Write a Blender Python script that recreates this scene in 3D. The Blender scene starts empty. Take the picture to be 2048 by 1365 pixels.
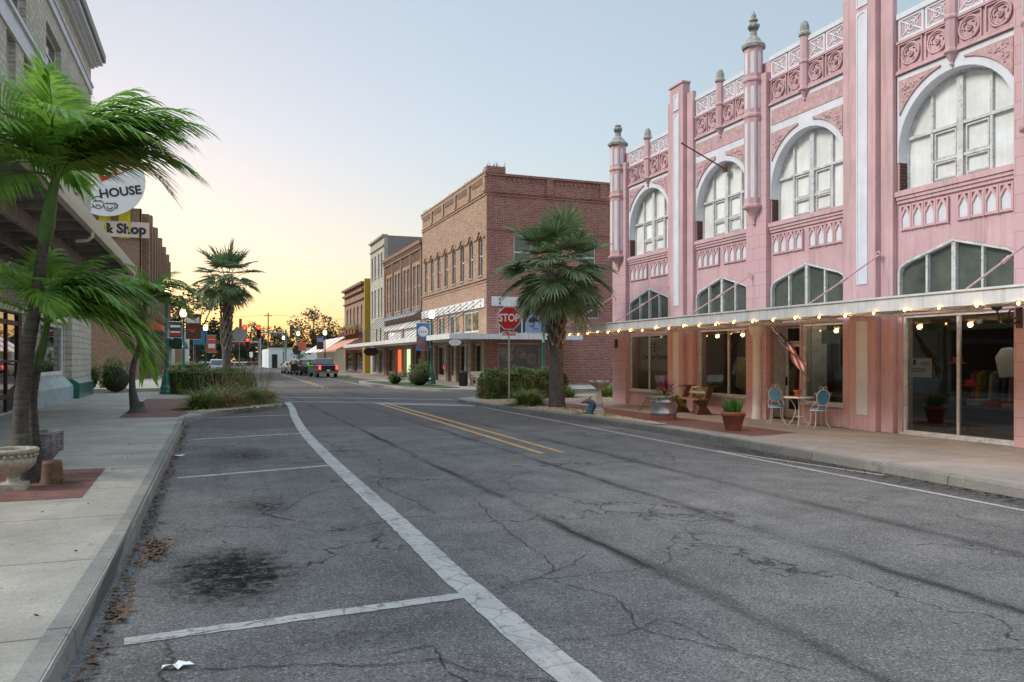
import bpy, bmesh, math, random
from mathutils import Vector, Matrix
from mathutils.geometry import tessellate_polygon
random.seed(7)
R = math.radians
C = bpy.context.scene.collection
sc = bpy.context.scene
PI = math.pi

# ---------------------------------------------------------------- camera, sky, exposure
cam = bpy.data.cameras.new('camera'); camo = bpy.data.objects.new('camera', cam); C.objects.link(camo)
camo.location = (0, 0, 1.85); camo.rotation_euler = (R(90), 0, -R(20.513))
cam.sensor_width = 36; cam.lens = 28.0; cam.shift_y = 0.0178; cam.clip_end = 3000; cam.clip_start = .05
sc.camera = camo
w = bpy.data.worlds.new("World"); sc.world = w; w.use_nodes = True
nt = w.node_tree
sky = nt.nodes.new('ShaderNodeTexSky'); sky.sky_type = 'NISHITA'; sky.sun_disc = False
SUN_EL, SUN_AZ = 0.5, -10.0            # azimuth measured from +Y towards +X
sky.sun_elevation = R(SUN_EL); sky.sun_rotation = R(SUN_AZ)
sky.air_density = 1.0; sky.dust_density = 1.0; sky.ozone_density = 2.2
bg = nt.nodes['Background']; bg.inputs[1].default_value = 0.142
gm = nt.nodes.new('ShaderNodeGamma'); gm.inputs[1].default_value = .5
nt.links.new(sky.outputs[0], gm.inputs[0])
# added fill: sky lifted towards the zenith, above the view, to brighten the facades
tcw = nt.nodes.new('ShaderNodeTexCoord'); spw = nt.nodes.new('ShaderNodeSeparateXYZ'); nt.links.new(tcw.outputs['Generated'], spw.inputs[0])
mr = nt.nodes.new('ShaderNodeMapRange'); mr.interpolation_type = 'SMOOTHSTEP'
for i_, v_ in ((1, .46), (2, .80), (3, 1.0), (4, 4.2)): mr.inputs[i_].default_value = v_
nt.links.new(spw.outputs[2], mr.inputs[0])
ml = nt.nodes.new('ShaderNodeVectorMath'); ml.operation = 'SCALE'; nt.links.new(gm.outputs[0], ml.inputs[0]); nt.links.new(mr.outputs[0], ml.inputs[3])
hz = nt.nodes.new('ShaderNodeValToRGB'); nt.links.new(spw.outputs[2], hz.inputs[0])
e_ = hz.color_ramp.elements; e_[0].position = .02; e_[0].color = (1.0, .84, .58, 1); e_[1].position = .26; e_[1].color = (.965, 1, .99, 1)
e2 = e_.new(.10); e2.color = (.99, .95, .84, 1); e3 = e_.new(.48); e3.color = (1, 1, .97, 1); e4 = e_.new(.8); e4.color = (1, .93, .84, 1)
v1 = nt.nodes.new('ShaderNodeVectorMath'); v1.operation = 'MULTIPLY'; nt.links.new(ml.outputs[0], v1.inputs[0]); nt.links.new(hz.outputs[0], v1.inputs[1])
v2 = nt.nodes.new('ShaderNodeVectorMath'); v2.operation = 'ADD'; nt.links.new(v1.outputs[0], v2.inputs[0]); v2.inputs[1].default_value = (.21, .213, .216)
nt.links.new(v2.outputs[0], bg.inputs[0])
sl = bpy.data.lights.new('sun', 'SUN'); sl.energy = .68; sl.angle = R(20); sl.color = (1, .92, .84)
so = bpy.data.objects.new('sun', sl); C.objects.link(so)
LE, LA = 40, -82
sd = Vector((math.sin(R(LA)) * math.cos(R(LE)), math.cos(R(LA)) * math.cos(R(LE)), math.sin(R(LE))))
so.rotation_euler = sd.to_track_quat('Z', 'Y').to_euler()
sc.view_settings.view_transform = 'Standard'; sc.view_settings.look = 'None'
sc.view_settings.exposure = 2.3; sc.view_settings.gamma = 1
sc.cycles.use_denoising = True
sc.cycles.max_bounces = 6; sc.cycles.transparent_max_bounces = 12
sc.cycles.sample_clamp_indirect = 4

# ---------------------------------------------------------------- materials
def newmat(name):
    m = bpy.data.materials.new(name); m.use_nodes = True
    n = m.node_tree; b = n.nodes['Principled BSDF']
    return m, n, b
def col4(c): return (c[0], c[1], c[2], 1)
def mixc(n, fac, a, b, mode='MIX'):
    x = n.nodes.new('ShaderNodeMix'); x.data_type = 'RGBA'; x.blend_type = mode
    for s, v in ((0, fac), (6, a), (7, b)):
        if isinstance(v, (int, float)): x.inputs[s].default_value = v
        elif isinstance(v, tuple): x.inputs[s].default_value = col4(v)
        else: n.links.new(v, x.inputs[s])
    return x.outputs[2]
def noise(n, vec, scale, detail=4, rough=.6, dist=0):
    x = n.nodes.new('ShaderNodeTexNoise'); x.inputs['Scale'].default_value = scale
    x.inputs['Detail'].default_value = detail; x.inputs['Roughness'].default_value = rough
    x.inputs['Distortion'].default_value = dist
    if vec is not None: n.links.new(vec, x.inputs['Vector'])
    return x.outputs[0]
def ramp(n, fac, stops):
    x = n.nodes.new('ShaderNodeValToRGB'); n.links.new(fac, x.inputs[0])
    e = x.color_ramp.elements
    while len(e) < len(stops): e.new(.5)
    for k, (p, c) in enumerate(stops):
        e[k].position = p; e[k].color = col4(c) if isinstance(c, tuple) else (c, c, c, 1)
    return x.outputs[0]
def mapping(n, vec, scale):
    x = n.nodes.new('ShaderNodeMapping'); x.inputs['Scale'].default_value = scale
    n.links.new(vec, x.inputs['Vector']); return x.outputs[0]
def bump(n, b, h, strength, dist=.02, prev=None):
    x = n.nodes.new('ShaderNodeBump'); x.inputs['Strength'].default_value = strength
    x.inputs['Distance'].default_value = dist; n.links.new(h, x.inputs['Height'])
    if prev is not None: n.links.new(prev, x.inputs['Normal'])
    n.links.new(x.outputs[0], b.inputs['Normal']); return x.outputs[0]
def M(name, c, rough=.7, var=.2, scale=3, bmp=0, bscale=40, metal=0, streak=0, dirt=None, coat=0, spec=.5):
    m, n, b = newmat(name)
    tc = n.nodes.new('ShaderNodeTexCoord').outputs['Object']
    f = noise(n, tc, scale, 6, .65)
    lo = tuple(x * (1 - var) for x in c); hi = tuple(min(1, x * (1 + var * .7)) for x in c)
    o = ramp(n, f, [(.3, lo), (.7, hi)])
    if streak:
        s = noise(n, mapping(n, tc, (6, 6, .35)), 1.5, 5, .7)
        o = mixc(n, ramp(n, s, [(.5, 0.), (.75, streak)]), o, dirt or tuple(x * .45 for x in c))
    elif dirt:
        s = noise(n, tc, scale * 2.7, 6, .75)
        o = mixc(n, ramp(n, s, [(.52, 0.), (.68, .8)]), o, dirt)
    n.links.new(o, b.inputs['Base Color'])
    b.inputs['Roughness'].default_value = rough; b.inputs['Metallic'].default_value = metal
    b.inputs['Coat Weight'].default_value = coat; b.inputs['Specular IOR Level'].default_value = spec
    if bmp: bump(n, b, noise(n, tc, bscale, 5, .7), bmp, .01)
    return m
def brick(name, c1, c2, mortar, bw=.22, rh=.075, ms=.009, bmp=.5, rough=.85, var=.35, off=.5, blot=None, flat=False):
    m, n, b = newmat(name)
    t = n.nodes.new('ShaderNodeTexCoord'); uv = t.outputs['UV']
    k = n.nodes.new('ShaderNodeTexBrick'); n.links.new(uv, k.inputs['Vector'])
    k.inputs['Scale'].default_value = 1; k.inputs['Brick Width'].default_value = bw; k.inputs['Row Height'].default_value = rh
    k.inputs['Mortar Size'].default_value = ms; k.inputs['Mortar Smooth'].default_value = .2; k.offset = off
    k.inputs['Color1'].default_value = col4(c1); k.inputs['Color2'].default_value = col4(c2); k.inputs['Mortar'].default_value = col4(mortar)
    f = noise(n, t.outputs['Object'], .7, 8, .7)
    o = mixc(n, ramp(n, f, [(.3, var), (.7, 0.)]), k.outputs['Color'], tuple(x * .5 for x in c1))
    if blot:
        g = noise(n, mapping(n, t.outputs['Object'], (1, 1, .5)), 1.3, 8, .8)
        o = mixc(n, ramp(n, g, [(.55, 0.), (.7, .6)]), o, blot)
    f2 = noise(n, mapping(n, uv, (4.5, 13, 1)), 1.0, 1)
    o = mixc(n, .03 if flat else .55, o, ramp(n, f2, [(.3, .35), (.7, 1.)]), 'MULTIPLY')
    n.links.new(o, b.inputs['Base Color']); b.inputs['Roughness'].default_value = rough
    inv = n.nodes.new('ShaderNodeMath'); inv.operation = 'SUBTRACT'; inv.inputs[0].default_value = 1
    n.links.new(k.outputs['Fac'], inv.inputs[1])
    p = bump(n, b, inv.outputs[0], bmp, .02)
    bump(n, b, noise(n, t.outputs['Object'], 18, 5, .7), .08 if flat else .35, .03, p)
    return m
def glassmat(name, tint=(.75, .8, .8), refl=.12, rough=.02):
    m, n, b = newmat(name); n.nodes.remove(b)
    out = n.nodes['Material Output']
    tr = n.nodes.new('ShaderNodeBsdfTransparent'); tr.inputs[0].default_value = col4(tint)
    gl = n.nodes.new('ShaderNodeBsdfGlossy'); gl.inputs['Roughness'].default_value = rough
    gl.inputs[0].default_value = (.9, .9, .9, 1)
    ge = n.nodes.new('ShaderNodeNewGeometry'); dp = n.nodes.new('ShaderNodeVectorMath'); dp.operation = 'DOT_PRODUCT'
    n.links.new(ge.outputs['Normal'], dp.inputs[0]); n.links.new(ge.outputs['Incoming'], dp.inputs[1])
    def mm(op, a, b=None):
        q = n.nodes.new('ShaderNodeMath'); q.operation = op
        for i, v in enumerate((a, b)):
            if v is None: continue
            if isinstance(v, (int, float)): q.inputs[i].default_value = v
            else: n.links.new(v, q.inputs[i])
        return q.outputs[0]
    sch = mm('POWER', mm('SUBTRACT', 1., mm('ABSOLUTE', dp.outputs['Value'])), 5.)     # two-sided Schlick reflectance
    ad = n.nodes.new('ShaderNodeMath'); ad.operation = 'ADD'; ad.use_clamp = True; ad.inputs[1].default_value = refl
    n.links.new(sch, ad.inputs[0])
    mx = n.nodes.new('ShaderNodeMixShader'); n.links.new(ad.outputs[0], mx.inputs[0])
    n.links.new(tr.outputs[0], mx.inputs[1]); n.links.new(gl.outputs[0], mx.inputs[2]); n.links.new(mx.outputs[0], out.inputs[0])
    return m
def emit(name, c, s):
    m, n, b = newmat(name)
    b.inputs['Base Color'].default_value = col4(c); b.inputs['Emission Color'].default_value = col4(c)
    b.inputs['Emission Strength'].default_value = s; return m
def leafmat(name, c1, c2, scale=3, trans=.3, rough=.45, tip=None):
    m, n, b = newmat(name)
    tc = n.nodes.new('ShaderNodeTexCoord').outputs['Object']
    o = ramp(n, noise(n, tc, scale, 5, .7), [(.3, c1), (.7, c2)])
    if tip: o = mixc(n, ramp(n, noise(n, tc, scale * .6, 3), [(.55, 0.), (.7, .8)]), o, tip)
    n.links.new(o, b.inputs['Base Color']); b.inputs['Roughness'].default_value = rough
    t = n.nodes.new('ShaderNodeBsdfTranslucent'); n.links.new(o, t.inputs[0])
    mx = n.nodes.new('ShaderNodeMixShader'); mx.inputs[0].default_value = trans
    n.links.new(b.outputs[0], mx.inputs[1]); n.links.new(t.outputs[0], mx.inputs[2])
    n.links.new(mx.outputs[0], n.nodes['Material Output'].inputs[0]); return m

# ---------------------------------------------------------------- mesh builder
class MB:
    def __init__(s): s.v = []; s.f = []; s.sm = []; s.marks = [(0, 0)]
    def mark(s): s.marks.append((len(s.v), len(s.f))); return s
    def add(s, vs, fs, sm=False):
        o = len(s.v); s.v += [tuple(v) for v in vs]
        for f in fs: s.f.append(tuple(i + o for i in f)); s.sm.append(sm)
        return s
    def box(s, x0, x1, y0, y1, z0, z1):
        return s.add([(x0,y0,z0),(x1,y0,z0),(x1,y1,z0),(x0,y1,z0),(x0,y0,z1),(x1,y0,z1),(x1,y1,z1),(x0,y1,z1)],
                     [(0,3,2,1),(4,5,6,7),(0,1,5,4),(1,2,6,5),(2,3,7,6),(3,0,4,7)])
    def lathe(s, x, y, prof, n=16, z0=0, ph=0, sm=True, sx=1, sy=1):
        vs = []; fs = []
        for r, z in prof:
            for k in range(n):
                a = 2 * PI * k / n + ph; vs.append((x + r * sx * math.cos(a), y + r * sy * math.sin(a), z0 + z))
        m = len(prof)
        for j in range(m - 1):
            for k in range(n):
                fs.append((j*n+k, j*n+(k+1)%n, (j+1)*n+(k+1)%n, (j+1)*n+k))
        s.add(vs, fs, sm)
        s.add(vs[:n], [tuple(reversed(range(n)))]); s.add(vs[-n:], [tuple(range(n))])
        return s
    def tube(s, pts, r, n=6, sm=True, cap=True):
        pts = [Vector(p) for p in pts]
        rs = r if isinstance(r, (list, tuple)) else [r] * len(pts)
        vs = []; up = None
        for i, p in enumerate(pts):
            d = (pts[min(i+1, len(pts)-1)] - pts[max(i-1, 0)])
            if d.length < 1e-9: d = Vector((0, 0, 1))
            d.normalize()
            if up is None:
                up = Vector((0, 0, 1)) if abs(d.z) < .9 else Vector((1, 0, 0))
            a = d.cross(up).normalized(); up = a.cross(d).normalized()
            for k in range(n):
                t = 2 * PI * k / n; vs.append(p + (a * math.cos(t) + up * math.sin(t)) * rs[i])
        fs = []
        for j in range(len(pts) - 1):
            for k in range(n): fs.append((j*n+k, j*n+(k+1)%n, (j+1)*n+(k+1)%n, (j+1)*n+k))
        s.add(vs, fs, sm)
        if cap and n > 2: s.add(vs[:n], [tuple(range(n))]); s.add(vs[-n:], [tuple(reversed(range(n)))])
        return s
    def sphere(s, c, r, n=12, m=8, sz=1, sx=1, sy=1):
        vs = []; fs = []
        for j in range(m + 1):
            t = PI * j / m
            for k in range(n):
                a = 2 * PI * k / n
                vs.append((c[0]+r*sx*math.sin(t)*math.cos(a), c[1]+r*sy*math.sin(t)*math.sin(a), c[2]+r*sz*math.cos(t)))
        for j in range(m):
            for k in range(n): fs.append((j*n+k, (j+1)*n+k, (j+1)*n+(k+1)%n, j*n+(k+1)%n))
        return s.add(vs, fs, True)
    def prism(s, axis, outer, a0, a1, holes=()):
        loops = [list(outer)] + [list(h) for h in holes]
        def mk(p, a):
            return (a, p[0], p[1]) if axis == 'x' else ((p[0], a, p[1]) if axis == 'y' else (p[0], p[1], a))
        flat = [p for l in loops for p in l]
        tris = tessellate_polygon([[Vector((p[0], p[1], 0)) for p in l] for l in loops])
        N = len(flat)
        vs = [mk(p, a0) for p in flat] + [mk(p, a1) for p in flat]
        fs = [tuple(t) for t in tris] + [tuple(N + i for i in reversed(t)) for t in tris]
        o = 0
        for l in loops:
            L = len(l)
            for k in range(L): fs.append((o+k, o+(k+1)%L, N+o+(k+1)%L, N+o+k))
            o += L
        return s.add(vs, fs)
    def text(s, body, size, origin, right, up, ext=.004, align='CENTER', bold=0, sx=1):
        cu = bpy.data.curves.new('t', 'FONT'); cu.body = body; cu.size = size; cu.align_x = align; cu.align_y = 'CENTER'
        cu.extrude = ext; cu.offset = bold; cu.resolution_u = 3
        ob = bpy.data.objects.new('t', cu); C.objects.link(ob)
        me = ob.evaluated_get(bpy.context.evaluated_depsgraph_get()).to_mesh()
        r = Vector(right); u = Vector(up); nn = r.cross(u); o = Vector(origin)
        s.add([o + r * v.co.x * sx + u * v.co.y + nn * v.co.z for v in me.vertices], [tuple(p.vertices) for p in me.polygons])
        bpy.data.objects.remove(ob); bpy.data.curves.remove(cu); return s
    def xf(s, mat):
        s.v = [tuple(mat @ Vector(v)) for v in s.v]; return s
def wloc(o):
    p = Vector((0, 0, 0))
    while o is not None: p += o.location; o = o.parent
    return p
def build(name, mb, m, parent=None, origin=None, fix=True, uvrot=False):
    base = wloc(parent) if parent else Vector(origin or (0, 0, 0))
    me = bpy.data.meshes.new(name)
    me.from_pydata([(v[0]-base.x, v[1]-base.y, v[2]-base.z) for v in mb.v], [], mb.f)
    for p, sm in zip(me.polygons, mb.sm): p.use_smooth = sm
    if fix and len(mb.f) < 30000:
        bm = bmesh.new(); bm.from_mesh(me)
        bmesh.ops.recalc_face_normals(bm, faces=bm.faces); bm.to_mesh(me); bm.free()
    uv = me.uv_layers.new(name='UVMap').data
    for p in me.polygons:
        n = p.normal; ax, ay, az = abs(n.x), abs(n.y), abs(n.z)
        for li in p.loop_indices:
            c = me.vertices[me.loops[li].vertex_index].co
            if az >= ax and az >= ay: uv[li].uv = (c.x, c.y)
            elif ax >= ay: uv[li].uv = (c.y, c.z)
            else: uv[li].uv = (c.x, c.z)
    me.materials.append(m)
    o = bpy.data.objects.new(name, me); C.objects.link(o)
    if parent: o.parent = parent
    else: o.location = base
    return o
def build_each(name, mb, m, parent):                    # one object per marked piece
    out = []
    for (v0, f0), (v1, f1) in zip(mb.marks[:-1], mb.marks[1:]):
        q = MB(); q.v = mb.v[v0:v1]; q.f = [tuple(i - v0 for i in f) for f in mb.f[f0:f1]]; q.sm = mb.sm[f0:f1]
        out.append(build(name, q, m, parent))
    return out
def tag(o, label, cat, group=None, kind=None):
    if label: o['label'] = label
    if cat: o['category'] = cat
    if group: o['group'] = group
    if kind: o['kind'] = kind
    return o
def thing(name, label, cat, loc=(0, 0, 0), rz=0, group=None):
    o = bpy.data.objects.new(name, None); C.objects.link(o); o.empty_display_size = .2
    o.location = loc; o.rotation_euler = (0, 0, rz); return tag(o, label, cat, group)
def struct(name, mb, m):
    o = build(name, mb, m); o['kind'] = 'structure'; return o
def copy_tree(o, parent=None):
    c = o.copy(); C.objects.link(c)
    if parent is not None: c.parent = parent
    for ch in list(o.children): copy_tree(ch, c)
    return c
def dup(root, loc, rz, label, group=None, scale=None):
    c = copy_tree(root); c.location = loc; c.rotation_euler = (0, 0, rz); c['label'] = label
    if group: c['group'] = group
    if scale: c.scale = (scale,) * 3
    return c
def bev(o, wd=.02, seg=2):
    b = o.modifiers.new('b', 'BEVEL'); b.width = wd; b.segments = seg; b.limit_method = 'ANGLE'; return o
def plamp(name, loc, e, c, r=.05, parent=None):
    l = bpy.data.lights.new(name, 'POINT'); l.energy = e; l.color = c; l.shadow_soft_size = r
    o = bpy.data.objects.new(name, l); C.objects.link(o)
    if parent: o.parent = parent; o.location = Vector(loc) - wloc(parent)
    else: o.location = loc
    return o
def rect(a0, a1, b0, b1): return [(a0, b0), (a1, b0), (a1, b1), (a0, b1)]
def arch(a0, a1, b0, spring, rise=None, n=20):
    h = (a1 - a0) / 2; c = (a0 + a1) / 2; rise = h if rise is None else rise
    return [(a0, b0), (a1, b0)] + [(c + h * math.cos(PI * k / n), spring + rise * math.sin(PI * k / n)) for k in range(n + 1)]

MAT = {}
MAT['white'] = M('white_paint', (.70, .70, .68), .6, .15, 2, .15, 30, streak=.75, dirt=(.35, .33, .3))
MAT['wframe'] = M('weathered_frame', (.55, .56, .56), .7, .25, 4, .3, 30, dirt=(.2, .19, .13))
MAT['pink'] = M('pink_stucco', (.545, .355, .372), .8, .17, .9, .25, 35, streak=.75, dirt=(.30, .19, .18))
MAT['pinkcarve'] = M('pink_carving', (.50, .325, .33), .85, .3, 8, .4, 30, dirt=(.3, .15, .14))
MAT['pwhite'] = M('white_stucco', (.62, .64, .68), .75, .1, 2, .2, 35, streak=.3, dirt=(.4, .38, .34))
MAT['cap'] = M('lichen_concrete', (.32, .32, .29), .9, .35, 9, .8, 25, dirt=(.06, .06, .05))
def curtain_sky_pane():
    m, n, b = newmat('curtained_sky_pane'); tc = n.nodes.new('ShaderNodeTexCoord').outputs['Object']
    f = noise(n, mapping(n, tc, (7, 7, .4)), 1.4, 4, .6); g = noise(n, tc, .8, 3)
    o = ramp(n, f, [(.3, (.74, .80, .82)), (.7, (.90, .91, .88))]); o = mixc(n, ramp(n, g, [(.4, 0.), (.6, .5)]), o, (.76, .74, .64))  # paler than curtains alone: the bright sky reflection is put into the colour
    n.links.new(o, b.inputs['Base Color']); b.inputs['Roughness'].default_value = .5
    gl = n.nodes.new('ShaderNodeBsdfGlossy'); gl.inputs['Roughness'].default_value = .04; mx = n.nodes.new('ShaderNodeMixShader')
    wv = noise(n, tc, 1.7, 2); bp = n.nodes.new('ShaderNodeBump'); bp.inputs['Strength'].default_value = .12; bp.inputs['Distance'].default_value = .05; n.links.new(wv, bp.inputs['Height']); n.links.new(bp.outputs[0], gl.inputs['Normal'])
    n.links.new(ramp(n, noise(n, tc, .9, 4), [(.35, .10), (.65, .34)]), mx.inputs[0])
    n.links.new(b.outputs[0], mx.inputs[1]); n.links.new(gl.outputs[0], mx.inputs[2]); n.links.new(mx.outputs[0], n.nodes['Material Output'].inputs[0])
    return m
MAT['pane'] = curtain_sky_pane()
MAT['panefrost'] = M('rippled_pane', (.085, .10, .085), .16, .5, 1.2, .3, 60, coat=.8)
MAT['glass'] = glassmat('shop_glass', (.62, .66, .66), .09)
MAT['darkpane'] = M('dark_pane', (.03, .04, .05), .08, .3, 2, spec=.8)
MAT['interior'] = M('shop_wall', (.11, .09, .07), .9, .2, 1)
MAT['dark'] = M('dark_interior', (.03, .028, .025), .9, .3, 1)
MAT['woodfloor'] = M('wood_floor', (.18, .12, .08), .6, .3, 4)
MAT['black'] = M('black_metal', (.02, .02, .02), .4, .2, 5)
MAT['iron'] = M('white_iron', (.68, .68, .66), .5, .12, 10)
MAT['steel'] = M('galvanised_steel', (.42, .44, .46), .35, .2, 8, .1, 30, metal=.85)
MAT['signal_pole'] = M('grey_pole', (.30, .33, .37), .5, .1, 3, metal=.2)
MAT['green'] = M('green_enamel', (.015, .13, .10), .35, .15, 5, coat=.4)
MAT['red'] = M('red_paint', (.50, .012, .015), .45, .08, 5)
MAT['signwhite'] = M('sign_white', (.78, .78, .78), .5, .03, 5)
MAT['signback'] = M('sign_back', (.45, .45, .42), .45, .1, 5, metal=.3)
MAT['concrete'] = M('kerb_concrete', (.27, .265, .25), .9, .3, 2.2, .5, 35, dirt=(.07, .065, .06))
MAT['rubber'] = M('tyre_rubber', (.02, .02, .02), .8, .2, 10)
MAT['rim'] = M('alloy_rim', (.35, .35, .36), .35, .1, 10, metal=.8)
MAT['taillit'] = emit('lit_tail_light', (1, .03, .015), 1.6)
MAT['taildim'] = M('red_lens', (.4, .01, .01), .2, .1, 10)
MAT['bulb'] = emit('warm_bulb', (1, .46, .09), 6)
MAT['globe'] = emit('lamp_globe', (1, .70, .34), 1.2)
def ringed(name, c):
    m, n, b = newmat(name); tc = n.nodes.new('ShaderNodeTexCoord').outputs['Object']
    f = noise(n, mapping(n, tc, (2.5, 2.5, 22)), 1.6, 5, .7); g = noise(n, tc, 7, 6, .75)
    o = ramp(n, f, [(.35, tuple(x*.45 for x in c)), (.65, tuple(x*1.25 for x in c))])
    o = mixc(n, ramp(n, g, [(.45, 0.), (.7, .6)]), o, tuple(x*1.8 for x in c))
    n.links.new(o, b.inputs['Base Color']); b.inputs['Roughness'].default_value = .95; bump(n, b, f, .9, .03); return m
MAT['bark'] = ringed('palm_bark', (.095, .085, .08))
MAT['boots'] = M('palm_boots', (.24, .19, .15), .9, .4, 7, .6, 25)
MAT['brickred'] = brick('red_side_brick', (.48, .165, .115), (.27, .08, .06), (.58, .46, .40), .34, .11, .014, blot=(.46, .24, .20))
MAT['brickred2'] = brick('red_low_brick', (.24, .06, .045), (.17, .04, .035), (.26, .20, .18), var=.15)
MAT['bricktan'] = brick('tan_front_brick', (.54, .33, .21), (.30, .16, .10), (.55, .46, .38), .34, .11, .014, blot=(.55, .37, .29))
MAT['brickdark'] = brick('dark_pier_brick', (.11, .035, .025), (.07, .025, .02), (.16, .12, .1))
MAT['brickpeach'] = brick('peach_brick', (.50, .30, .20), (.42, .24, .16), (.45, .34, .27))
MAT['brickbrown'] = brick('brown_brick', (.36, .20, .12), (.24, .12, .07), (.42, .34, .27), var=.15)
MAT['rock'] = brick('rockface_block', (.70, .65, .55), (.56, .52, .43), (.40, .37, .31), .5, .26, .02, 1.0, blot=(.3, .27, .22))
MAT['ashlar'] = brick('pink_ashlar', (.545, .355, .372), (.53, .34, .357), (.36, .22, .22), .62, .36, .007, .25, var=.05, flat=True)
MAT['yellowwall'] = M('yellow_wall', (.50, .33, .03), .8, .1, 1, streak=.3)
MAT['awn_orange'] = M('orange_awning', (.55, .12, .05), .8, .12, 2)
MAT['awn_tan'] = M('tan_awning', (.55, .27, .17), .8, .15, 3)
MAT['awn_green'] = M('green_awning', (.015, .05, .04), .7, .2, 2)
MAT['brown'] = M('brown_wood', (.13, .06, .03), .7, .4, 9, .3, 40)
MAT['terra'] = M('terracotta', (.30, .09, .05), .8, .25, 6, .2, 30, dirt=(.15, .06, .045))
MAT['chairblue'] = M('blue_vinyl', (.05, .25, .42), .35, .1, 5)
MAT['palmleaf'] = leafmat('palm_leaf', (.09, .22, .03), (.30, .50, .08), 4, .5, .45)
MAT['palmleaf_old'] = leafmat('palm_leaf_old', (.18, .26, .03), (.38, .42, .07), 2.5, .5, .45, tip=(.26, .15, .02))
MAT['sabal'] = leafmat('sabal_leaf', (.07, .12, .05), (.20, .28, .13), 3, .35, .55)
MAT['sabal_dry'] = leafmat('sabal_leaf_dry', (.16, .12, .06), (.28, .22, .12), 3, .2, .8)
MAT['hedge'] = leafmat('hedge_leaf', (.04, .075, .01), (.17, .23, .025), 2.2, .25, .45, tip=(.26, .09, .02))
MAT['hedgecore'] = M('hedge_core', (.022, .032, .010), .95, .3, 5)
MAT['grass'] = leafmat('grass_blade', (.12, .18, .035), (.30, .34, .10), 6, .3, .6)
MAT['grassdry'] = leafmat('dry_grass_blade', (.30, .22, .10), (.46, .34, .19), 6, .3, .7)
MAT['treeleaf'] = leafmat('tree_leaf', (.020, .035, .010), (.07, .085, .025), .35, .25, .6)
MAT['treeleaf2'] = leafmat('tree_leaf_warm', (.05, .045, .015), (.11, .10, .03), .35, .25, .6)
MAT['awnfabric'] = M('striped_wall', (.55, .5, .4), .8)
MAT['yellow_sign'] = M('yellow_paint', (.55, .5, .02), .6, .1, 4)
MAT['cream'] = M('cream_cloth', (.62, .55, .42), .9, .12, 5)
MAT['sabalwood'] = MAT['boots']

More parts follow.
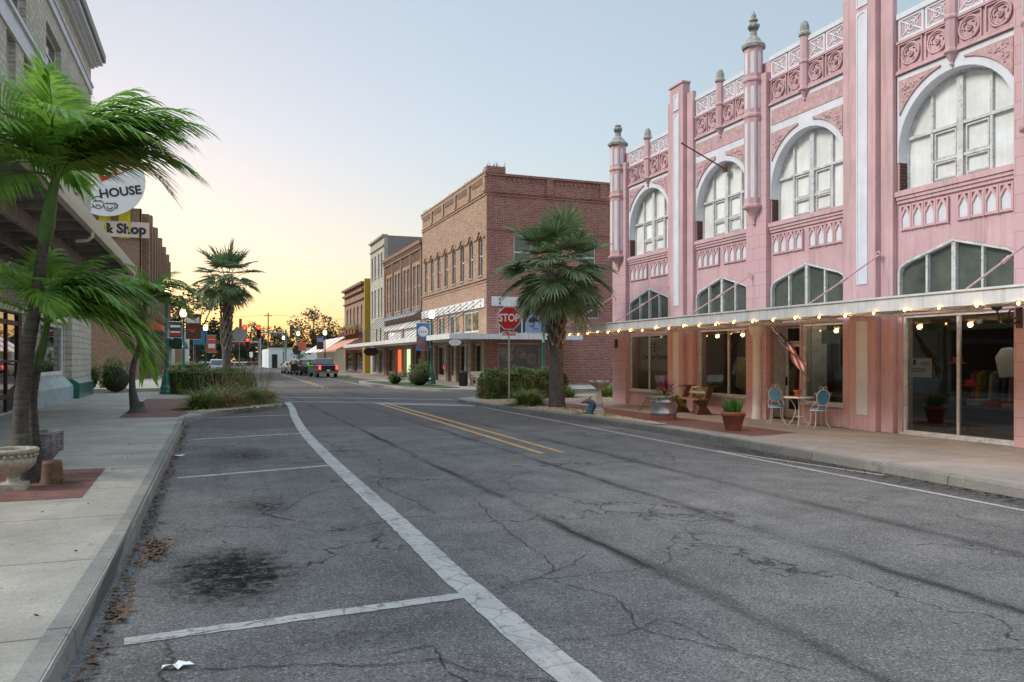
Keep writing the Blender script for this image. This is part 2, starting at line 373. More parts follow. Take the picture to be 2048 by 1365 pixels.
# ---------------------------------------------------------------- ground, road
def asphalt(name, base, stain=False):
    m, n, b = newmat(name)
    tc = n.nodes.new('ShaderNodeTexCoord').outputs['Object']
    sx = n.nodes.new('ShaderNodeSeparateXYZ'); n.links.new(tc, sx.inputs[0])
    X, Y = sx.outputs[0], sx.outputs[1]
    def mth(op, a, b2=None, clamp=False):
        q = n.nodes.new('ShaderNodeMath'); q.operation = op; q.use_clamp = clamp
        for i, v in enumerate((a, b2)):
            if v is None: continue
            if isinstance(v, (int, float)): q.inputs[i].default_value = v
            else: n.links.new(v, q.inputs[i])
        return q.outputs[0]
    g = noise(n, tc, 1.1, 8, .7)
    o = ramp(n, g, [(.3, tuple(x * .62 for x in base)), (.7, tuple(x * 1.22 for x in base))])
    # streaks along the direction of travel
    s = noise(n, mapping(n, tc, (2.2, .07, 1)), 1.5, 6, .7)
    o = mixc(n, ramp(n, s, [(.48, 0.), (.72, .45)]), o, tuple(x * .5 for x in base))
    # stone chips in the surface
    fine = noise(n, tc, 60, 5, .85)
    o = mixc(n, .75, o, ramp(n, fine, [(.36, .16), (.5, 1.), (.66, 2.3)]), 'MULTIPLY')
    v = n.nodes.new('ShaderNodeTexVoronoi'); v.inputs['Scale'].default_value = 62; n.links.new(tc, v.inputs['Vector'])
    sep = n.nodes.new('ShaderNodeSeparateColor'); n.links.new(v.outputs['Color'], sep.inputs[0])
    o = mixc(n, ramp(n, sep.outputs[0], [(.84, 0.), (.93, .40)]), o, tuple(min(1, x * 2.4) for x in base))
    o = mixc(n, ramp(n, sep.outputs[1], [(.82, 0.), (.92, .55)]), o, tuple(x * .25 for x in base))
    wob = noise(n, tc, .6, 5, .7)
    wx = mth('ADD', X, mth('MULTIPLY', mth('SUBTRACT', wob, .5), .35))
    patchy = ramp(n, noise(n, mapping(n, tc, (2, .35, 1)), 1.0, 6, .75), [(.38, .12), (.6, 1.)])
    def band(x0, wd, amt):
        nonlocal o
        d = mth('ABSOLUTE', mth('SUBTRACT', wx, x0))
        f = mth('MULTIPLY', mth('SUBTRACT', 1., mth('DIVIDE', d, wd), True), amt)
        f = mth('MULTIPLY', f, patchy); f = mth('MULTIPLY', f, ramp(n, fine, [(.4, 1.), (.62, .45)]))
        o = mixc(n, f, o, tuple(x * .12 for x in base))
    if stain:
        band(3.62, .12, 1.5); band(5.55, .13, 1.4); band(7.15, .2, .9)
        near = ramp(n, mth('DIVIDE', Y, 40.), [(.45, 1.), (.62, .2)])
        stn1 = noise(n, tc, 3.5, 6, .8); stn2 = ramp(n, noise(n, tc, 8, 9, .85), [(.42, 0.), (.56, 1.)])
        for (px, py, rx, ry, a) in ((.15, 7.3, .50, .95, 2.4), (.5, 16.2, .75, 1.3, 1.1), (.62, 10.5, .38, .6, 1.1), (.8, 5.3, .7, .3, .6), (.6, 22.6, .8, 1.2, .5), (6.9, 44, .8, 4, .7), (8.2, 52, 1.6, 6, .8), (4.5, 48, .8, 5, .5), (10.0, 7.5, .7, 5, 1.1), (10.0, 13, .45, 3, 1.1)):
            dx = mth('DIVIDE', mth('SUBTRACT', X, px), rx); dy = mth('DIVIDE', mth('SUBTRACT', Y, py), ry)
            d = mth('SQRT', mth('ADD', mth('MULTIPLY', dx, dx), mth('MULTIPLY', dy, dy)))
            d = mth('ADD', d, mth('MULTIPLY', mth('SUBTRACT', stn1, .5), 1.5))
            f = mth('MULTIPLY', mth('SUBTRACT', 1.25, d, True), mth('ADD', mth('MULTIPLY', stn2, .85), .15))
            o = mixc(n, mth('MULTIPLY', f, min(a * .85, 1.9), True), o, (.007, .006, .005))
        # resurfaced, browner stretch near the junction
        brn = ramp(n, mth('DIVIDE', mth('ADD', Y, mth('MULTIPLY', X, .28)), 100.), [(.228, 0.), (.232, .55)])
        o = mixc(n, brn, o, (.085, .070, .062))
        # joint where old meets new, plus hairline cracks
        vc = n.nodes.new('ShaderNodeTexVoronoi'); vc.feature = 'DISTANCE_TO_EDGE'; vc.inputs['Scale'].default_value = .42
        warp = n.nodes.new('ShaderNodeVectorMath'); warp.operation = 'ADD'
        nz = n.nodes.new('ShaderNodeTexNoise'); nz.inputs['Scale'].default_value = 2.2; nz.inputs['Detail'].default_value = 6; n.links.new(tc, nz.inputs['Vector'])
        sc2 = n.nodes.new('ShaderNodeVectorMath'); sc2.operation = 'SCALE'; sc2.inputs[3].default_value = .8; n.links.new(nz.outputs['Color'], sc2.inputs[0])
        n.links.new(tc, warp.inputs[0]); n.links.new(sc2.outputs[0], warp.inputs[1]); n.links.new(warp.outputs[0], vc.inputs['Vector'])
        msk = ramp(n, noise(n, tc, .35, 3), [(.44, 0.), (.54, .85)])
        ck = mth('MULTIPLY', ramp(n, vc.outputs['Distance'], [(.0, 1.), (.009, 0.)]), msk)
        o = mixc(n, ck, o, (.012, .012, .012))
    n.links.new(o, b.inputs['Base Color'])
    b.inputs['Roughness'].default_value = .9; b.inputs['Specular IOR Level'].default_value = .12
    bump(n, b, fine, .6, .012)
    return m
MAT['asphalt'] = asphalt('asphalt', (.142, .136, .131), True)
MAT['paint'] = None
def roadpaint(name, c, under, edge=.5):
    m, n, b = newmat(name)
    tc = n.nodes.new('ShaderNodeTexCoord').outputs['Object']
    a = noise(n, tc, 9, 8, .8); s = noise(n, mapping(n, tc, (1, 1, 1)), 55, 4, .8)
    o = ramp(n, noise(n, tc, 2, 6), [(.3, tuple(x * .78 for x in c)), (.7, c)])
    o = mixc(n, ramp(n, s, [(.55, 0.), (.72, .7)]), o, under)
    o = mixc(n, ramp(n, a, [(.54, 0.), (.62, edge)]), o, under)
    o = mixc(n, ramp(n, noise(n, mapping(n, tc, (3, .5, 1)), 1.2, 7, .8), [(.5, 0.), (.68, .55)]), o, under)
    vk = n.nodes.new('ShaderNodeTexVoronoi'); vk.feature = 'DISTANCE_TO_EDGE'; vk.inputs['Scale'].default_value = 3.2; n.links.new(tc, vk.inputs['Vector'])
    o = mixc(n, ramp(n, vk.outputs['Distance'], [(0., .8), (.022, 0.)]), o, under)
    n.links.new(o, b.inputs['Base Color']); b.inputs['Roughness'].default_value = .75
    return m
MAT['paint'] = roadpaint('white_road_paint', (.42, .41, .385), (.10, .098, .095), .85)
MAT['paintfaint'] = roadpaint('worn_road_paint', (.40, .40, .39), (.12, .12, .12), .8)
MAT['paintyel'] = roadpaint('yellow_road_paint', (.50, .27, .07), (.13, .12, .1), .7)
MAT['cracks'] = M('crack_fill', (.012, .012, .012), .9)
def sidewalk(name, c, joint=1.55, off=0.0, jx=None, grime=1.0):
    m, n, b = newmat(name)
    tc = n.nodes.new('ShaderNodeTexCoord').outputs['Object']
    k = n.nodes.new('ShaderNodeTexBrick'); k.offset = 0; k.inputs['Scale'].default_value = 1
    mp = n.nodes.new('ShaderNodeMapping'); mp.inputs['Location'].default_value = (.8, off, 0); n.links.new(tc, mp.inputs['Vector'])
    n.links.new(mp.outputs[0], k.inputs['Vector'])
    k.inputs['Brick Width'].default_value = jx or 30; k.inputs['Row Height'].default_value = joint
    k.inputs['Mortar Size'].default_value = .014; k.inputs['Mortar Smooth'].default_value = .3
    k.inputs['Color1'].default_value = col4(c); k.inputs['Color2'].default_value = col4(tuple(x * .9 for x in c)); k.inputs['Mortar'].default_value = col4(tuple(x * .35 for x in c))
    f = noise(n, tc, .8, 8, .7)
    o = mixc(n, 1., k.outputs['Color'], ramp(n, f, [(.3, .66), (.7, 1.15)]), 'MULTIPLY')
    s = noise(n, mapping(n, tc, (.6, 4, 1)), 2.2, 6, .75)
    o = mixc(n, ramp(n, s, [(.56, 0.), (.72, .5)]), o, tuple(x * .5 for x in c))
    o = mixc(n, .5, o, ramp(n, noise(n, tc, 70, 3, .8), [(.35, .5), (.7, 1.4)]), 'MULTIPLY')
    sp = noise(n, tc, 22, 2, .5)
    o = mixc(n, ramp(n, sp, [(.70, 0.), (.74, .6)]), o, (.05, .045, .04))
    st2 = noise(n, tc, 2.3, 9, .82)
    o = mixc(n, ramp(n, st2, [(.52, 0.), (.66, min(.9, .5*grime))]), o, tuple(x * .38 for x in c))
    gum = n.nodes.new('ShaderNodeTexVoronoi'); gum.inputs['Scale'].default_value = 2.4; n.links.new(tc, gum.inputs['Vector'])
    o = mixc(n, ramp(n, gum.outputs['Distance'], [(.045, .75), (.06, 0.)]), o, tuple(x * .3 for x in c))
    n.links.new(o, b.inputs['Base Color']); b.inputs['Roughness'].default_value = .85
    bump(n, b, noise(n, tc, 60, 4, .8), .3, .008)
    return m
MAT['walkL'] = sidewalk('left_sidewalk_concrete', (.37, .345, .295), 2.05, .6)
MAT['walkR'] = sidewalk('right_sidewalk_concrete', (.33, .29, .255), 2.6, .3)
MAT['paver'] = brick('red_pavers', (.24, .095, .075), (.17, .07, .06), (.09, .075, .06), .2, .1, .006, .3)
MAT['grassground'] = M('verge_ground', (.07, .08, .03), .95, .4, 1.5, .5, 20)
MAT['gravelbed'] = M('gravel_bed', (.34, .27, .20), .95, .45, 25, .9, 30)

struct('ground', MB().add([(-700, -60, -.02), (700, -60, -.02), (700, 900, -.02), (-700, 900, -.02)], [(0, 1, 2, 3)]), MAT['grassground'])
g = MB()
g.add([(-.8 - .3, -30, 0), (11, -30, 0), (11, 250, 0), (-1.1, 250, 0)], [(0, 1, 2, 3)])
g.add([(-60, 35, .0), (-1.1, 33, .0), (-1.1, 47, 0), (-60, 56, .0)], [(0, 1, 2, 3)])
g.add([(11, 28, 0), (80, 30, 0), (80, 48, 0), (11, 48, 0)], [(0, 1, 2, 3)])
g.add([(-80, 152, 0), (-1.1, 150, 0), (-1.1, 172, 0), (-80, 172, 0)], [(0, 1, 2, 3)]); g.add([(11, 150, 0), (120, 150, 0), (120, 172, 0), (11, 172, 0)], [(0, 1, 2, 3)])
struct('road', g, MAT['asphalt'])

def strip(mb, pts, wd, z=.006):
    pts = [Vector((p[0], p[1])) for p in pts]; L = []; Rr = []
    ws = wd if isinstance(wd, list) else [wd] * len(pts)
    for i, p in enumerate(pts):
        d = (pts[min(i+1, len(pts)-1)] - pts[max(i-1, 0)]).normalized(); nrm = Vector((-d.y, d.x)) * ws[i] / 2
        L.append((p.x + nrm.x, p.y + nrm.y, z)); Rr.append((p.x - nrm.x, p.y - nrm.y, z))
    k = len(pts); mb.add(L + Rr, [(i, i+1, k+i+1, k+i) for i in range(k - 1)]); return mb
def catmull(pts, n=8):
    P = [Vector(p) for p in pts]; out = []
    for i in range(len(P) - 1):
        a = P[max(i-1, 0)]; b = P[i]; c = P[i+1]; d = P[min(i+2, len(P)-1)]
        for k in range(n):
            t = k / n; out.append(.5 * ((2*b) + (c-a)*t + (2*a-5*b+4*c-d)*t*t + (3*b-a-3*c+d)*t**3))
    out.append(P[-1]); return out
def rag(pts, amp, step=.08):                          # worn, slightly uneven line
    out = []
    for a, b in zip(pts[:-1], pts[1:]):
        a = Vector(a[:2]); b = Vector(b[:2]); k = max(1, int((b - a).length / step))
        for i in range(k): p = a.lerp(b, i / k); out.append((p.x + random.uniform(-amp, amp), p.y + random.uniform(-amp, amp)))
    out.append(tuple(pts[-1][:2])); return out
wl = catmull([(1.98, -3), (1.98, 1), (1.96, 4), (1.92, 6), (1.95, 9), (1.99, 14.1), (2.13, 20.4), (2.42, 26.2), (2.75, 31), (2.95, 35.2)], 10)
struct('parking_lane_line', strip(MB(), rag([tuple(p) for p in wl], .008, .12), .24), MAT['paint'])
tm = MB()
for a, b in (((-.38, -1.4), (1.86, -1.2)), ((-.56, 5.77), (1.86, 5.97)), ((-.53, 13.42), (1.9, 14.1)), ((-.45, 19.75), (2.05, 20.45)), ((-.45, 26.8), (2.35, 27.3))):
    strip(tm, rag([a, b], .010, .1), .15, .005)
struct('parking_bay_lines', tm, MAT['paint'])
em = MB(); strip(em, rag([(9.2, -5), (9.26, 6.9), (9.31, 9.3), (9.43, 13.4), (9.55, 20.4), (9.73, 30.2)], .004, .5), .1)
strip(em, rag([(9.5, 13.6), (9.98, 9.8)], .004, .3), .08, .005); strip(em, [(9.6, 19.5), (10.25, 18.8)], .09, .005)
struct('road_edge_line', em, MAT['paint'])
ym = MB(); strip(ym, rag([(6.42, 32.9), (6.22, 22), (6.02, 14.4)], .006, .3), .14); strip(ym, rag([(6.76, 33.2), (6.62, 22), (6.47, 14.4)], .006, .3), .14)
strip(ym, [(6.6, 52), (6.9, 66), (7.5, 100)], .12); strip(ym, [(6.9, 52), (7.2, 66), (7.8, 100)], .12)
struct('double_yellow_line', ym, MAT['paintyel'])
cw = MB(); strip(cw, [(2.76, 40.4), (6.4, 37.9), (10.2, 35.0)], .28); strip(cw, [(3.0, 35.9), (6.4, 33.9), (9.9, 31.0)], .28)
strip(cw, [(6.3, 33.0), (9.75, 30.0)], .5, .007)
strip(cw, [(3.0, 57), (11, 50.5)], .25); strip(cw, [(3.0, 61), (11, 54.8)], .25); strip(cw, [(11.4, 45), (13.8, 42.2)], .2); strip(cw, [(9.8, 52), (10.4, 80)], .12)
struct('crosswalk_lines', cw, MAT['paint'])
def crack(mb, pts, wd, amp=.05):
    P = [Vector((p[0], p[1])) for p in pts]; out = []
    for a, b in zip(P[:-1], P[1:]):
        k = max(2, int((b - a).length / .06))
        for i in range(k): q = a.lerp(b, i / k); out.append(q)
    out.append(P[-1]); j = Vector((0, 0)); res = []
    for i, q in enumerate(out):
        j = j * .8 + Vector((random.uniform(-1, 1), random.uniform(-1, 1))) * amp * .5; res.append(q + j)
    strip(mb, res, [wd * .62 * random.uniform(.2, 1.3) for _ in res], .009)
cr = MB()
for pts, wd in (([(3.27,10.4),(3.17,9.6),(2.96,8.1),(2.9,6.8),(2.81,6.4),(2.56,6.2),(2.93,5.45),(2.76,4.8),(3.1,4.2),(3.3,3.8)], .016),
                ([(2.0,5.9),(2.4,6.1),(2.81,6.35),(3.4,6.9)], .012), ([(2.1,4.8),(2.6,4.72),(3.0,4.9),(3.1,4.2)], .012),
                ([(2.6,16.4),(2.86,14.6),(2.3,11.6),(2.52,9.2),(2.0,9.1),(1.1,8.6)], .018), ([(-.8,5.62),(-.2,5.72),(.4,5.9)], .014),
                ([(-.1,5.1),(.4,4.95),(.9,4.75),(1.3,4.8),(1.5,4.5),(1.9,4.1)], .022), ([(.9,4.9),(1.3,5.0),(1.35,4.4),(1.1,4.2)], .02),
                ([(.2,10.9),(.7,10.4),(.55,9.9),(1.0,9.3)], .03), ([(.3,9.6),(.8,10.1),(1.2,11.2),(2.0,11.9)], .02),
                ([(4.3,6.0),(4.9,6.4),(5.1,6.0)], .01), ([(3.0,13.5),(3.6,12.4)], .012), ([(3.4,20.7),(6,19.9),(9.5,18.9)], .018), ([(2.1,21.1),(3.4,20.7)], .018),
                ([(1.2,13.0),(1.6,12.7),(2.6,12.2)], .014), ([(4.4,9.0),(4.9,7.6),(4.6,6.9)], .01)):
    crack(cr, pts, wd)
struct('road_cracks', cr, MAT['cracks'])

# sidewalks with kerbs (kerb = a real step; slab top z .15)
MAT['kerb'] = sidewalk('kerb_stone', (.25, .24, .215), 3.05, .4, None, 1.6)
def slab(name, outline, m, z=.15, kerb=None):
    struct(name, MB().prism('z', outline, -.01, z), m)
def kerb(name, path, wd=.16, z=.155, r=.03):
    mb = MB(); P = [Vector((p[0], p[1])) for p in path]; n = len(P); rows = []
    for i, p in enumerate(P):
        d = (P[min(i+1, n-1)] - P[max(i-1, 0)]).normalized(); q = Vector((-d.y, d.x))   # q points to the left of travel = sidewalk side
        rows.append([(p.x, p.y, -.01), (p.x + q.x*.015, p.y + q.y*.015, z - r), (p.x + q.x*r*1.3, p.y + q.y*r*1.3, z), (p.x + q.x*wd, p.y + q.y*wd, z), (p.x + q.x*wd, p.y + q.y*wd, .1)])
    vs = [v for r_ in rows for v in r_]; fs = []
    for i in range(n - 1):
        for k in range(4): fs.append((i*5+k, (i+1)*5+k, (i+1)*5+k+1, i*5+k+1))
    mb.add(vs, fs); struct(name, mb, MAT['kerb'])
bulbL = [tuple(p) for p in catmull([(-.78, 22), (-.76, 24.6), (-.55, 25.8), (.1, 27.6), (1.0, 29.4), (1.9, 30.6), (2.45, 32), (2.6, 34), (2.3, 36.5), (1.7, 39.3), (.4, 42.0), (-1.5, 44.2), (-4, 45.4), (-7, 46.2), (-14, 47)], 6)]
left_edge = [(-.83, -20), (-.83, 4.8), (-.76, 9.6), (-.76, 22)] + bulbL[1:]
kerb('left_kerb', rag(left_edge, .006, .6), .17)
slab('left_sidewalk', [(x - .02, y) for x, y in left_edge] + [(-40, 47), (-40, -20)], MAT['walkL'])
right_edge = [(9.8, -20), (9.85, -10), (9.9, 0), (10.0, 6), (10.2, 10), (10.4, 14), (10.45, 18), (10.25, 21.5), (9.95, 25), (9.77, 28), (9.7, 31.5), (9.9, 33.2), (10.6, 34.2), (12.5, 35), (16, 35.6), (24, 36), (60, 36.5)]
re = [tuple(p) for p in catmull(right_edge, 6)]
kerb('right_kerb', list(reversed(rag(re, .006, .6))), .17)
slab('right_sidewalk', [(x + .02, y) for x, y in re] + [(60, -20)], MAT['walkR'])
far_r = [tuple(p) for p in catmull([(60, 40.5), (24, 41), (15.5, 41.6), (13.2, 42.6), (12.3, 43.8), (11.6, 46), (10.7, 49.5), (10.3, 53), (10.5, 62), (12.8, 66), (13.0, 72), (13.0, 110), (11.6, 116), (11.6, 149)], 6)]
kerb('far_right_kerb', list(reversed(far_r)), .17)
slab('far_right_sidewalk', far_r + [(60, 149)], MAT['walkR'])
far_l = [tuple(p) for p in catmull([(-40, 57), (-10, 51.5), (-4, 51), (.5, 52), (2.2, 54), (2.5, 57), (1.2, 62), (-.8, 65), (-1.0, 90), (-1.0, 149)], 6)]
kerb('far_left_kerb', far_l, .17)
slab('far_left_sidewalk', far_l + [(-60, 149), (-60, 57)], MAT['walkL'])
struct('brick_paving_left', MB().add([(-3.35, 11.0, .154), (-1.52, 11.0, .154), (-1.58, 13.85, .154), (-3.35, 13.95, .154)], [(0, 1, 2, 3)])
       .add([(-2.6, 25.6, .154), (-1.0, 25.3, .154), (-.6, 28.5, .154), (-.55, 36.9, .154), (-2.7, 37.4, .154)], [(0, 1, 2, 3, 4)]), MAT['paver'])
struct('brick_paving_right', MB().add([(11.1, 14.6, .154), (12.6, 14.9, .154), (12.9, 31, .154), (11.6, 31, .154), (10.9, 24, .154)], [(0, 1, 2, 3, 4)]), MAT['paver'])
bed = [(x - .19, y - .02) for x, y in bulbL if 27.4 < y < 41.5 and x > 0]
struct('planting_bed_left', MB().prism('z', bed + [(-.2, 42.2), (-2.6, 44.2), (-2.6, 38), (-.5, 37.6), (-.45, 27.6)], .1, .165), MAT['gravelbed'])
struct('planting_bed_right', MB().prism('z', [(10.40, 21.8), (10.12, 25.2), (9.95, 28.2), (9.88, 31.4), (10.3, 33.2), (12.2, 34.5), (15, 34.8), (15, 33.2), (12, 32.3), (11.4, 27), (11.15, 21), (11.0, 17.9), (10.63, 18.0), (10.55, 19.8)], .1, .168)
       .prism('z', [(14.9, 28.2), (30, 28.2), (30, 34), (15.2, 34), (13.6, 31), (13.2, 29)], .1, .166), MAT['gravelbed'])
struct('grass_verge', MB().prism('z', [(10.95, 51), (11.3, 48), (12.6, 45.2), (13.7, 45.4), (13.7, 56), (11.4, 62), (10.6, 60)], .1, .17), M('lawn', (.04, .075, .018), .95, .3, 6, .8, 60))

# ---------------------------------------------------------------- pink arcaded building
PB = thing('pink_building', 'two storey pink stucco building with four tall arched windows and white carved trim', 'building', (20, 16, 0))
WX = 14.72
bays = [(23.75, 26.65), (19.42, 22.2), (15.62, 18.48), (11.1, 14.02), (6.6, 9.5)]
tall = [False, True, True, False, False]
doorbay = 2
outer = [(5.0, .15), (27.7, .15), (27.7, 9.7), (22.9, 9.7), (22.9, 10.3), (14.9, 10.3), (14.9, 9.7), (5.0, 9.7)]
holes = []
def transom(u0, u1, e=0):
    c = (u0 + u1) / 2
    return [(u0+e, 3.12), (u1-e, 3.12), (u1-e, 3.84-e*.3), (u1-.06-e*.8, 3.97-e*.4), (u1-.22-e*.5, 4.07-e*.8), (c, 4.42-e), (u0+.22+e*.5, 4.07-e*.8), (u0+.06+e*.8, 3.97-e*.4), (u0+e, 3.84-e*.3)]
store = [[(23.95, 26.72, .68, 2.76)], [(19.05, 22.12, .72, 2.8)], [(15.72, 17.25, .68, 2.8), (17.32, 18.75, .16, 2.8)], [(11.12, 13.92, .17, 2.86)], [(6.7, 9.4, .68, 2.86)]]
for (u0, u1), st in zip(bays, store):
    holes.append(arch(u0 + .03, u1 - .03, 5.68, 6.6)); holes.append(transom(u0, u1))
    for s4 in st: holes.append(rect(s4[0], s4[1], s4[2], s4[3]))
build('wall', MB().prism('x', outer, WX, WX + .32, holes), MAT['pink'], PB)
body = MB().box(WX + .322, 34, 27.4, 27.7, .15, 9.7).box(WX + .322, 34, 5.0, 5.3, .15, 9.7).box(34, 34.3, 5, 27.7, .15, 9.7)
build('side_wall', body, MAT['pink'], PB)
build('roof', MB().box(WX + .33, 33.99, 5.31, 27.39, 8.7, 8.9), MAT['cap'], PB)
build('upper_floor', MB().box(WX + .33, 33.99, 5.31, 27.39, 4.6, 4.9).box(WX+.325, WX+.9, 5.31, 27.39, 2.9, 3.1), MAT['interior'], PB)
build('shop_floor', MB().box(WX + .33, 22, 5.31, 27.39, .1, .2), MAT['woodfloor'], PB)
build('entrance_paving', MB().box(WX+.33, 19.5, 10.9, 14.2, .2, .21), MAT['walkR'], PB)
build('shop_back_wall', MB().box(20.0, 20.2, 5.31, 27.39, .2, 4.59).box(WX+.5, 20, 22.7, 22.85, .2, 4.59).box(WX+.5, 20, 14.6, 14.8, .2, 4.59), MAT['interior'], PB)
# piers: ashlar turret piers and wide stepped piers
def octo(mb, y, x, r, prof, ph=PI/8): return mb.lathe(x, y, prof, 8, 0, ph, False)
def pier_turret(y0, y1, ty, ztop, fin, corner=False):
    build('pier', MB().box(14.56, WX - .004, y0, y1, .15, 9.95 if not corner else 9.3), MAT['ashlar'], PB)
    r = .27 if not corner else .31
    base = 6.2 if not corner else 5.75
    t = MB(); octo(t, ty, 14.52, r, [(.02, base-.5), (.05, base-.46), (.04, base-.4), (.10, base-.25), (r*.75, base-.08), (r*1.2, base-.02), (r*1.25, base+.04), (r*1.02, base+.07), (r, base+.1), (r, ztop-2.05), (r*1.12, ztop-2.0), (r*1.12, ztop-1.94), (r, ztop-1.9), (r, ztop-1.02), (r*1.12, ztop-.98), (r*1.12, ztop-.92), (r, ztop-.88), (r, ztop)])
    tr = build('turret', t, MAT['pink'], PB)
    p = MB()
    for a in range(8):
        an = a * PI / 4
        ax, ay = math.cos(an), math.sin(an)
        if ax > .3: continue
        rr = r * math.cos(PI/8)
        for z0, z1 in ((base+.25, ztop-2.15), (ztop-1.78, ztop-1.12), (ztop-.78, ztop-.15)):
            cx, cy = 14.52 + ax * (rr + .004), ty + ay * (rr + .004); hw = r * .2
            px, py = -ay * hw, ax * hw
            p.add([(cx-px, cy-py, z0), (cx+px, cy+py, z0), (cx+px, cy+py, z1-.06), (cx, cy, z1), (cx-px, cy-py, z1-.06)], [(0, 1, 2, 3, 4)]); p.mark()
    build_each('white_inlay', p, MAT['pwhite'], tr)
    f = MB(); octo(f, ty, 14.52, r, [(r*1.25, ztop-.02), (r*1.3, ztop+.06), (r*.95, ztop+.14), (r*.75, ztop+.24), (r*.4, ztop+.34), (r*.34, ztop+.5), (r*.5, ztop+.52)])
    for k in range(6):
        a = k * PI / 3
        f.sphere((14.52 + .11*math.cos(a), ty + .11*math.sin(a), ztop + .62), .075, 7, 5); f.sphere((14.52 + .08*math.cos(a+.5), ty + .08*math.sin(a+.5), ztop + (.80 if fin else .74)), .05, 7, 5)
    f.sphere((14.52, ty, ztop+.62), .12, 8, 6)
    if fin: f.lathe(14.52, ty, [(.09, ztop+.7), (.06, ztop+.85), (.08, ztop+.92), (.03, ztop+1.02), (.01, ztop+1.08)], 8)
    build('finial', f, MAT['cap'], tr)
pier_turret(26.68, 27.72, 27.2, 10.05, False, True)
pier_turret(18.5, 19.4, 19.0, 10.78, True)
pier_turret(10.12, 11.08, 10.55, 10.2, True)
def pier_wide(y0, y1, ztop):
    c = (y0 + y1) / 2
    h = MB().box(14.44, WX - .003, c - .40, c + .40, .15, ztop).box(14.58, WX - .002, y0, c - .41, .15, ztop - .35).box(14.58, WX - .002, c + .41, y1, .15, ztop - .35)
    h.box(14.40, WX, c - .45, c + .45, ztop, ztop + .07)
    p = bev(build('pier', h, MAT['pink'], PB), .015)
    s = MB()
    for z0, z1 in ((3.66, ztop - .95), (ztop - .78, ztop - .3), (.56, 2.72)):
        s.add([(14.434, c-.14, z0), (14.434, c+.14, z0), (14.434, c+.14, z1), (14.434, c-.14, z1)], [(0, 1, 2, 3)])
        fr = [(c-.17, z0-.03), (c+.17, z0-.03), (c+.17, z1+.03), (c-.17, z1+.03)]
        s.prism('x', fr, 14.42, 14.44, [[(c-.135, z0+.02), (c+.135, z0+.02), (c+.135, z1-.1), (c+.06, z1-.02), (c-.06, z1-.02), (c-.135, z1-.1)]])
    build('white_strip', s, MAT['pwhite'], p)
pier_wide(22.2, 23.72, 10.95)
pier_wide(14.05, 15.6, 11.05)
pier_wide(5.1, 6.58, 10.95)
def ogee_panels(mb, wb, u0, u1):
    span = u1 - u0 - .16; gap = .2; pw = (span - gap) / 8
    for k in range(8):
        a = u0 + .08 + k * pw + (gap if k > 3 else 0); b = a + pw
        c = (a + b) / 2; z0, z1 = 4.78, 5.34; q = pw * .34
        hole = [(c-q, z0+.05), (c+q, z0+.05), (c+q, z0+.30), (c+q*.55, z0+.38), (c, z0+.47), (c-q*.55, z0+.38), (c-q, z0+.30)]
        slot1 = [(a+.045, z1-.03), (a+.045, z1-.17), (c-.035, z1-.03)]
        slot2 = [(b-.045, z1-.03), (c+.035, z1-.03), (b-.045, z1-.17)]
        mb.prism('x', rect(a+.004, b-.004, z0, z1), WX-.045, WX-.001, [hole, slot1, slot2])
        wb.prism('x', [(c-q-.01, z0+.04), (c+q+.01, z0+.04), (c+q+.01, z0+.30), (c, z0+.48), (c-q-.01, z0+.30)], WX-.012, WX-.002); wb.mark()
        mb.box(WX-.06, WX-.04, a-.012, a+.012, z0-.02, z1)
def ring(mb, c, x, r, t, d, n=20, a0=0, a1=2*PI):
    pts = [(x, c[0] + r*math.cos(a0+(a1-a0)*k/n), c[1] + r*math.sin(a0+(a1-a0)*k/n)) for k in range(n+1)]
    mb.tube(pts, t, 5, True, False)
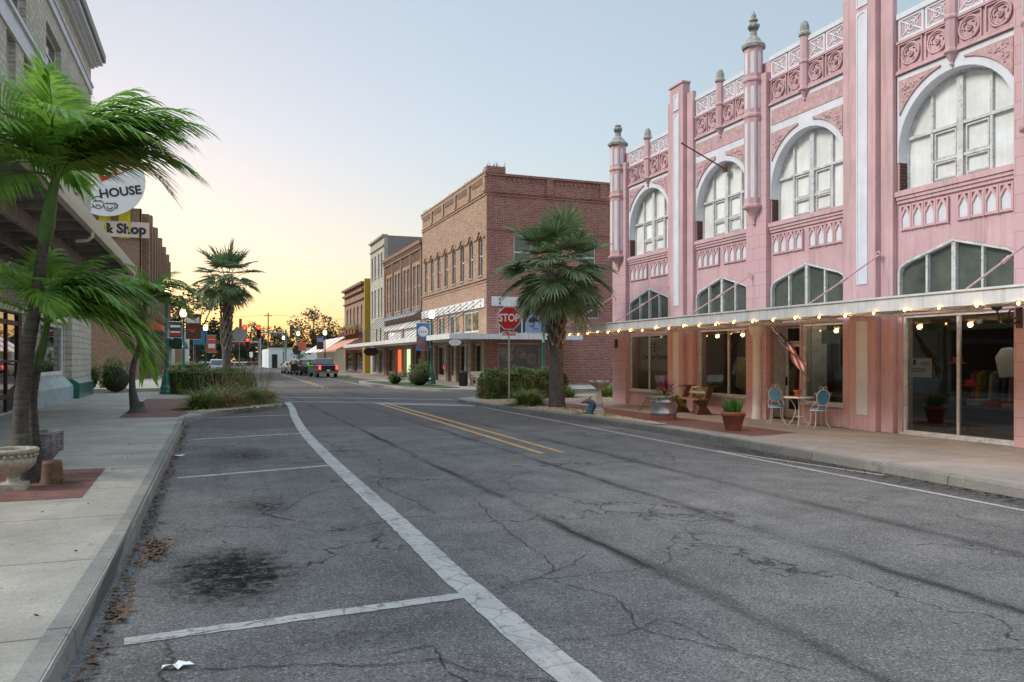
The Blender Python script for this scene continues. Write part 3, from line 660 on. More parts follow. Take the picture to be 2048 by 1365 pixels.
for i, ((u0, u1), tl) in enumerate(zip(bays, tall)):
    c = (u0 + u1) / 2; up = .62 if tl else 0
    # sill moulding
    m = MB().box(WX-.10, WX, u0-.02, u1+.02, 5.56, 5.67).box(WX-.07, WX, u0, u1, 5.48, 5.555).box(WX-.04, WX, u0, u1, 5.40, 5.475)
    m.box(WX-.03, WX+.2, u0, u1, 5.665, 5.70)
    build('sill_moulding', m, MAT['pink'], PB)
    pk = MB(); wh = MB(); ogee_panels(pk, wh, u0, u1)
    gp = build('gothic_panel_band', pk, MAT['pink'], PB); build_each('white_inlay', wh, MAT['pwhite'], gp)
    # white arch surround with carved spandrels
    R0 = (u1 - u0) / 2 - .03; R1 = R0 + .0
    top = 8.33
    oarc = [(c + R0 * math.cos(PI*k/24), 6.6 + R0 * math.sin(PI*k/24)) for k in range(25)]
    inn = [(u1-.03, 6.35)] + oarc + [(u0+.03, 6.35)]
    outl = [(u0, 6.35)] + [(u0, top), (u1, top), (u1, 6.35)] + inn
    sr = build('arch_surround', MB().prism('x', outl, WX-.03, WX-.001), MAT['pwhite'], PB)
    iv = MB()   # splayed white intrados
    n = 24
    arcA = [(WX-.03, u1-.03, 6.35)] + [(WX-.03, p[0], p[1]) for p in oarc] + [(WX-.03, u0+.03, 6.35)]
    arcB = [(WX+.2, c + (p[1]-c)*.98, 6.35 if p[2] < 6.6 else 6.6 + (p[2]-6.6)*.98) for p in arcA]
    k = len(arcA); iv.add(arcA + arcB, [(j, j+1, k+j+1, k+j) for j in range(k-1)], True)
    build('intrados', iv, MAT['pwhite'], sr, fix=False)
    Ro = R0 + .17
    for sgn in (1, -1):
        a0 = math.acos(min(1, (R0 - .05) / Ro)) ; pts = []
        for q in range(13):
            a = a0 + (PI/2 - .18 - a0) * q / 12
            pts.append((c + sgn * Ro * math.cos(a), 6.6 + Ro * math.sin(a)))
        pts = [(p[0] if sgn*(p[0]-c) < R0-.04 else c + sgn*(R0-.04), p[1]) for p in pts]
        pol = pts + [(pts[-1][0], 8.2), (c + sgn*(R0-.04), 8.2)]
        cv = MB().prism('x', pol, WX-.065, WX-.028)
        # raised leaf relief
        for q in range(110):
            t = random.random(); a = a0 + (PI/2 - .3 - a0) * t; rr = Ro + .06 + random.random() * .42
            yy = c + sgn * rr * math.cos(a); zz = 6.6 + rr * math.sin(a)
            if abs(yy - c) > R0 - .12 or zz > 8.12 or abs(yy-c) < .3: continue
            cv.sphere((WX-.062, yy, zz), random.uniform(.025, .05), 6, 4, random.uniform(.5, 1.3), .6, random.uniform(.6, 1.3))
        build('carved_spandrel', cv, MAT['pinkcarve'], sr)
    if tl:
        build('frieze_panel', MB().prism('x', rect(u0, u1, top, 8.97), WX-.03, WX-.001), MAT['pwhite'], PB)
        build('frieze_field', MB().box(WX-.045, WX-.028, u0+.06, u1-.06, 8.42, 8.84), MAT['pinkcarve'], PB)
    zb = 8.35 + up if not tl else 8.98
    band = MB().box(WX-.09, WX-.001, u0, u1, zb, zb+.05).box(WX-.06, WX-.001, u0, u1, zb+.05, zb+.09).box(WX-.07, WX-.001, u0, u1, zb+.70, zb+.76)
    med = MB(); bal = MB()
    pw = (u1 - u0) / 4
    for q in range(4):
        a = u0 + q*pw + (.1 if q == 2 else .04); b = u0 + (q+1)*pw - (.1 if q == 1 else .04); cc = (a+b)/2; zc_ = zb + .395
        med.prism('x', rect(a, b, zb+.1, zb+.69), WX-.05, WX-.002, [rect(a+.03, b-.03, zb+.13, zb+.66)])
        ring(med, (cc, zc_), WX-.03, .235, .028, .02); ring(med, (cc, zc_), WX-.02, .195, .015, .02); ring(med, (cc, zc_), WX-.03, .055, .018, .02, 10)
        med.sphere((WX-.03, cc, zc_), .03, 8, 5)
        for w_ in range(3):
            b0 = w_ * 2*PI/3 + .5; ring(med, (cc + .1*math.cos(b0), zc_ + .1*math.sin(b0)), WX-.02, .07, .017, .02, 7, b0-1.6, b0+1.3)
        z2 = zb + .78
        bal.prism('x', rect(a-.02, b+.02, z2, z2+.5), WX-.02, WX+.1, [rect(a+.04, b-.04, z2+.06, z2+.44)])
        bal.box(WX+.03, WX+.07, a+.035, b-.035, z2+.05, z2+.45)
        y0, y1, za, zb2 = a+.05, b-.05, z2+.07, z2+.43
        for p0, p1 in (((y0, za), (y1, zb2)), ((y0, zb2), (y1, za))): bal.tube([(WX, p0[0], p0[1]), (WX, p1[0], p1[1])], .022, 5)
        ring(bal, (cc, z2+.25), WX, .10, .022, .02, 12); ring(bal, (cc, z2+.25), WX, .17, .014, .02, 14)
    bal.box(WX-.05, WX+.14, u0-.02, u1+.02, zb+1.28, zb+1.4); bal.box(WX-.03, WX+.12, u0, u1, zb+.765, zb+.778)
    build('medallion_band', band, MAT['pink'], PB); build('medallion_panel', med, MAT['pink'], PB); build('balustrade', bal, MAT['pwhite'], PB)
    build('band_wall', MB().box(WX-.002, WX+.2, u0-.1, u1+.1, 8.3, zb+.78), MAT['pink'], PB)
    pn = MB(); pz = zb + 1.4
    octo(pn, c, WX-.06, .13, [(.02, zb-.28), (.045, zb-.24), (.03, zb-.2), (.12, zb-.02), (.16, zb), (.16, zb+.06), (.13, zb+.08), (.13, zb+.68), (.155, zb+.72), (.155, zb+.76), (.13, zb+.8), (.12, pz+.05)])
    pp = build('pinnacle', pn, MAT['pink'], PB)
    cp = MB(); octo(cp, c, WX-.06, .13, [(.16, pz+.04), (.165, pz+.09), (.13, pz+.15), (.12, pz+.3), (.08, pz+.40), (.02, pz+.44)]); build('pinnacle_cap', cp, MAT['cap'], pp)
    # arched window
    fw = MB(); XF = WX + .2
    hole = [arch(u0+.09, u1-.09, 5.75, 6.6, R0-.08)]
    fw.prism('x', arch(u0+.033, u1-.033, 5.70, 6.6, R0-.005), XF, XF+.06, hole)
    fw.box(XF-.03, XF+.055, c-.075, c+.075, 5.72, 7.9)
    for sgn in (1, -1):
        m_ = c + sgn*.72; zt = 6.6 + math.sqrt(max(0, (R0-.1)**2 - .72**2))
        fw.box(XF-.012, XF+.05, m_-.032, m_+.032, 5.75, zt+.05)
        fw.box(XF-.018, XF+.051, min(c, c+sgn*(R0-.07)), max(c, c+sgn*(R0-.07)), 6.86, 6.925)
        fw.box(XF-.008, XF+.049, min(c, m_), max(c, m_), 6.18, 6.24)
        ys = sorted((c + sgn*.12, m_ - sgn*.06))
        fw.prism('x', rect(ys[0], ys[1], 5.80, 6.17), XF+.004, XF+.03, [rect(ys[0]+.03, ys[1]-.03, 5.83, 6.14)])
        fw.prism('x', rect(ys[0], ys[1], 6.25, 6.83), XF+.004, XF+.03, [rect(ys[0]+.03, ys[1]-.03, 6.28, 6.80)])
    wd = build('arched_window', fw, MAT['wframe'], PB)
    build('pane', MB().prism('x', arch(u0+.06, u1-.06, 5.73, 6.6, R0-.05), XF+.058, XF+.07), MAT['pane'], wd)
    jb = MB().box(WX+.001, XF, u1-.06, u1-.028, 5.68, 6.34).mark().box(WX+.001, XF, u0+.028, u0+.06, 5.68, 6.34).mark()
    build_each('brick_reveal', jb, MAT['brickdark'], PB)
    # transom light over the canopy
    tf = MB(); X2 = WX + .06
    tf.prism('x', transom(u0, u1, .005), WX-.03, X2+.06, [transom(u0, u1, .06)])
    for yy, hw, zt in ((c, .05, 4.38), (c-.68, .026, 4.2), (c+.68, .026, 4.2)): tf.box(WX-.01, X2+.05, yy-hw, yy+hw, 3.12, zt)
    tw = build('transom_window', tf, MAT['wframe'], PB)
    build('pane', MB().prism('x', transom(u0, u1, .05), X2+.02, X2+.03), MAT['panefrost'], tw)
    # shop window(s)
    for j, (a, b, z0, z1) in enumerate(store[i]):
        if z0 < .165: continue
        XS = WX + .1
        sf = MB().prism('x', rect(a+.003, b-.003, z0+.003, z1-.003), XS-.06, XS+.05, [rect(a+.07, b-.07, z0+.07, z1-.07)])
        if b - a > 2: sf.box(XS-.03, XS+.045, (a+b)/2-.03, (a+b)/2+.03, z0+.07, z1-.07)
        sf.box(WX-.06, XS-.06, a-.02, b+.02, z0-.04, z0+.02)
        sw = build('shop_window', sf, MAT['wframe'], PB)
        build('glass', MB().box(XS+.0, XS+.008, a+.06, b-.06, z0+.06, z1-.06), MAT['glass'], sw)
# recessed shop door
XD = 15.45
dm = MB().box(WX+.325, XD+.1, 17.22, 17.3, .2, 2.8).box(WX+.325, XD+.1, 18.77, 18.85, .2, 2.8).box(WX+.02, XD+.1, 17.3, 18.76, 2.78, 2.9)
build('door_recess', dm, MAT['wframe'], PB)
dr = MB()
for a, b in ((17.85, 18.72), (17.35, 17.83)):
    dr.prism('x', rect(a, b, .2, 2.3), XD-.03, XD+.03, [rect(a+.09, b-.09, .42, 2.2)])
    dr.prism('x', rect(a, b, 2.32, 2.77), XD-.03, XD+.03, [rect(a+.05, b-.05, 2.36, 2.73)])
dr.box(XD-.035, XD+.035, 17.3, 17.35, .2, 2.77)
do = build('shop_door', dr, MAT['white'], PB)
build('glass', MB().box(XD-.005, XD+.004, 17.94, 18.63, .42, 2.2).box(XD-.005, XD+.004, 17.44, 17.74, .42, 2.2).box(XD-.005, XD+.004, 17.4, 18.67, 2.36, 2.73), MAT['glass'], do)
build('door_handle', MB().box(XD-.09, XD-.03, 18.64, 18.66, 1.1, 1.35).box(XD-.04, XD-.03, 17.86, 17.89, .5, .7).box(XD-.04, XD-.03, 17.86, 17.89, 1.6, 1.8), MAT['black'], do)
build('column', MB().lathe(14.5, 18.82, [(.15, .15), (.15, .3), (.13, .34), (.12, 2.4), (.13, 2.45), (.2, 2.62), (.24, 2.7), (.24, 2.78)], 14), MAT['white'], PB)
build('beam', MB().box(14.36, 14.66, 15.62, 22.2, 2.785, 2.84), MAT['wframe'], PB)
# canopy
CX0 = 12.2; CZ = 2.80
cn = MB().box(CX0, 14.4, 5.0, 28.1, CZ+.07, CZ+.2).box(CX0-.04, CX0, 4.96, 28.14, CZ-.02, CZ+.22).box(CX0-.07, CX0+.05, 4.93, 28.17, CZ+.222, CZ+.26)
cn.box(CX0, 14.4, 28.1, 28.14, CZ-.02, CZ+.22)
for k in range(12): cn.box(CX0+.001, 14.4, 5.6 + k*2, 5.72 + k*2, CZ-.01, CZ+.068)
cno = build('canopy', cn, MAT['white'], PB)
rods = MB()
for y in (27.5, 23.5, 19.1, 14.35, 10.4):
    rods.tube([(14.5, y, 4.28), (13.4, y-.05, 3.65), (12.3, y-.1, 3.04)], .018, 6); rods.tube([(13.5, y-.04, 3.71), (13.3, y-.06, 3.59)], .035, 6)
    ring(rods, (y, 4.3), 14.45, .055, .018, .01, 8); rods.mark()
build_each('canopy_rod', rods, MAT['pink'], cno)
sn = MB()
for y in (26.9, 23.4): sn.box(14.3, 14.55, y-.2, y+.05, 3.07, 3.12).mark()
build_each('canopy_bracket', sn, MAT['brown'], cno)
# string lights under the canopy edge
SL = thing('string_lights', 'string of glowing warm bulbs hanging under the front edge of the white canopy', 'lights', (12.1, 17, 2.78))
wr = []; k = 0; y = 8.4; spots = []
while y < 27.9:
    spots.append(y); y += .752
for a, b in zip(spots[:-1], spots[1:]):
    for q in range(4): t = q/4; wr.append((12.13, a + (b-a)*t, 2.80 - .085*math.sin(PI*t)))
build('wire', MB().tube(wr, .005, 4), MAT['black'], SL)
bb = None
for k, y in enumerate(spots):
    if bb is None:
        bb = build('bulb', MB().sphere((12.13, y, 2.758), .021, 8, 6, 1.3), MAT['bulb'], SL); base_y = y
    else:
        q = bb.copy(); C.objects.link(q); q.parent = SL; q.location = (0, y - base_y, random.uniform(-.035, .015))
for k in range(0, len(spots)): 
    if k % 2 == 0: plamp('bulb_light', (12.2, spots[k], 2.70), 3.4, (1, .52, .20), .06, SL)
# added warm fill lamps just behind the shop glass, to light the displays
for y in (25.3, 20.6, 16.2, 12.4, 8.5): plamp('added_display_fill', (15.25, y, 2.66), 4, (1, .76, .50), .06, PB)

# shop display items
def hang_shirt(loc, rz, col, label):
    t = thing('shirt', label, 'shirt', (0, 0, 0), 0)
    m = MB(); 
    pts = [(-.12, 1.5), (-.34, 1.38), (-.44, 1.02), (-.32, .98), (-.26, 1.2), (-.28, .62), (-.1, .55), (.1, .6), (.28, .56), (.26, 1.2), (.32, .98), (.44, 1.02), (.34, 1.38), (.12, 1.5), (0, 1.42)]
    m.prism('y', pts, -.07, .07); b = bev(build('fabric', m, col, t), .04, 3)
    build('hanger', MB().tube([(-.3, 0, 1.42), (0, 0, 1.52), (.3, 0, 1.42)], .01, 5).tube([(0, 0, 1.5), (0, 0, 1.62)], .006, 5), MAT['brown'], t); 
    build('stand', MB().tube([(0, .1, 0), (0, .1, 1.55)], .015, 6).lathe(0, .1, [(.2, 0), (.2, .02), (.02, .04)], 12), MAT['black'], t)
    t.location = loc; t.rotation_euler = (0, 0, rz); return t
hang_shirt((15.6, 20.9, .35), R(-75), M('linen', (.5, .42, .3), .9, .15, 6), 'pale linen blouse on a stand in the second shop window, left')
hang_shirt((15.55, 20.05, .35), R(-100), M('linen_rose', (.45, .33, .28), .9, .2, 6), 'brownish blouse on a stand beside the hat shelf')
ls = thing('ladder_shelf', 'dark ladder shelf of hats behind the glass near the white column', 'shelf', (15.5, 19.4, .2))
lm = MB()
for yy in (19.15, 19.75): lm.tube([(15.35, yy, .2), (15.6, yy, 2.1)], .02, 6); lm.tube([(15.75, yy, .2), (15.6, yy, 2.1)], .02, 6)
build('frame', lm, MAT['brown'], ls)
for z in (.6, 1.0, 1.4, 1.8): build('shelf', MB().box(15.35, 15.7, 19.12, 19.78, z, z+.025), MAT['brown'], ls)
for z, c, nm in ((.626, (.45, .38, .28), 'pale straw hat on the lowest shelf of the ladder rack'), (1.026, (.3, .2, .1), 'tan hat on the second shelf of the ladder rack'), (1.426, (.5, .2, .18), 'pinkish hat on the third shelf of the ladder rack'), (1.826, (.06, .05, .04), 'black hat on the top shelf of the ladder rack')):
    o = build('hat', MB().lathe(15.5, 19.45, [(.19, 0), (.2, .01), (.11, .025), (.10, .10), (.08, .13), (.01, .12)], 16, z), M('felt', c, .9), None, (15.5, 19.45, z)); tag(o, nm, 'hat', 'hats on the ladder shelf')
cb = thing('shop_banner', 'linen banner lettered Cowboy Corner hanging inside the first shop window', 'banner', (14.98, 25.2, 2.6))
build('cloth', MB().box(14.95, 14.96, 24.2, 26.2, 1.45, 2.62), M('banner_linen', (.82, .76, .66), .9, .06, 5), cb)
tx = MB().text('Cowboy Corner', .26, (14.945, 25.2, 1.93), (0, -1, 0), (0, 0, 1), .002, bold=.004)
tx.box(14.942, 14.948, 24.7, 25.7, 2.26, 2.275).box(14.942, 14.948, 25.19, 25.21, 2.12, 2.45).add([(14.944, 25.2, 2.46), (14.944, 25.08, 2.36), (14.944, 25.2, 2.39), (14.944, 25.32, 2.36)], [(0, 1, 2, 3)]).add([(14.944, 25.2, 2.1), (14.944, 25.08, 2.18), (14.944, 25.2, 2.16), (14.944, 25.32, 2.18)], [(0, 1, 2, 3)])
build('lettering', tx, MAT['black'], cb)
sgn = thing('window_sign', 'pale green rectangular sign hanging in the window beside the door', 'sign', (14.95, 16.5, 2.4))
build('board', MB().box(14.95, 14.97, 16.1, 16.75, 2.25, 2.6), M('mint', (.35, .42, .36), .7, .15, 20), sgn)
sg2 = thing('window_poster', 'white property notice taped low inside the nearest shop window', 'poster', (14.86, 13.5, 1.8))
build('paper', MB().box(14.865, 14.87, 13.25, 13.85, 1.45, 1.87), MAT['signwhite'], sg2)
pt = MB().box(14.86, 14.864, 13.66, 13.74, 1.72, 1.84)
for k in range(3): pt.box(14.86, 14.864, 13.3, 13.52, 1.78-k*.03, 1.79-k*.03)
for k in range(2): pt.box(14.86, 14.864, 13.4, 13.8, 1.62-k*.05, 1.64-k*.05)
build('print', pt, MAT['black'], sg2)
cu_ = thing('chandelier', 'black candle chandelier hanging in the nearest shop window', 'chandelier', (15.8, 11.5, 2.0))
cm = MB().tube([(15.8, 11.5, 2.85), (15.8, 11.5, 2.0)], .015, 6).sphere((15.8, 11.5, 2.05), .07, 8, 6)
for k in range(8):
    a = k*PI/4; cm.tube([(15.8, 11.5, 2.03), (15.8+.15*math.cos(a), 11.5+.15*math.sin(a), 1.97), (15.8+.28*math.cos(a), 11.5+.28*math.sin(a), 2.08), (15.8+.28*math.cos(a), 11.5+.28*math.sin(a), 2.2)], .01, 5)
build('arms', cm, MAT['black'], cu_)
rk = thing('clothes_rack', 'crowded rack of dark and red clothes inside the nearest shop', 'rack', (17, 12.6, .2))
build('rail', MB().tube([(16.6, 11.3, .2), (16.6, 11.3, 1.6), (16.6, 13.6, 1.6), (16.6, 13.6, .2)], .02, 6), MAT['black'], rk)
for k in range(14):
    c = random.choice([(.3, .03, .03), (.05, .06, .1), (.4, .3, .2), (.1, .12, .05), (.35, .1, .15), (.5, .48, .4), (.45, .3, .02)])
    yy = 11.4 + k*.16; build('garment', MB().prism('y', [(16.35, .8), (16.85, .75), (16.78, 1.5), (16.6, 1.6), (16.42, 1.5)], yy, yy+.08), M('cloth', c, .9), rk)
def stand_hat(x, y, z, c, label):
    t_ = thing('hat_stand', label, 'hat stand', (x, y, .2)); build('stand', MB().lathe(x, y, [(.15, 0), (.15, .02), (.015, .04), (.015, z-.2)], 12, .2), MAT['black'], t_)
    build('hat', MB().lathe(x, y, [(.22, 0), (.23, .015), (.12, .03), (.11, .12), (.09, .15), (.01, .14)], 18, z), M('felt', c, .9), t_)
stand_hat(15.6, 12.9, 1.25, (.45, .02, .03), 'red brimmed hat on a black stand in the nearest shop window')
stand_hat(15.7, 13.3, 1.75, (.35, .08, .08), 'dusky rose hat raised high at the left of the nearest shop window')
stand_hat(15.5, 24.6, .95, (.4, .3, .2), 'tan hat on a stand low in the first shop window')
tb_ = thing('display_table', 'low dark display table with folded cloths in the nearest shop window', 'table', (15.8, 12.6, .2))
build('tabletop', MB().box(15.4, 16.2, 11.6, 13.5, .78, .83), MAT['brown'], tb_)
for px, py in ((15.45, 11.65), (16.1, 11.65), (15.45, 13.4), (16.1, 13.4)): build('leg', MB().box(px, px+.05, py, py+.05, .2, .779), MAT['brown'], tb_)
for k, c in enumerate([(.5, .4, .05), (.45, .05, .12), (.5, .48, .42), (.1, .25, .3)]):
    o = bev(build('folded_cloth', MB().box(15.5, 15.85, 11.75+k*.42, 12.08+k*.42, .832, .92+.03*k), M('folded', c, .9), None, (15.7, 11.9+k*.42, .832)), .02); tag(o, ['mustard', 'crimson', 'off-white', 'teal'][k] + ' folded cloth on the display table', 'folded cloth', 'folded cloths on the display table')
ym_ = thing('mannequin', 'headless mannequin in a cream dress behind the window beside the bistro table', 'mannequin', (15.6, 16.3, .2))
build('dress', MB().lathe(15.6, 16.3, [(.30, .55), (.24, .8), (.15, 1.1), (.19, 1.35), (.17, 1.5), (.06, 1.56), (.05, 1.62)], 18, .2, 0, True, .7, 1), MAT['cream'], ym_); build('stand', MB().lathe(15.6, 16.3, [(.2, 0), (.2, .02), (.02, .05), (.02, .56)], 12, .2), MAT['black'], ym_)
rk2 = dup(rk, (17.5, 25.2, .2), 0, 'crowded rack of dark and red clothes inside the first shop window')
rk3 = dup(rk, (18.0, 17.2, .2), 0, 'crowded rack of dark and red clothes behind the shop door')
rk4 = dup(rk, (17.9, 21.0, .2), 0, 'crowded rack of clothes behind the blouses in the second shop window')
wh_ = thing('white_hanging_shirt', 'white shirt hanging high in the right half of the nearest shop window', 'shirt', (15.5, 11.9, 1.6))
bev(build('fabric', MB().prism('x', [(11.65, 1.5), (12.1, 1.45), (12.2, 1.9), (12.05, 2.08), (11.9, 2.1), (11.7, 2.05), (11.6, 1.85)], 15.45, 15.6), MAT['signwhite'], wh_), .04)

# flag on a slanted pole under the canopy
fl = thing('flag', 'furled flag with stars and red and white stripes on a slanted pole beneath the canopy', 'flag', (12.4, 15.9, 2.8))
P0 = Vector((12.6, 15.95, 2.84)); P1 = Vector((12.75, 15.0, 1.95)); d = (P1 - P0)
build('pole', MB().tube([P0, P0 + d*.85], .014, 6), MAT['black'], fl)
def cloth(t0, t1, w0, w1, lo, hi):
    m = MB(); N = 12; vs = []
    for k in range(N + 1):
        t = t0 + (t1-t0)*k/N; p = P0 + d*t; wd = w0 + (w1-w0)*k/N
        for q in (lo, (lo+hi)/2, hi): vs.append(p + Vector((.05*math.sin(q*9+k*.5), -wd*q*.25, -wd*q)))
    m.add(vs, [(i*3+q, (i+1)*3+q, (i+1)*3+q+1, i*3+q+1) for i in range(N) for q in range(2)], True); return m
can = build('canton', cloth(.12, .62, .10, .34, 0, 1), M('flag_blue', (.03, .035, .09), .9), fl, fix=False)
st = MB()
for k in range(9):
    t = .18 + .045*k; p = P0 + d*t; wd = .10 + .24*(t-.12)/.5
    for q in ((.25, .75) if k > 3 else (.5,)): st.sphere(p + Vector((-.055, -wd*q*.25, -wd*q)), .012, 6, 4).mark()
build_each('star', st, MAT['signwhite'], can)
for k in range(7): build('stripe', cloth(.6, 1.12, .34, .5, k/7, (k+1)/7), M('flag_red', (.25, .02, .025), .9) if k % 2 == 0 else M('flag_white', (.38, .34, .30), .9), fl, fix=False)
# bare bracket pole from the second arched window, and wall lamps
o = build('flagpole', MB().tube([(14.75, 20.7, 7.72), (13.24, 20.7, 8.35)], .022, 8).sphere((13.22, 20.7, 8.36), .035, 8, 6).box(14.72, 14.8, 20.62, 20.78, 7.62, 7.8), MAT['brown'], None, (14.75, 20.7, 7.7)); tag(o, 'bare brown pole slanting out of the second arched window', 'flagpole')
o = bev(build('wall_light', MB().box(14.48, 14.56, 27.3, 27.42, 2.3, 2.62).box(14.46, 14.5, 27.28, 27.44, 2.3, 2.33), MAT['black'], None, (14.5, 27.36, 2.3)), .01); tag(o, 'small black box light on the far corner pier of the pink building', 'wall light')
lt = thing('wall_lantern', 'ornate scrolled wall lantern on the nearest pink pier', 'lantern', (14.5, 10.9, 2.6))
s_ = MB(); ring(s_, (10.98, 2.72), 14.4, .09, .016, .01, 12, -2.2, 1.8); s_.tube([(14.56, 10.95, 2.6), (14.35, 11.0, 2.5), (14.15, 11.05, 2.58), (14.1, 11.08, 2.8)], .018, 6); s_.lathe(14.1, 11.08, [(.03, 2.78), (.09, 2.82), (.1, 2.86)], 10).box(14.53, 14.56, 10.9, 11.02, 2.45, 2.85)
build('bracket', s_, MAT['black'], lt); build('shade', MB().lathe(14.1, 11.08, [(.08, 2.86), (.11, 2.92), (.09, 3.02), (.02, 3.06)], 12), MAT['cream'], lt)

# ---------------------------------------------------------------- corner brick building and its neighbours
FX = 17.0
def window_x(parent, a, b, z0, z1, arched=False, x=FX, m=None, pane=None, rec=.16, sill=True, mull=True):
    fr = MB(); t = .07
    if arched:
        sp = z1 - (b-a)*.35; rs = (b-a)*.35
        fr.prism('x', arch(a+.01, b-.01, z0+.01, sp, rs-.01, 8), x+rec, x+rec+.05, [arch(a+t, b-t, z0+t, sp, rs-t, 8)])
    else: fr.prism('x', rect(a+.01, b-.01, z0+.01, z1-.01), x+rec, x+rec+.05, [rect(a+t, b-t, z0+t, z1-t)])
    if mull: fr.box(x+rec-.01, x+rec+.045, a+t-.01, b-t+.01, (z0+z1)/2-.04, (z0+z1)/2+.04)
    w_ = build('window', fr, m or MAT['white'], parent)
    build('pane', MB().box(x+rec+.02, x+rec+.03, a+.03, b-.03, z0+.03, z1-.06), pane or MAT['darkpane'], w_)
    if sill: build('sill', MB().box(x-.06, x+rec, a-.05, b+.05, z0-.12, z0-.003), MAT['cap'], w_)
    return w_
B1 = thing('corner_brick_building', 'tall brick corner building with narrow arched upper windows and a suspended canopy', 'building', (24, 59, 0))
wy = [51.6, 53.7, 55.85, 58.0, 60.15, 62.3, 64.4, 66.4]
holes = [arch(y-.45, y+.45, 7.55, 9.95, .3, 8) for y in wy]
gl_f = [(52.0, 55.6), (56.6, 59.5), (60.6, 62.9), (64.0, 66.9)]
holes += [rect(a, b, 3.75, 5.25) for a, b in gl_f]
gf = [(51.6, 53.4), (54.6, 57.2), (58.0, 59.6), (60.8, 63.4), (64.3, 66.9)]
holes += [rect(a, b, .16, 2.95) for a, b in gf]
build('front_wall', MB().prism('x', rect(50.3, 67.75, .15, 14.3), FX, FX+.4, holes), MAT['bricktan'], B1)
for y in wy: window_x(B1, y-.45, y+.45, 7.55, 10.25, True)
for k, (a, b) in enumerate(gl_f):
    f = MB().prism('x', rect(a+.01, b-.01, 3.76, 5.24), FX+.1, FX+.2, [rect(a+.12, (a+b)/2-.06, 3.85, 5.12), rect((a+b)/2+.06, b-.12, 3.85, 5.12)])
    w_ = build('clerestory_window', f, MAT['white'], B1); build('pane', MB().box(FX+.14, FX+.15, a+.1, b-.1, 3.8, 5.2), MAT['panefrost'], w_)
for k, (a, b) in enumerate(gf):
    f = MB().prism('x', rect(a+.01, b-.01, .16, 2.94), FX+.25, FX+.33, [rect(a+.12, b-.12, .6, 2.8)])
    w_ = build('shop_window', f, MAT['wframe'], B1); build('glass', MB().box(FX+.28, FX+.29, a+.1, b-.1, .5, 2.85), MAT['glass'], w_)
for y in (53.9, 57.6, 60.2, 63.8, 50.9): build('stone_pier', MB().box(FX-.06, FX-.002, y-.28, y+.28, .15, 3.05), MAT['rock'], B1)
t = MB()
for z in (13.0, 12.82): t.box(FX-.07, FX-.001, 50.3, 67.75, z, z+.09)
t.box(FX-.09, FX-.002, 50.2, 67.8, 7.2, 7.3).box(FX-.05, FX-.0015, 50.25, 67.8, 7.0, 7.08)
t.box(FX-.14, FX+.42, 50.16, 67.8, 14.3, 14.42).box(FX-.1, FX-.003, 50.2, 67.75, 14.05, 14.29)
for k in range(5):
    a = 50.3 + k * 3.45
    for q in range(9): t.box(FX-.09, FX-.002, a+.75+q*.27, a+.88+q*.27, 13.72, 14.04)
    t.box(FX-.12, FX-.0025, a+.02, a+.5, 13.1, 14.03)
build('cornice', t, MAT['bricktan'], B1)
dmould = []
for y in wy:
    dmould += [(FX-.04, y-1.02, 10.08), (FX-.04, y-.6, 10.1), (FX-.04, y-.45, 10.3), (FX-.04, y-.2, 10.52), (FX-.04, y+.2, 10.52), (FX-.04, y+.45, 10.3), (FX-.04, y+.6, 10.1)]
build('drip_moulding', MB().tube(dmould, .07, 5, False), MAT['bricktan'], B1)
sh = []
side_h = [rect(18.95, 20.3, 7.9, 10.3), rect(23.7, 25.1, 7.7, 10.2), rect(17.9, 22.9, 3.55, 5.25), rect(17.85, 20.9, .9, 2.95), rect(24.3, 25.4, 4.7, 5.7), rect(29, 30.4, 7.7, 10.2)]
build('side_wall', MB().prism('y', [(17.402, .15), (34, .15), (34, 14.15), (17.402, 14.15)], 50.3, 50.68, side_h), MAT['brickred'], B1)
build('corner_pier', MB().box(17.0, 17.4, 50.27, 50.298, .15, 14.3), MAT['brickred'], B1)
build('rear_wall', MB().box(17.41, 34, 67.4, 67.75, .15, 12.6).box(34.002, 34.4, 50.3, 67.75, .15, 13.8), MAT['brickred'], B1)
build('roof', MB().box(17.41, 33.99, 50.7, 67.39, 12.0, 12.2), MAT['dark'], B1)
build('inner_floor', MB().box(17.42, 33.98, 50.7, 67.38, 3.1, 3.5).box(19.5, 19.7, 50.7, 67.38, .1, 3.09), MAT['dark'], B1)
t = MB().box(17.0, 34, 50.17, 50.6, 14.152, 14.3).box(16.98, 18.3, 50.14, 50.7, 14.302, 14.72)
t.box(17.0, 34, 50.22, 50.2985, 13.0, 13.09).box(17.0, 34, 50.24, 50.2982, 12.82, 12.88).box(17.0, 34, 50.24, 50.2984, 10.5, 10.56)
for x in (21.3, 25.4, 29.5): t.box(x, x+.5, 50.2, 50.2975, 13.1, 14.15)
for k in range(40): t.box(18.5+k*.35, 18.65+k*.35, 50.23, 50.297, 13.85, 14.05)
build('side_cornice', t, MAT['brickred'], B1)
def window_y(parent, a, b, z0, z1, y, m, pane, kids=1):
    hs = []; w0 = (b-a-.08*(kids+1))/kids
    for k in range(kids): s0 = a+.08+k*(w0+.08); hs.append(rect(s0, s0+w0, z0+.08, z1-.08))
    w_ = build('window', MB().prism('y', rect(a+.01, b-.01, z0+.01, z1-.01), y+.1, y+.17, hs), m, parent)
    build('pane', MB().box(a+.04, b-.04, y+.13, y+.14, z0+.04, z1-.04), pane, w_); return w_
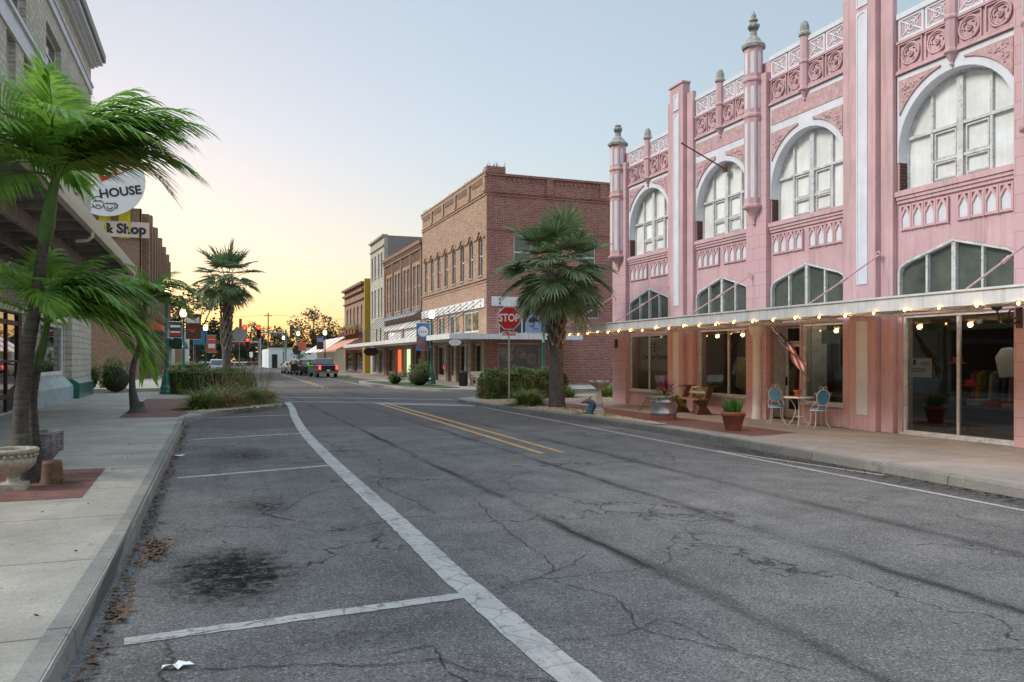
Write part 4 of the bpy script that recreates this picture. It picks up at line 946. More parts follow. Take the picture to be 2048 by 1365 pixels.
for a, b, z0, z1 in ((18.95, 20.3, 7.9, 10.3), (23.7, 25.1, 7.7, 10.2), (29, 30.4, 7.7, 10.2)):
    w_ = window_y(B1, a, b, z0, z1, 50.3, MAT['white'], MAT['panefrost']); build('sash_bar', MB().box(a+.05, b-.05, 50.39, 50.44, (z0+z1)/2-.05, (z0+z1)/2+.05), MAT['white'], w_)
window_y(B1, 24.3, 25.4, 4.7, 5.7, 50.3, MAT['wframe'], MAT['darkpane'])
window_y(B1, 17.9, 22.9, 3.55, 5.25, 50.3, MAT['white'], MAT['darkpane'], 3)
lw = window_y(B1, 17.85, 20.9, .9, 2.95, 50.3, MAT['wframe'], MAT['panefrost'])
lc = MB()
random.seed(3)
for k in range(9):
    cx, cz = random.uniform(18.1, 20.7), random.uniform(1.1, 2.7); rr = random.uniform(.18, .4)
    for q in range(3):
        r_ = rr*(1-q*.3); lc.tube([(cx + r_*math.cos(2*PI*j/10)*(1+.12*(j % 2)), 50.42, cz + r_*math.sin(2*PI*j/10)*(1+.12*(j % 2))) for j in range(11)], .014, 4)
build('lace_decal', lc, MAT['cream'], lw)
build('window_lettering', MB().text('CLOSING', .3, (19.9, 50.40, 1.12), (1, 0, 0), (0, 0, 1), .002), MAT['cream'], lw)
sb = build('fascia_board', MB().box(17.35, 23.5, 50.2, 50.296, 5.42, 6.05), MAT['white'], B1)
bl = MB()
for x in (17.9, 19.2, 20.5, 21.8, 23.1):
    for z in (5.58, 5.88): bl.sphere((x, 50.18, z), .06, 8, 5).mark()
build_each('bolt_head', bl, MAT['black'], sb)
sf = build('fascia_board', MB().box(FX-.10, FX-.003, 50.5, 67.6, 5.35, 5.95), MAT['white'], B1)
bl = MB()
for k in range(11):
    for z in (5.48, 5.82): bl.sphere((FX-.12, 51.2+k*1.55, z), .055, 6, 4).mark()
build_each('bolt_head', bl, MAT['black'], sf)
# canopy that wraps the corner and runs along the three fronts
def slope(y): return 3.28
cp = MB().box(13.7, FX-.01, 47.5, 67.7, 3.2, 3.42).box(FX-.01, 22.6, 47.5, 50.26, 3.2, 3.42).box(13.6, 13.7, 47.4, 67.7, 3.12, 3.46).box(13.7, 22.7, 47.4, 47.5, 3.12, 3.46).box(22.6, 22.7, 47.5, 50.26, 3.12, 3.46)
cb1 = build('canopy', cp, MAT['white'], B1)
rd = MB()
for k in range(11): y = 51.2+k*1.55; rd.tube([(FX-.1, y, 5.82), (13.8, y, 3.5)], .022, 4).mark()
for x in (17.9, 19.2, 20.5, 21.8): rd.tube([(x, 50.2, 5.82), (x+.1, 47.6, 3.5)], .022, 4).mark()
build_each('canopy_rod', rd, MAT['black'], cb1)
build('canopy_post', MB().box(16.0, 16.1, 51.9, 52.0, .15, 3.19), MAT['wframe'], B1)
build('stone_base_strip', MB().box(16.9, 23.5, 50.1, 50.295, 3.43, 3.54), MAT['pwhite'], B1)
wd_ = MB()
for k in range(60):
    x, y = (random.uniform(17, 18.3), random.uniform(50.2, 50.6)) if k < 16 else (17+random.uniform(0, .3), random.choice([51, 54.5, 56, 60, 66.6, 67.5])+random.gauss(0, .25))
    z = 14.72 if k < 16 else 14.42; h = random.uniform(.1, .5)
    wd_.add([(x-.03, y, z), (x+.03, y, z), (x+random.uniform(-.2, .2), y+random.uniform(-.2, .2), z+h)], [(0, 1, 2)])
o = build('rooftop_weeds', wd_, MAT['hedge'], None, (17, 50.4, 14.72), fix=False); tag(o, 'weeds sprouting along the roof edge of the corner brick building', 'weeds', kind='stuff')

B2 = thing('brick_row_building', 'lower brick shop building with recessed paired windows and corbelled cornice next to the corner building', 'building', (24, 76, 0))
holes = []; wins = []
for k in range(4):
    a = 68.5 + k*3.95
    for q in (0.45, 1.9): wins.append((a+q, a+q+1.0)); holes.append(rect(a+q, a+q+1.0, 6.6, 10.3))
gf2 = [(68.6, 71.6), (72.4, 75.2), (76.2, 79.2), (80.2, 83.4)]
holes += [rect(a, b, .16, 2.95) for a, b in gf2] + [rect(68.8, 75.6, 3.7, 4.7), rect(76.4, 83.2, 3.7, 4.7)]
build('front_wall', MB().prism('x', rect(67.78, 84.3, .15, 12.4), FX+.05, FX+.45, holes), MAT['bricktan'], B2)
for a, b in wins:
    w_ = window_x(B2, a, b, 6.6, 10.3, x=FX+.05, m=MAT['pwhite'])
for a, b in gf2:
    w_ = build('shop_window', MB().prism('x', rect(a+.01, b-.01, .16, 2.94), FX+.3, FX+.38, [rect(a+.12, b-.12, .6, 2.8)]), MAT['wframe'], B2)
    lit = (a == 76.2); build('pane', MB().box(FX+.33, FX+.34, a+.1, b-.1, .5, 2.85), emit('lit_shop', (.45, .55, .30), .35) if a == 72.4 else (emit('lit_shop_red', (.7, .14, .05), .25) if lit else MAT['darkpane']), w_)
for a, b in ((68.8, 75.6), (76.4, 83.2)):
    w_ = build('clerestory_window', MB().prism('x', rect(a+.01, b-.01, 3.71, 4.69), FX+.15, FX+.22, [rect(a+.1+q*(b-a)/4, a+(q+1)*(b-a)/4-.04, 3.8, 4.6) for q in range(4)]), MAT['white'], B2)
    build('pane', MB().box(FX+.18, FX+.19, a+.1, b-.1, 3.75, 4.65), MAT['pane'], w_)
t = MB()
for k in range(5): t.box(FX-.09, FX+.048, 68.0+k*3.95-.1, 68.0+k*3.95+.34, 6.0, 11.5)
for k in range(4):
    a = 68.6+k*3.95
    for q in range(7): t.box(FX-.06, FX+.046, a+.1+q*.45, a+.3+q*.45, 10.7, 11.4)
t.box(FX-.12, FX+.047, 67.8, 84.3, 11.52, 11.72)
for q in range(40): t.box(FX-.18, FX+.045, 67.9+q*.41, 68.1+q*.41, 11.73, 11.95)
t.box(FX-.25, FX+.5, 67.8, 84.3, 12.0, 12.3)
build('cornice', t, MAT['brickbrown'], B2)
build('metal_skirt', MB().add([(FX+.04, 67.9, 6.3), (FX-.7, 67.9, 5.75), (FX-.7, 84.2, 5.75), (FX+.04, 84.2, 6.3), (FX+.04, 67.9, 6.26), (FX-.7, 67.9, 5.71), (FX-.7, 84.2, 5.71), (FX+.04, 84.2, 6.26)], [(0, 1, 2, 3), (4, 5, 6, 7), (0, 1, 5, 4), (1, 2, 6, 5), (2, 3, 7, 6)]), MAT['steel'], B2)
build('fascia_board', MB().box(FX-.1, FX+.047, 68.2, 84, 4.75, 5.3), MAT['white'], B2)
c2 = build('canopy', MB().box(13.7, FX+.04, 67.72, 90.5, 3.2, 3.4).box(13.6, 13.7, 67.72, 90.5, 3.12, 3.44), MAT['white'], B2)
rd = MB()
for k in range(12): y = 68.6+k*1.7; rd.tube([(FX-.05, y, 6.3), (13.8, y, 3.45)], .025, 4).mark()
build_each('canopy_rod', rd, MAT['black'], c2)
build('roof', MB().box(FX+.46, 34, 67.8, 84.3, 11.0, 11.2), MAT['dark'], B2)
B3 = thing('rockface_block_building', 'narrow cream rockface block building three storeys high with slim dark windows', 'building', (24, 88, 0))
holes = []; wins = []
for q in (85.3, 86.9, 89.0, 90.7):
    for z0, z1 in ((6.6, 9.6), (10.9, 13.4)): wins.append((q, q+.85, z0, z1)); holes.append(rect(q, q+.85, z0, z1))
holes += [rect(85.2, 87.6, .3, 2.9), rect(88.6, 91, .3, 2.9)]
build('front_wall', MB().prism('x', rect(84.35, 92.3, .15, 15), FX, FX+.4, holes), MAT['rock'], B3)
for a, b, z0, z1 in wins: window_x(B3, a, b, z0, z1, m=MAT['wframe'], mull=False)
for a, b in ((85.2, 87.6), (88.6, 91)): window_x(B3, a, b, .3, 2.9, sill=False, mull=False)
build('cornice', MB().box(FX-.15, FX-.003, 84.35, 92.3, 14.0, 14.15).box(FX-.25, FX+.4, 84.3, 92.35, 15.0, 15.2), MAT['rock'], B3)
build('side_wall', MB().box(FX+.41, 34, 84.35, 84.7, .15, 15.1).box(FX+.41, 34, 92, 92.3, .15, 15.1), M('grey_render', (.28, .25, .22), .9), B3)
gp = MB()
for y in (86, 88.2): gp.box(FX-.1, FX-.01, y, y+.25, 3.6, 5.2).mark()
build_each('green_shutter', gp, MAT['green'], B3)
B4 = thing('yellow_sided_building', 'peach brick building with a bright yellow side wall and flower boxes under its arched windows', 'building', (24, 104, 0))
w5 = [98.2, 101, 103.8, 106.6, 109.4]
build('front_wall', MB().prism('x', rect(96.5, 112, .15, 11.0), FX, FX+.4, [arch(y-.6, y+.6, 5.9, 8.2, .4, 8) for y in w5] + [rect(97.5, 103.5, .3, 2.8), rect(105, 111, .3, 2.8)]), MAT['brickpeach'], B4)
for y in w5: window_x(B4, y-.6, y+.6, 5.9, 8.6, True, pane=MAT['panefrost'])
for a, b in ((97.5, 103.5), (105, 111)): window_x(B4, a, b, .3, 2.8, sill=False, mull=False)
build('cornice', MB().box(FX-.2, FX-.003, 96.5, 112, 9.2, 9.4).box(FX-.3, FX-.002, 96.5, 112, 10.2, 10.5).box(FX-.4, FX+.5, 96.45, 112.1, 11.0, 11.3), MAT['brickbrown'], B4)
build('side_wall', MB().box(FX+.001, 34, 96.1, 96.49, .15, 11.6), MAT['yellowwall'], B4)
build('awning', MB().add([(FX, 98, 4.6), (FX-3.2, 98, 3.0), (FX-3.2, 111.5, 3.0), (FX, 111.5, 4.6), (FX-3.2, 98, 2.8), (FX-3.2, 111.5, 2.8)], [(0, 1, 2, 3), (1, 4, 5, 2)]).add([(FX, 98, 4.6), (FX-3.2, 98, 3.0), (FX, 98, 3.0)], [(0, 1, 2)]), MAT['awn_tan'], B4)
fb = MB().box(FX-.9, FX-.01, 97.5, 111.8, 5.0, 5.08)
build('balcony_ledge', fb, MAT['black'], B4)
fl0 = None
for k, c in enumerate([(.5, .03, .2), (.7, .55, .03), (.7, .5, .03), (.3, .05, .3), (.08, .12, .03), (.3, .3, .05)]):
    t_ = thing('flower_box', ['flower box of pink blooms nearest on the ledge of the peach building', 'flower box of yellow blooms second along the ledge', 'flower box of yellow blooms third along the ledge', 'flower box of purple blooms fourth along the ledge', 'leafy flower box fifth along the ledge', 'leafy trailing flower box at the far end of the ledge'][k], 'flower box', (FX-.55, 98.6+k*2.4, 5.08), 0, 'flower boxes on the ledge')
    build('box', MB().box(FX-.85, FX-.3, 98+k*2.4, 99.3+k*2.4, 5.085, 5.5), MAT['terra'], t_)
    f = MB()
    for q in range(70):
        x, y, z = FX-.58+random.gauss(0, .25), 98.65+k*2.4+random.gauss(0, .45), 5.55+abs(random.gauss(0, .35)); r_ = .1
        f.add([(x-r_, y-r_, z), (x+r_, y-r_, z+.05), (x, y+r_, z+.1)], [(0, 1, 2)])
    build('foliage', f, MAT['hedge'], t_, fix=False)
    f = MB()
    for q in range(26): f.sphere((FX-.62+random.gauss(0, .25), 98.65+k*2.4+random.gauss(0, .45), 5.65+abs(random.gauss(0, .3))), .07, 5, 4)
    build('blooms', f, M('bloom', c, .8), t_)
# low white building, shops beyond
B5 = thing('low_white_building', 'long low white building with dark slots at the far end of the street', 'building', (20, 165, 0))
build('walls', MB().box(10.8, 60, 176, 200, 0, 4.1), MAT['signwhite'], B5)
build('parapet', MB().box(10.7, 60.1, 175.9, 176.2, 4.101, 4.3), MAT['white'], B5)
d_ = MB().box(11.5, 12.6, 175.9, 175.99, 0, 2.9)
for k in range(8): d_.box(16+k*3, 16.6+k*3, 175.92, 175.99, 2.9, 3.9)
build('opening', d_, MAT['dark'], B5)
B6 = thing('striped_awning_shop', 'low cream shop with a red and white sloped roof beyond the peach building', 'building', (22, 125, 0))
build('walls', MB().box(16.5, 34, 118, 140, 0, 3.2), MAT['cream'], B6)
rf = MB(); rf2 = MB()
for k in range(8):
    y = 116 + k*3
    (rf if k % 2 else rf2).add([(14.5, y, 2.9), (14.5, y+2.95, 2.9), (18, y+2.95, 5.2), (18, y, 5.2)], [(0, 1, 2, 3)])
build('awning', rf2, MAT['awn_tan'], B6); build('awning', rf, MAT['signwhite'], B6)
# ---------------------------------------------------------------- left side
A1 = thing('rockface_building', 'tall cream rockface block building on the left with white lintels and a deep canopy', 'building', (-15, 32, 0))
LX = -6.0
hs = []; lw_ = []
for a, b, z0, z1 in ((23.5, 24.7, 6.9, 9.6), (26.0, 27.2, 6.9, 9.6), (28.5, 29.7, 9.5, 12.1), (30.9, 32.1, 9.5, 12.1), (24.9, 26.1, 9.5, 12.1), (22.6, 23.8, 9.5, 12.1), (34.7, 37.9, 13.2, 14.8), (28.0, 31.2, 13.2, 14.8), (34.5, 35.7, 6.9, 9.6), (37.5, 38.7, 6.9, 9.6), (41, 42.2, 6.9, 9.6), (40.5, 41.7, 9.9, 12.1)):
    hs.append(rect(a, b, z0, z1)); lw_.append((a, b, z0, z1))
hs += [rect(20, 30.6, .2, 3.35), rect(33.3, 38.6, 1.2, 3.3)]
build('front_wall', MB().prism('x', rect(14, 46.5, .15, 17.0), LX-.4, LX, hs), MAT['rock'], A1)
for a, b, z0, z1 in lw_:
    f = MB().prism('x', rect(a+.01, b-.01, z0+.01, z1-.01), LX-.27, LX-.2, [rect(a+.1, b-.1, z0+.1, z1-.1)]).box(LX-.26, LX-.21, a+.1, b-.1, (z0+z1)/2-.04, (z0+z1)/2+.04)
    w_ = build('window', f, MAT['white'], A1); build('pane', MB().box(LX-.25, LX-.24, a+.05, b-.05, z0+.05, z1-.05), MAT['darkpane'], w_)
tr = MB().box(LX, LX+.05, 14, 46.5, 12.15, 12.8).box(LX, LX+.14, 14, 46.5, 12.81, 12.95).box(LX, LX+.08, 14, 46.5, 15.6, 15.95).box(LX, LX+.14, 14, 46.5, 15.96, 16.05)
tr.box(LX-.4, LX+.15, 13.9, 46.6, 17.0, 17.15).box(LX-.4, LX+.3, 13.8, 46.8, 17.16, 17.3).box(LX-.4, LX+.5, 13.7, 47.0, 17.31, 17.5)
build('lintel_band', tr, MAT['pwhite'], A1)
build('coping', MB().box(LX-.4, LX+.62, 13.7, 47.2, 17.55, 17.95), MAT['cap'], A1)
build('side_wall', MB().box(-26, LX-.41, 46.1, 46.5, .15, 17.0), MAT['cream'], A1)
build('back_room', MB().box(-12, -11.8, 14, 46, .15, 5).box(-12, LX-.41, 14, 46, 3.6, 3.8).box(-12, LX-.41, 14, 46, .1, .16), MAT['interior'], A1)
build_each('rubble_pier', MB().box(LX+.002, LX+.12, 31.3, 33.0, .9, 4.6).mark().box(LX+.002, LX+.25, 38.9, 43.2, 1.0, 4.9).mark(), MAT['rock'], A1)
build('plinth', MB().prism('y', [(LX+.003, .15), (LX+.32, .15), (LX+.32, .72), (LX+.003, 1.1)], 31.0, 38.8), M('pale_teal_block', (.33, .40, .40), .8, .25, 2, .3), A1)
build('teal_plinth', MB().prism('y', [(LX+.003, .15), (LX+.55, .15), (LX+.55, .8), (LX+.28, 1.0), (LX+.003, 1.0)], 38.82, 43.2), MAT['green'], A1)
f = MB().prism('x', rect(33.31, 38.59, 1.21, 3.29), LX-.15, LX-.05, [rect(33.5, 38.4, 1.35, 3.15)]); w_ = build('shop_window', f, MAT['white'], A1)
build('glass', MB().box(LX-.11, LX-.1, 33.4, 38.5, 1.3, 3.2), MAT['glass'], w_)
mr = M('maroon_frame', (.06, .01, .012), .5)
f = MB()
for y in (20.1, 23.0, 26.0, 28.9, 30.45): f.box(LX-.16, LX-.06, y-.05, y+.05, .2, 3.3)
f.box(LX-.15, LX-.07, 20, 30.6, .6, .75).box(LX-.15, LX-.07, 20, 30.6, 1.75, 1.82).box(LX-.15, LX-.07, 20, 30.6, 2.95, 3.1)
w_ = build('shop_window', f, mr, A1); build('glass', MB().box(LX-.12, LX-.11, 20, 30.6, .2, 3.3), MAT['glass'], w_)
build('lintel', MB().box(LX+.001, LX+.1, 20, 38.7, 3.36, 3.6), MAT['white'], A1)
lv = MB()
for k in range(58): lv.box(LX+.002, LX+.03, 20.1+k*.3, 20.25+k*.3, 3.65, 4.5)
build('louvre_strip', lv, MAT['wframe'], A1)
can2 = MB()
KX = -3.05; KY = 34.8; KZ = 5.15
can2.add([(LX+.01, 5, KZ-.02), (KX, 5, KZ+.22), (KX, KY, KZ+.22), (LX+.01, KY, KZ-.02), (LX+.01, 5, KZ+.06), (KX, 5, KZ+.3), (KX, KY, KZ+.3), (LX+.01, KY, KZ+.06)], [(0, 1, 2, 3), (4, 5, 6, 7), (0, 1, 5, 4), (2, 3, 7, 6), (1, 2, 6, 5)])
cy = build('canopy', can2, M('canopy_boards', (.22, .20, .17), .85, .3, 3, .3, 20), A1)
bm_ = MB()
for k in range(21): y = 5.2 + k*1.48; bm_.add([(LX+.01, y, KZ-.2), (KX-.02, y, KZ+.06), (KX-.02, y+.12, KZ+.06), (LX+.01, y+.12, KZ-.2), (LX+.01, y, KZ-.025), (KX-.02, y, KZ+.215), (KX-.02, y+.12, KZ+.215), (LX+.01, y+.12, KZ-.025)], [(0,1,2,3),(4,5,6,7),(0,1,5,4),(1,2,6,5),(2,3,7,6),(3,0,4,7)])
for x in (LX+.9, LX+1.9): bm_.box(x, x+.1, 5, KY, KZ-.32, KZ-.04+(x-LX)*.05)
build('canopy_beam', bm_, M('canopy_timber', (.28, .25, .21), .85, .25, 3), cy)
gt = MB().prism('y', [(KX, KZ+.02), (KX+.13, KZ+.02), (KX+.16, KZ+.16), (KX+.18, KZ+.34), (KX+.14, KZ+.34), (KX+.1, KZ+.08), (KX, KZ+.08), (KX, KZ+.36), (KX-.03, KZ+.36), (KX-.03, KZ+.02)], 4.9, KY+.1)
for y in (23.2, 34.5): gt.tube([(KX+.08, y, KZ+.03), (KX+.08, y, KZ-.12), (KX-.02, y, KZ-.22), (KX-.3, y+.05, KZ-.24)], .05, 8)
build('gutter', gt, MAT['cream'], cy)
A2 = thing('brown_brick_building', 'brown brick building with deep vertical fins beyond the cross street on the left', 'building', (-15, 90, 0))
BX = -5.8
build('side_wall', MB().box(-26, BX, 74.2, 74.6, .15, 14.6), MAT['brickbrown'], A2)
build('front_wall', MB().box(BX-.4, BX-.1, 74.61, 118, .15, 14.2), MAT['brickdark'], A2)
fn = MB()
for k in range(11):
    y = 75.5 + k*3.6
    fn.box(BX-.09, BX+.55, y, y+.9, 5.8, 14.4 + (.5 if k % 2 else 0)).mark()
build_each('fin', fn, MAT['brickbrown'], A2)
cl_ = MB().box(BX-.1, BX+.02, 74.2, 74.95, .15, 14.61).mark()
for k in range(9): cl_.box(BX-.08, BX+.5, 78.0+k*3.6, 78.9+k*3.6, .15, 4.7).mark()
build_each('brick_column', cl_, MAT['brickbrown'], A2)
build('awning', MB().add([(BX, 76, 5.6), (BX+1.5, 76, 4.9), (BX+1.5, 97, 4.9), (BX, 97, 5.6), (BX+1.5, 76, 4.4), (BX+1.5, 97, 4.4), (BX, 76, 4.4)], [(0, 1, 2, 3), (1, 4, 5, 2), (0, 1, 4, 6)]), MAT['awn_orange'], A2)
build('striped_valance', MB().add([(BX+1.51, 76+k*1.5, 4.9) for k in range(0)] or [(BX+1.52, 82, 4.85), (BX+1.52, 96.5, 4.85), (BX+1.52, 96.5, 4.0), (BX+1.52, 82, 4.0)], [(0, 1, 2, 3)]), MAT['cream'], A2)
vs_ = MB()
for k in range(8): vs_.box(BX+1.525, BX+1.53, 82.3+k*1.8, 83.2+k*1.8, 4.02, 4.84)
build('valance_stripe', vs_, MAT['brown'], A2)
yw = MB()
for k in range(3): yw.box(-10.5+k*1.5, -9.6+k*1.5, 74.12, 74.197, 12.0, 14.3).mark()
build_each('yellow_window_panel', yw, MAT['yellow_sign'], A2)
# round sign and long sign on the end wall
RS = thing('round_opera_sign', 'large round white sign reading OPERA HOUSE with theatre masks on the brown brick building', 'sign', (-8.0, 73.6, 13.5))
cz = 16.75; cx = -8.45
disc = [(cx + 3.05*math.cos(2*PI*k/48), cz + 3.05*math.sin(2*PI*k/48)) for k in range(48)]
build('disc', MB().prism('y', disc, 73.5, 73.75), MAT['signwhite'], RS)
tx = MB(); word = 'OPERA'
for k, ch in enumerate(word):
    x = cx - 2.4 + k*1.1; z = 16.05 + k*.60
    tx.text(ch, 1.75, (x, 73.48, z), (.9, 0, .43), (-.43, 0, .9), .01, bold=.05)
    for q in (-.52, .52): tx.add([(x-.32-.43*q*1.1, 73.47, z+q*1.05-.2), (x+.3-.43*q*1.1, 73.47, z+q*1.05+.1), (x+.28-.43*q*1.1, 73.47, z+q*1.05+.19), (x-.34-.43*q*1.1, 73.47, z+q*1.05-.1)], [(0, 1, 2, 3)])
build('red_lettering', tx, MAT['red'], RS)
tx = MB().text('HOUSE', 1.0, (cx+1.15, 73.48, cz-1.0), (.98, 0, .19), (-.19, 0, .98), .01, bold=.03)
def arcline(c0, r_, a0, a1, th, sx=1, sz=1, n=12): tx.tube([(c0[0]+r_*sx*math.cos(a0+(a1-a0)*k/n), 73.48, c0[1]+r_*sz*math.sin(a0+(a1-a0)*k/n)) for k in range(n+1)], th, 4)
for mx, mz, smile in ((cx-.5, cz-2.0, -1), (cx+.35, cz-2.15, 1)):
    arcline((mx, mz), .42, -PI*.95, -.05, .035, 1, 1.1); arcline((mx, mz), .42, .15, PI*.85, .03, 1, .4)
    arcline((mx-.17, mz+.1), .1, 0, PI, .03); arcline((mx+.17, mz+.1), .1, 0, PI, .03)
    if smile > 0: arcline((mx, mz-.1), .2, -PI, 0, .04)
    else: arcline((mx, mz-.32), .16, 0, PI, .04)
tx.tube([(cx-1.0, 73.48, cz-1.75), (cx-.7, 73.48, cz-1.5), (cx-.2, 73.48, cz-1.45)], .04, 4); tx.tube([(cx+.7, 73.48, cz-1.9), (cx+.95, 73.48, cz-2.1), (cx+.85, 73.48, cz-2.4)], .05, 4); tx.tube([(cx-1.0, 73.48, cz-2.4), (cx-.75, 73.48, cz-2.3)], .04, 4)
build('black_lettering', tx, MAT['black'], RS)
ps = MB()
for x in (cx-1.8, cx, cx+1.8): ps.box(x-.06, x+.06, 73.78, 73.9, 12.5, 19).mark()
build_each('mounting_post', ps, MAT['yellow_sign'], RS)
LS = thing('long_museum_sign', 'long pale sign with black lettering Museum & Shop on the brown brick end wall', 'sign', (-7.5, 74.0, 12.6))
build('board', MB().box(-12.4, -5.15, 73.95, 74.1, 12.1, 13.4), M('pale_pink_sign', (.62, .50, .44), .7, .08, 2), LS)
build('lettering', MB().text('Museum. & Shop', 1.12, (-9.2, 73.94, 12.76), (1, 0, 0), (0, 0, 1), .01, bold=.05), MAT['black'], LS)
A3 = thing('green_awning_shop', 'shop with a rounded dark green awning further along the left side', 'building', (-15, 128, 0))
build('walls', MB().box(-26, -5.9, 118.2, 140, .15, 7), MAT['rock'], A3)
aw = MB(); pr = [(-5.9, 5.2), (-4.6, 5.0), (-3.8, 4.3), (-3.5, 3.4)]
for a, b in zip(pr[:-1], pr[1:]): aw.add([(a[0], 112, a[1]), (b[0], 112, b[1]), (b[0], 128, b[1]), (a[0], 128, a[1])], [(0, 1, 2, 3)], True)
aw.add([(p[0], 112, p[1]) for p in pr] + [(-5.9, 112, 3.4)], [(0, 1, 2, 3, 4)]); aw.add([(p[0], 128, p[1]) for p in pr] + [(-5.9, 128, 3.4)], [(0, 1, 2, 3, 4)])
build('awning', aw, MAT['awn_green'], A3)
A4 = thing('pale_pink_shop', 'weathered pink and white shop beyond the green awning on the left', 'building', (-15, 150, 0))
build('walls', MB().box(-26, -4.9, 141, 149, .15, 7.4), MAT['brickpeach'], A4)
build('white_side', MB().box(-4.899, -4.0, 144, 148, .15, 6.5), MAT['signwhite'], A4)

# ---------------------------------------------------------------- street lamps and banners
def make_lamp(label):
    t = thing('street_lamp', label, 'street lamp', (0, 0, 0), 0, 'green street lamps along the street')
    b = MB().lathe(0, 0, [(.30, 0), (.30, .12), (.27, .16), (.26, .34), (.22, .42), (.20, .62), (.17, .80), (.12, .95), (.11, 1.05), (.13, 1.08), (.10, 1.12)], 12, 0, 0, False)
    build('base', b, MAT['green'], t)
    build('pole', MB().lathe(0, 0, [(.095, 1.1), (.085, 2.4), (.10, 2.42), (.10, 2.48), (.08, 2.5), (.06, 4.15), (.09, 4.18), (.06, 4.24), (.05, 4.3), (.13, 4.42), (.15, 4.5)], 12), MAT['green'], t)
    build('globe', MB().lathe(0, 0, [(.12, 4.5), (.19, 4.6), (.215, 4.75), (.19, 4.9), (.13, 5.02), (.10, 5.05)], 14), MAT['globe'], t)
    build('finial', MB().lathe(0, 0, [(.10, 5.05), (.05, 5.1), (.025, 5.15), (.005, 5.2)], 10), MAT['cream'], t)
    return t
lamps = [(-2.15, 42.0, 1.10, 'green street lamp beside the hedge on the left corner, its globe behind palm fronds'),
         (14.0, 53.2, 1.0, 'lit green street lamp in front of the corner brick building'),
         (18.4, 43.8, 1.1, 'green street lamp behind the big fan palm beside the blue banner'),
         (-1.9, 57.0, 1.0, 'green street lamp behind the left corner hedge carrying two banners'),
         (-.75, 80.5, .98, 'lit green street lamp near the red banner sign on the left'),
         (13.0, 101.5, 1.05, 'lit green street lamp by the peach building awning'),
         (14.6, 152, 1.35, 'lit street lamp far down the right side before the white building'),
         (13.7, 174, 1.3, 'lit street lamp at the left end of the low white building')]
L0 = make_lamp(lamps[0][3]); L0.location = (lamps[0][0], lamps[0][1], .15); L0.scale = (lamps[0][2],)*3
for x, y, s_, lb in lamps[1:]: dup(L0, (x, y, .15), 0, lb, None, s_)
for x, y, s_, lb in lamps: plamp('street_lamp_light', (x, y, .15 + 4.8*s_), 60, (1, .74, .42), .22)
def banner(name, label, x, y, z0, z1, w_, side, m, deco):
    t = thing(name, label, 'banner', (x, y, z0))
    a, b = (x + side*.14, x + side*(.14 + w_)); a, b = min(a, b), max(a, b)
    build('cloth', MB().box(a, b, y-.01, y+.01, z0, z1), m, t)
    build_each('arm', MB().tube([(x, y, z0-.03), (x + side*(.2 + w_), y, z0-.03)], .02, 6).mark().tube([(x, y, z1+.03), (x + side*(.2 + w_), y, z1+.03)], .02, 6).mark(), MAT['wframe'], t)
    for mm, mb in deco(a, b): build('print', mb, mm, t)
    return t
lb_ = M('pale_blue_cloth', (.30, .38, .56), .8, .1, 3)
def deco1(a, b):
    c = (a+b)/2; y = 43.78; m = MB()
    m.text('ARCADIA', .24, (c, y, 4.98), (1, 0, 0), (0, 0, 1), .002, bold=.012)
    m.text('Historic Main', .13, (c-.1, y, 4.71), (1, 0, .1), (-.1, 0, 1), .002); m.text('Street District', .13, (c+.05, y, 4.56), (1, 0, .1), (-.1, 0, 1), .002)
    m.prism('y', [(c-.32, 4.11), (c-.25, 4.26), (c-.1, 4.36), (c+.12, 4.34), (c+.3, 4.21), (c+.38, 4.08), (c+.1, 4.08), (c-.1, 4.02), (c-.3, 4.04)], y-.003, y)
    m.box(c-.02, c+.02, y-.003, y, 3.81, 4.06).text('TREE', .16, (c-.12, y, 3.79), (1, 0, 0), (0, 0, 1), .002).text('CITY', .16, (c+.15, y, 3.64), (1, 0, 0), (0, 0, 1), .002)
    return [(MAT['black'], m)]
banner('hanging_banner', 'pale blue banner headed ARCADIA with a dark tree, right beside the stop sign', 18.38, 43.8, 3.45, 5.15, 1.0, -1, lb_, deco1)
def deco2(a, b):
    c = (a+b)/2; y = 53.17
    w_ = MB().prism('y', [(c+.36*math.cos(k*PI/12), 3.75+.36*math.sin(k*PI/12)) for k in range(24)], y, y+.01)
    o_ = MB()
    for dx, dz, r_ in ((-.25, -.75, .2), (.05, -.95, .17), (.3, -.6, .12), (-.3, -.4, .1), (.2, -1.15, .12)): o_.prism('y', [(c+dx+r_*math.cos(k*PI/6), 3.75+dz+r_*math.sin(k*PI/6)) for k in range(12)], y, y+.01)
    t_ = MB().text('Local', .26, (c, y-.002, 3.75), (1, 0, 0), (0, 0, 1), .002)
    return [(MAT['signwhite'], w_), (MAT['awn_orange'], o_), (MAT['red'], t_)]
banner('hanging_banner', 'blue and orange banner with a white disc on the lit lamp before the corner building', 13.98, 53.2, 2.5, 4.3, .9, -1, M('blue_cloth', (.10, .20, .42), .8), deco2)
def deco3(a, b):
    c = (a+b)/2; y = 56.97
    return [(MAT['signwhite'], MB().prism('y', [(a+.05, 4.25), (b-.1, 4.25), (b-.1, 4.7), (c, 4.45), (a+.05, 4.65)], y, y+.01)), (MAT['awn_orange'], MB().prism('y', [(a+.1, 3.85), (c, 3.6), (b-.3, 3.95), (c, 3.8)], y, y+.01))]
banner('hanging_banner', 'brown and red picture banner on the right of the left lamp pole', -1.9, 57.0, 3.2, 4.85, .95, 1, M('maroon_cloth', (.12, .05, .04), .8, .3, 4), deco3)
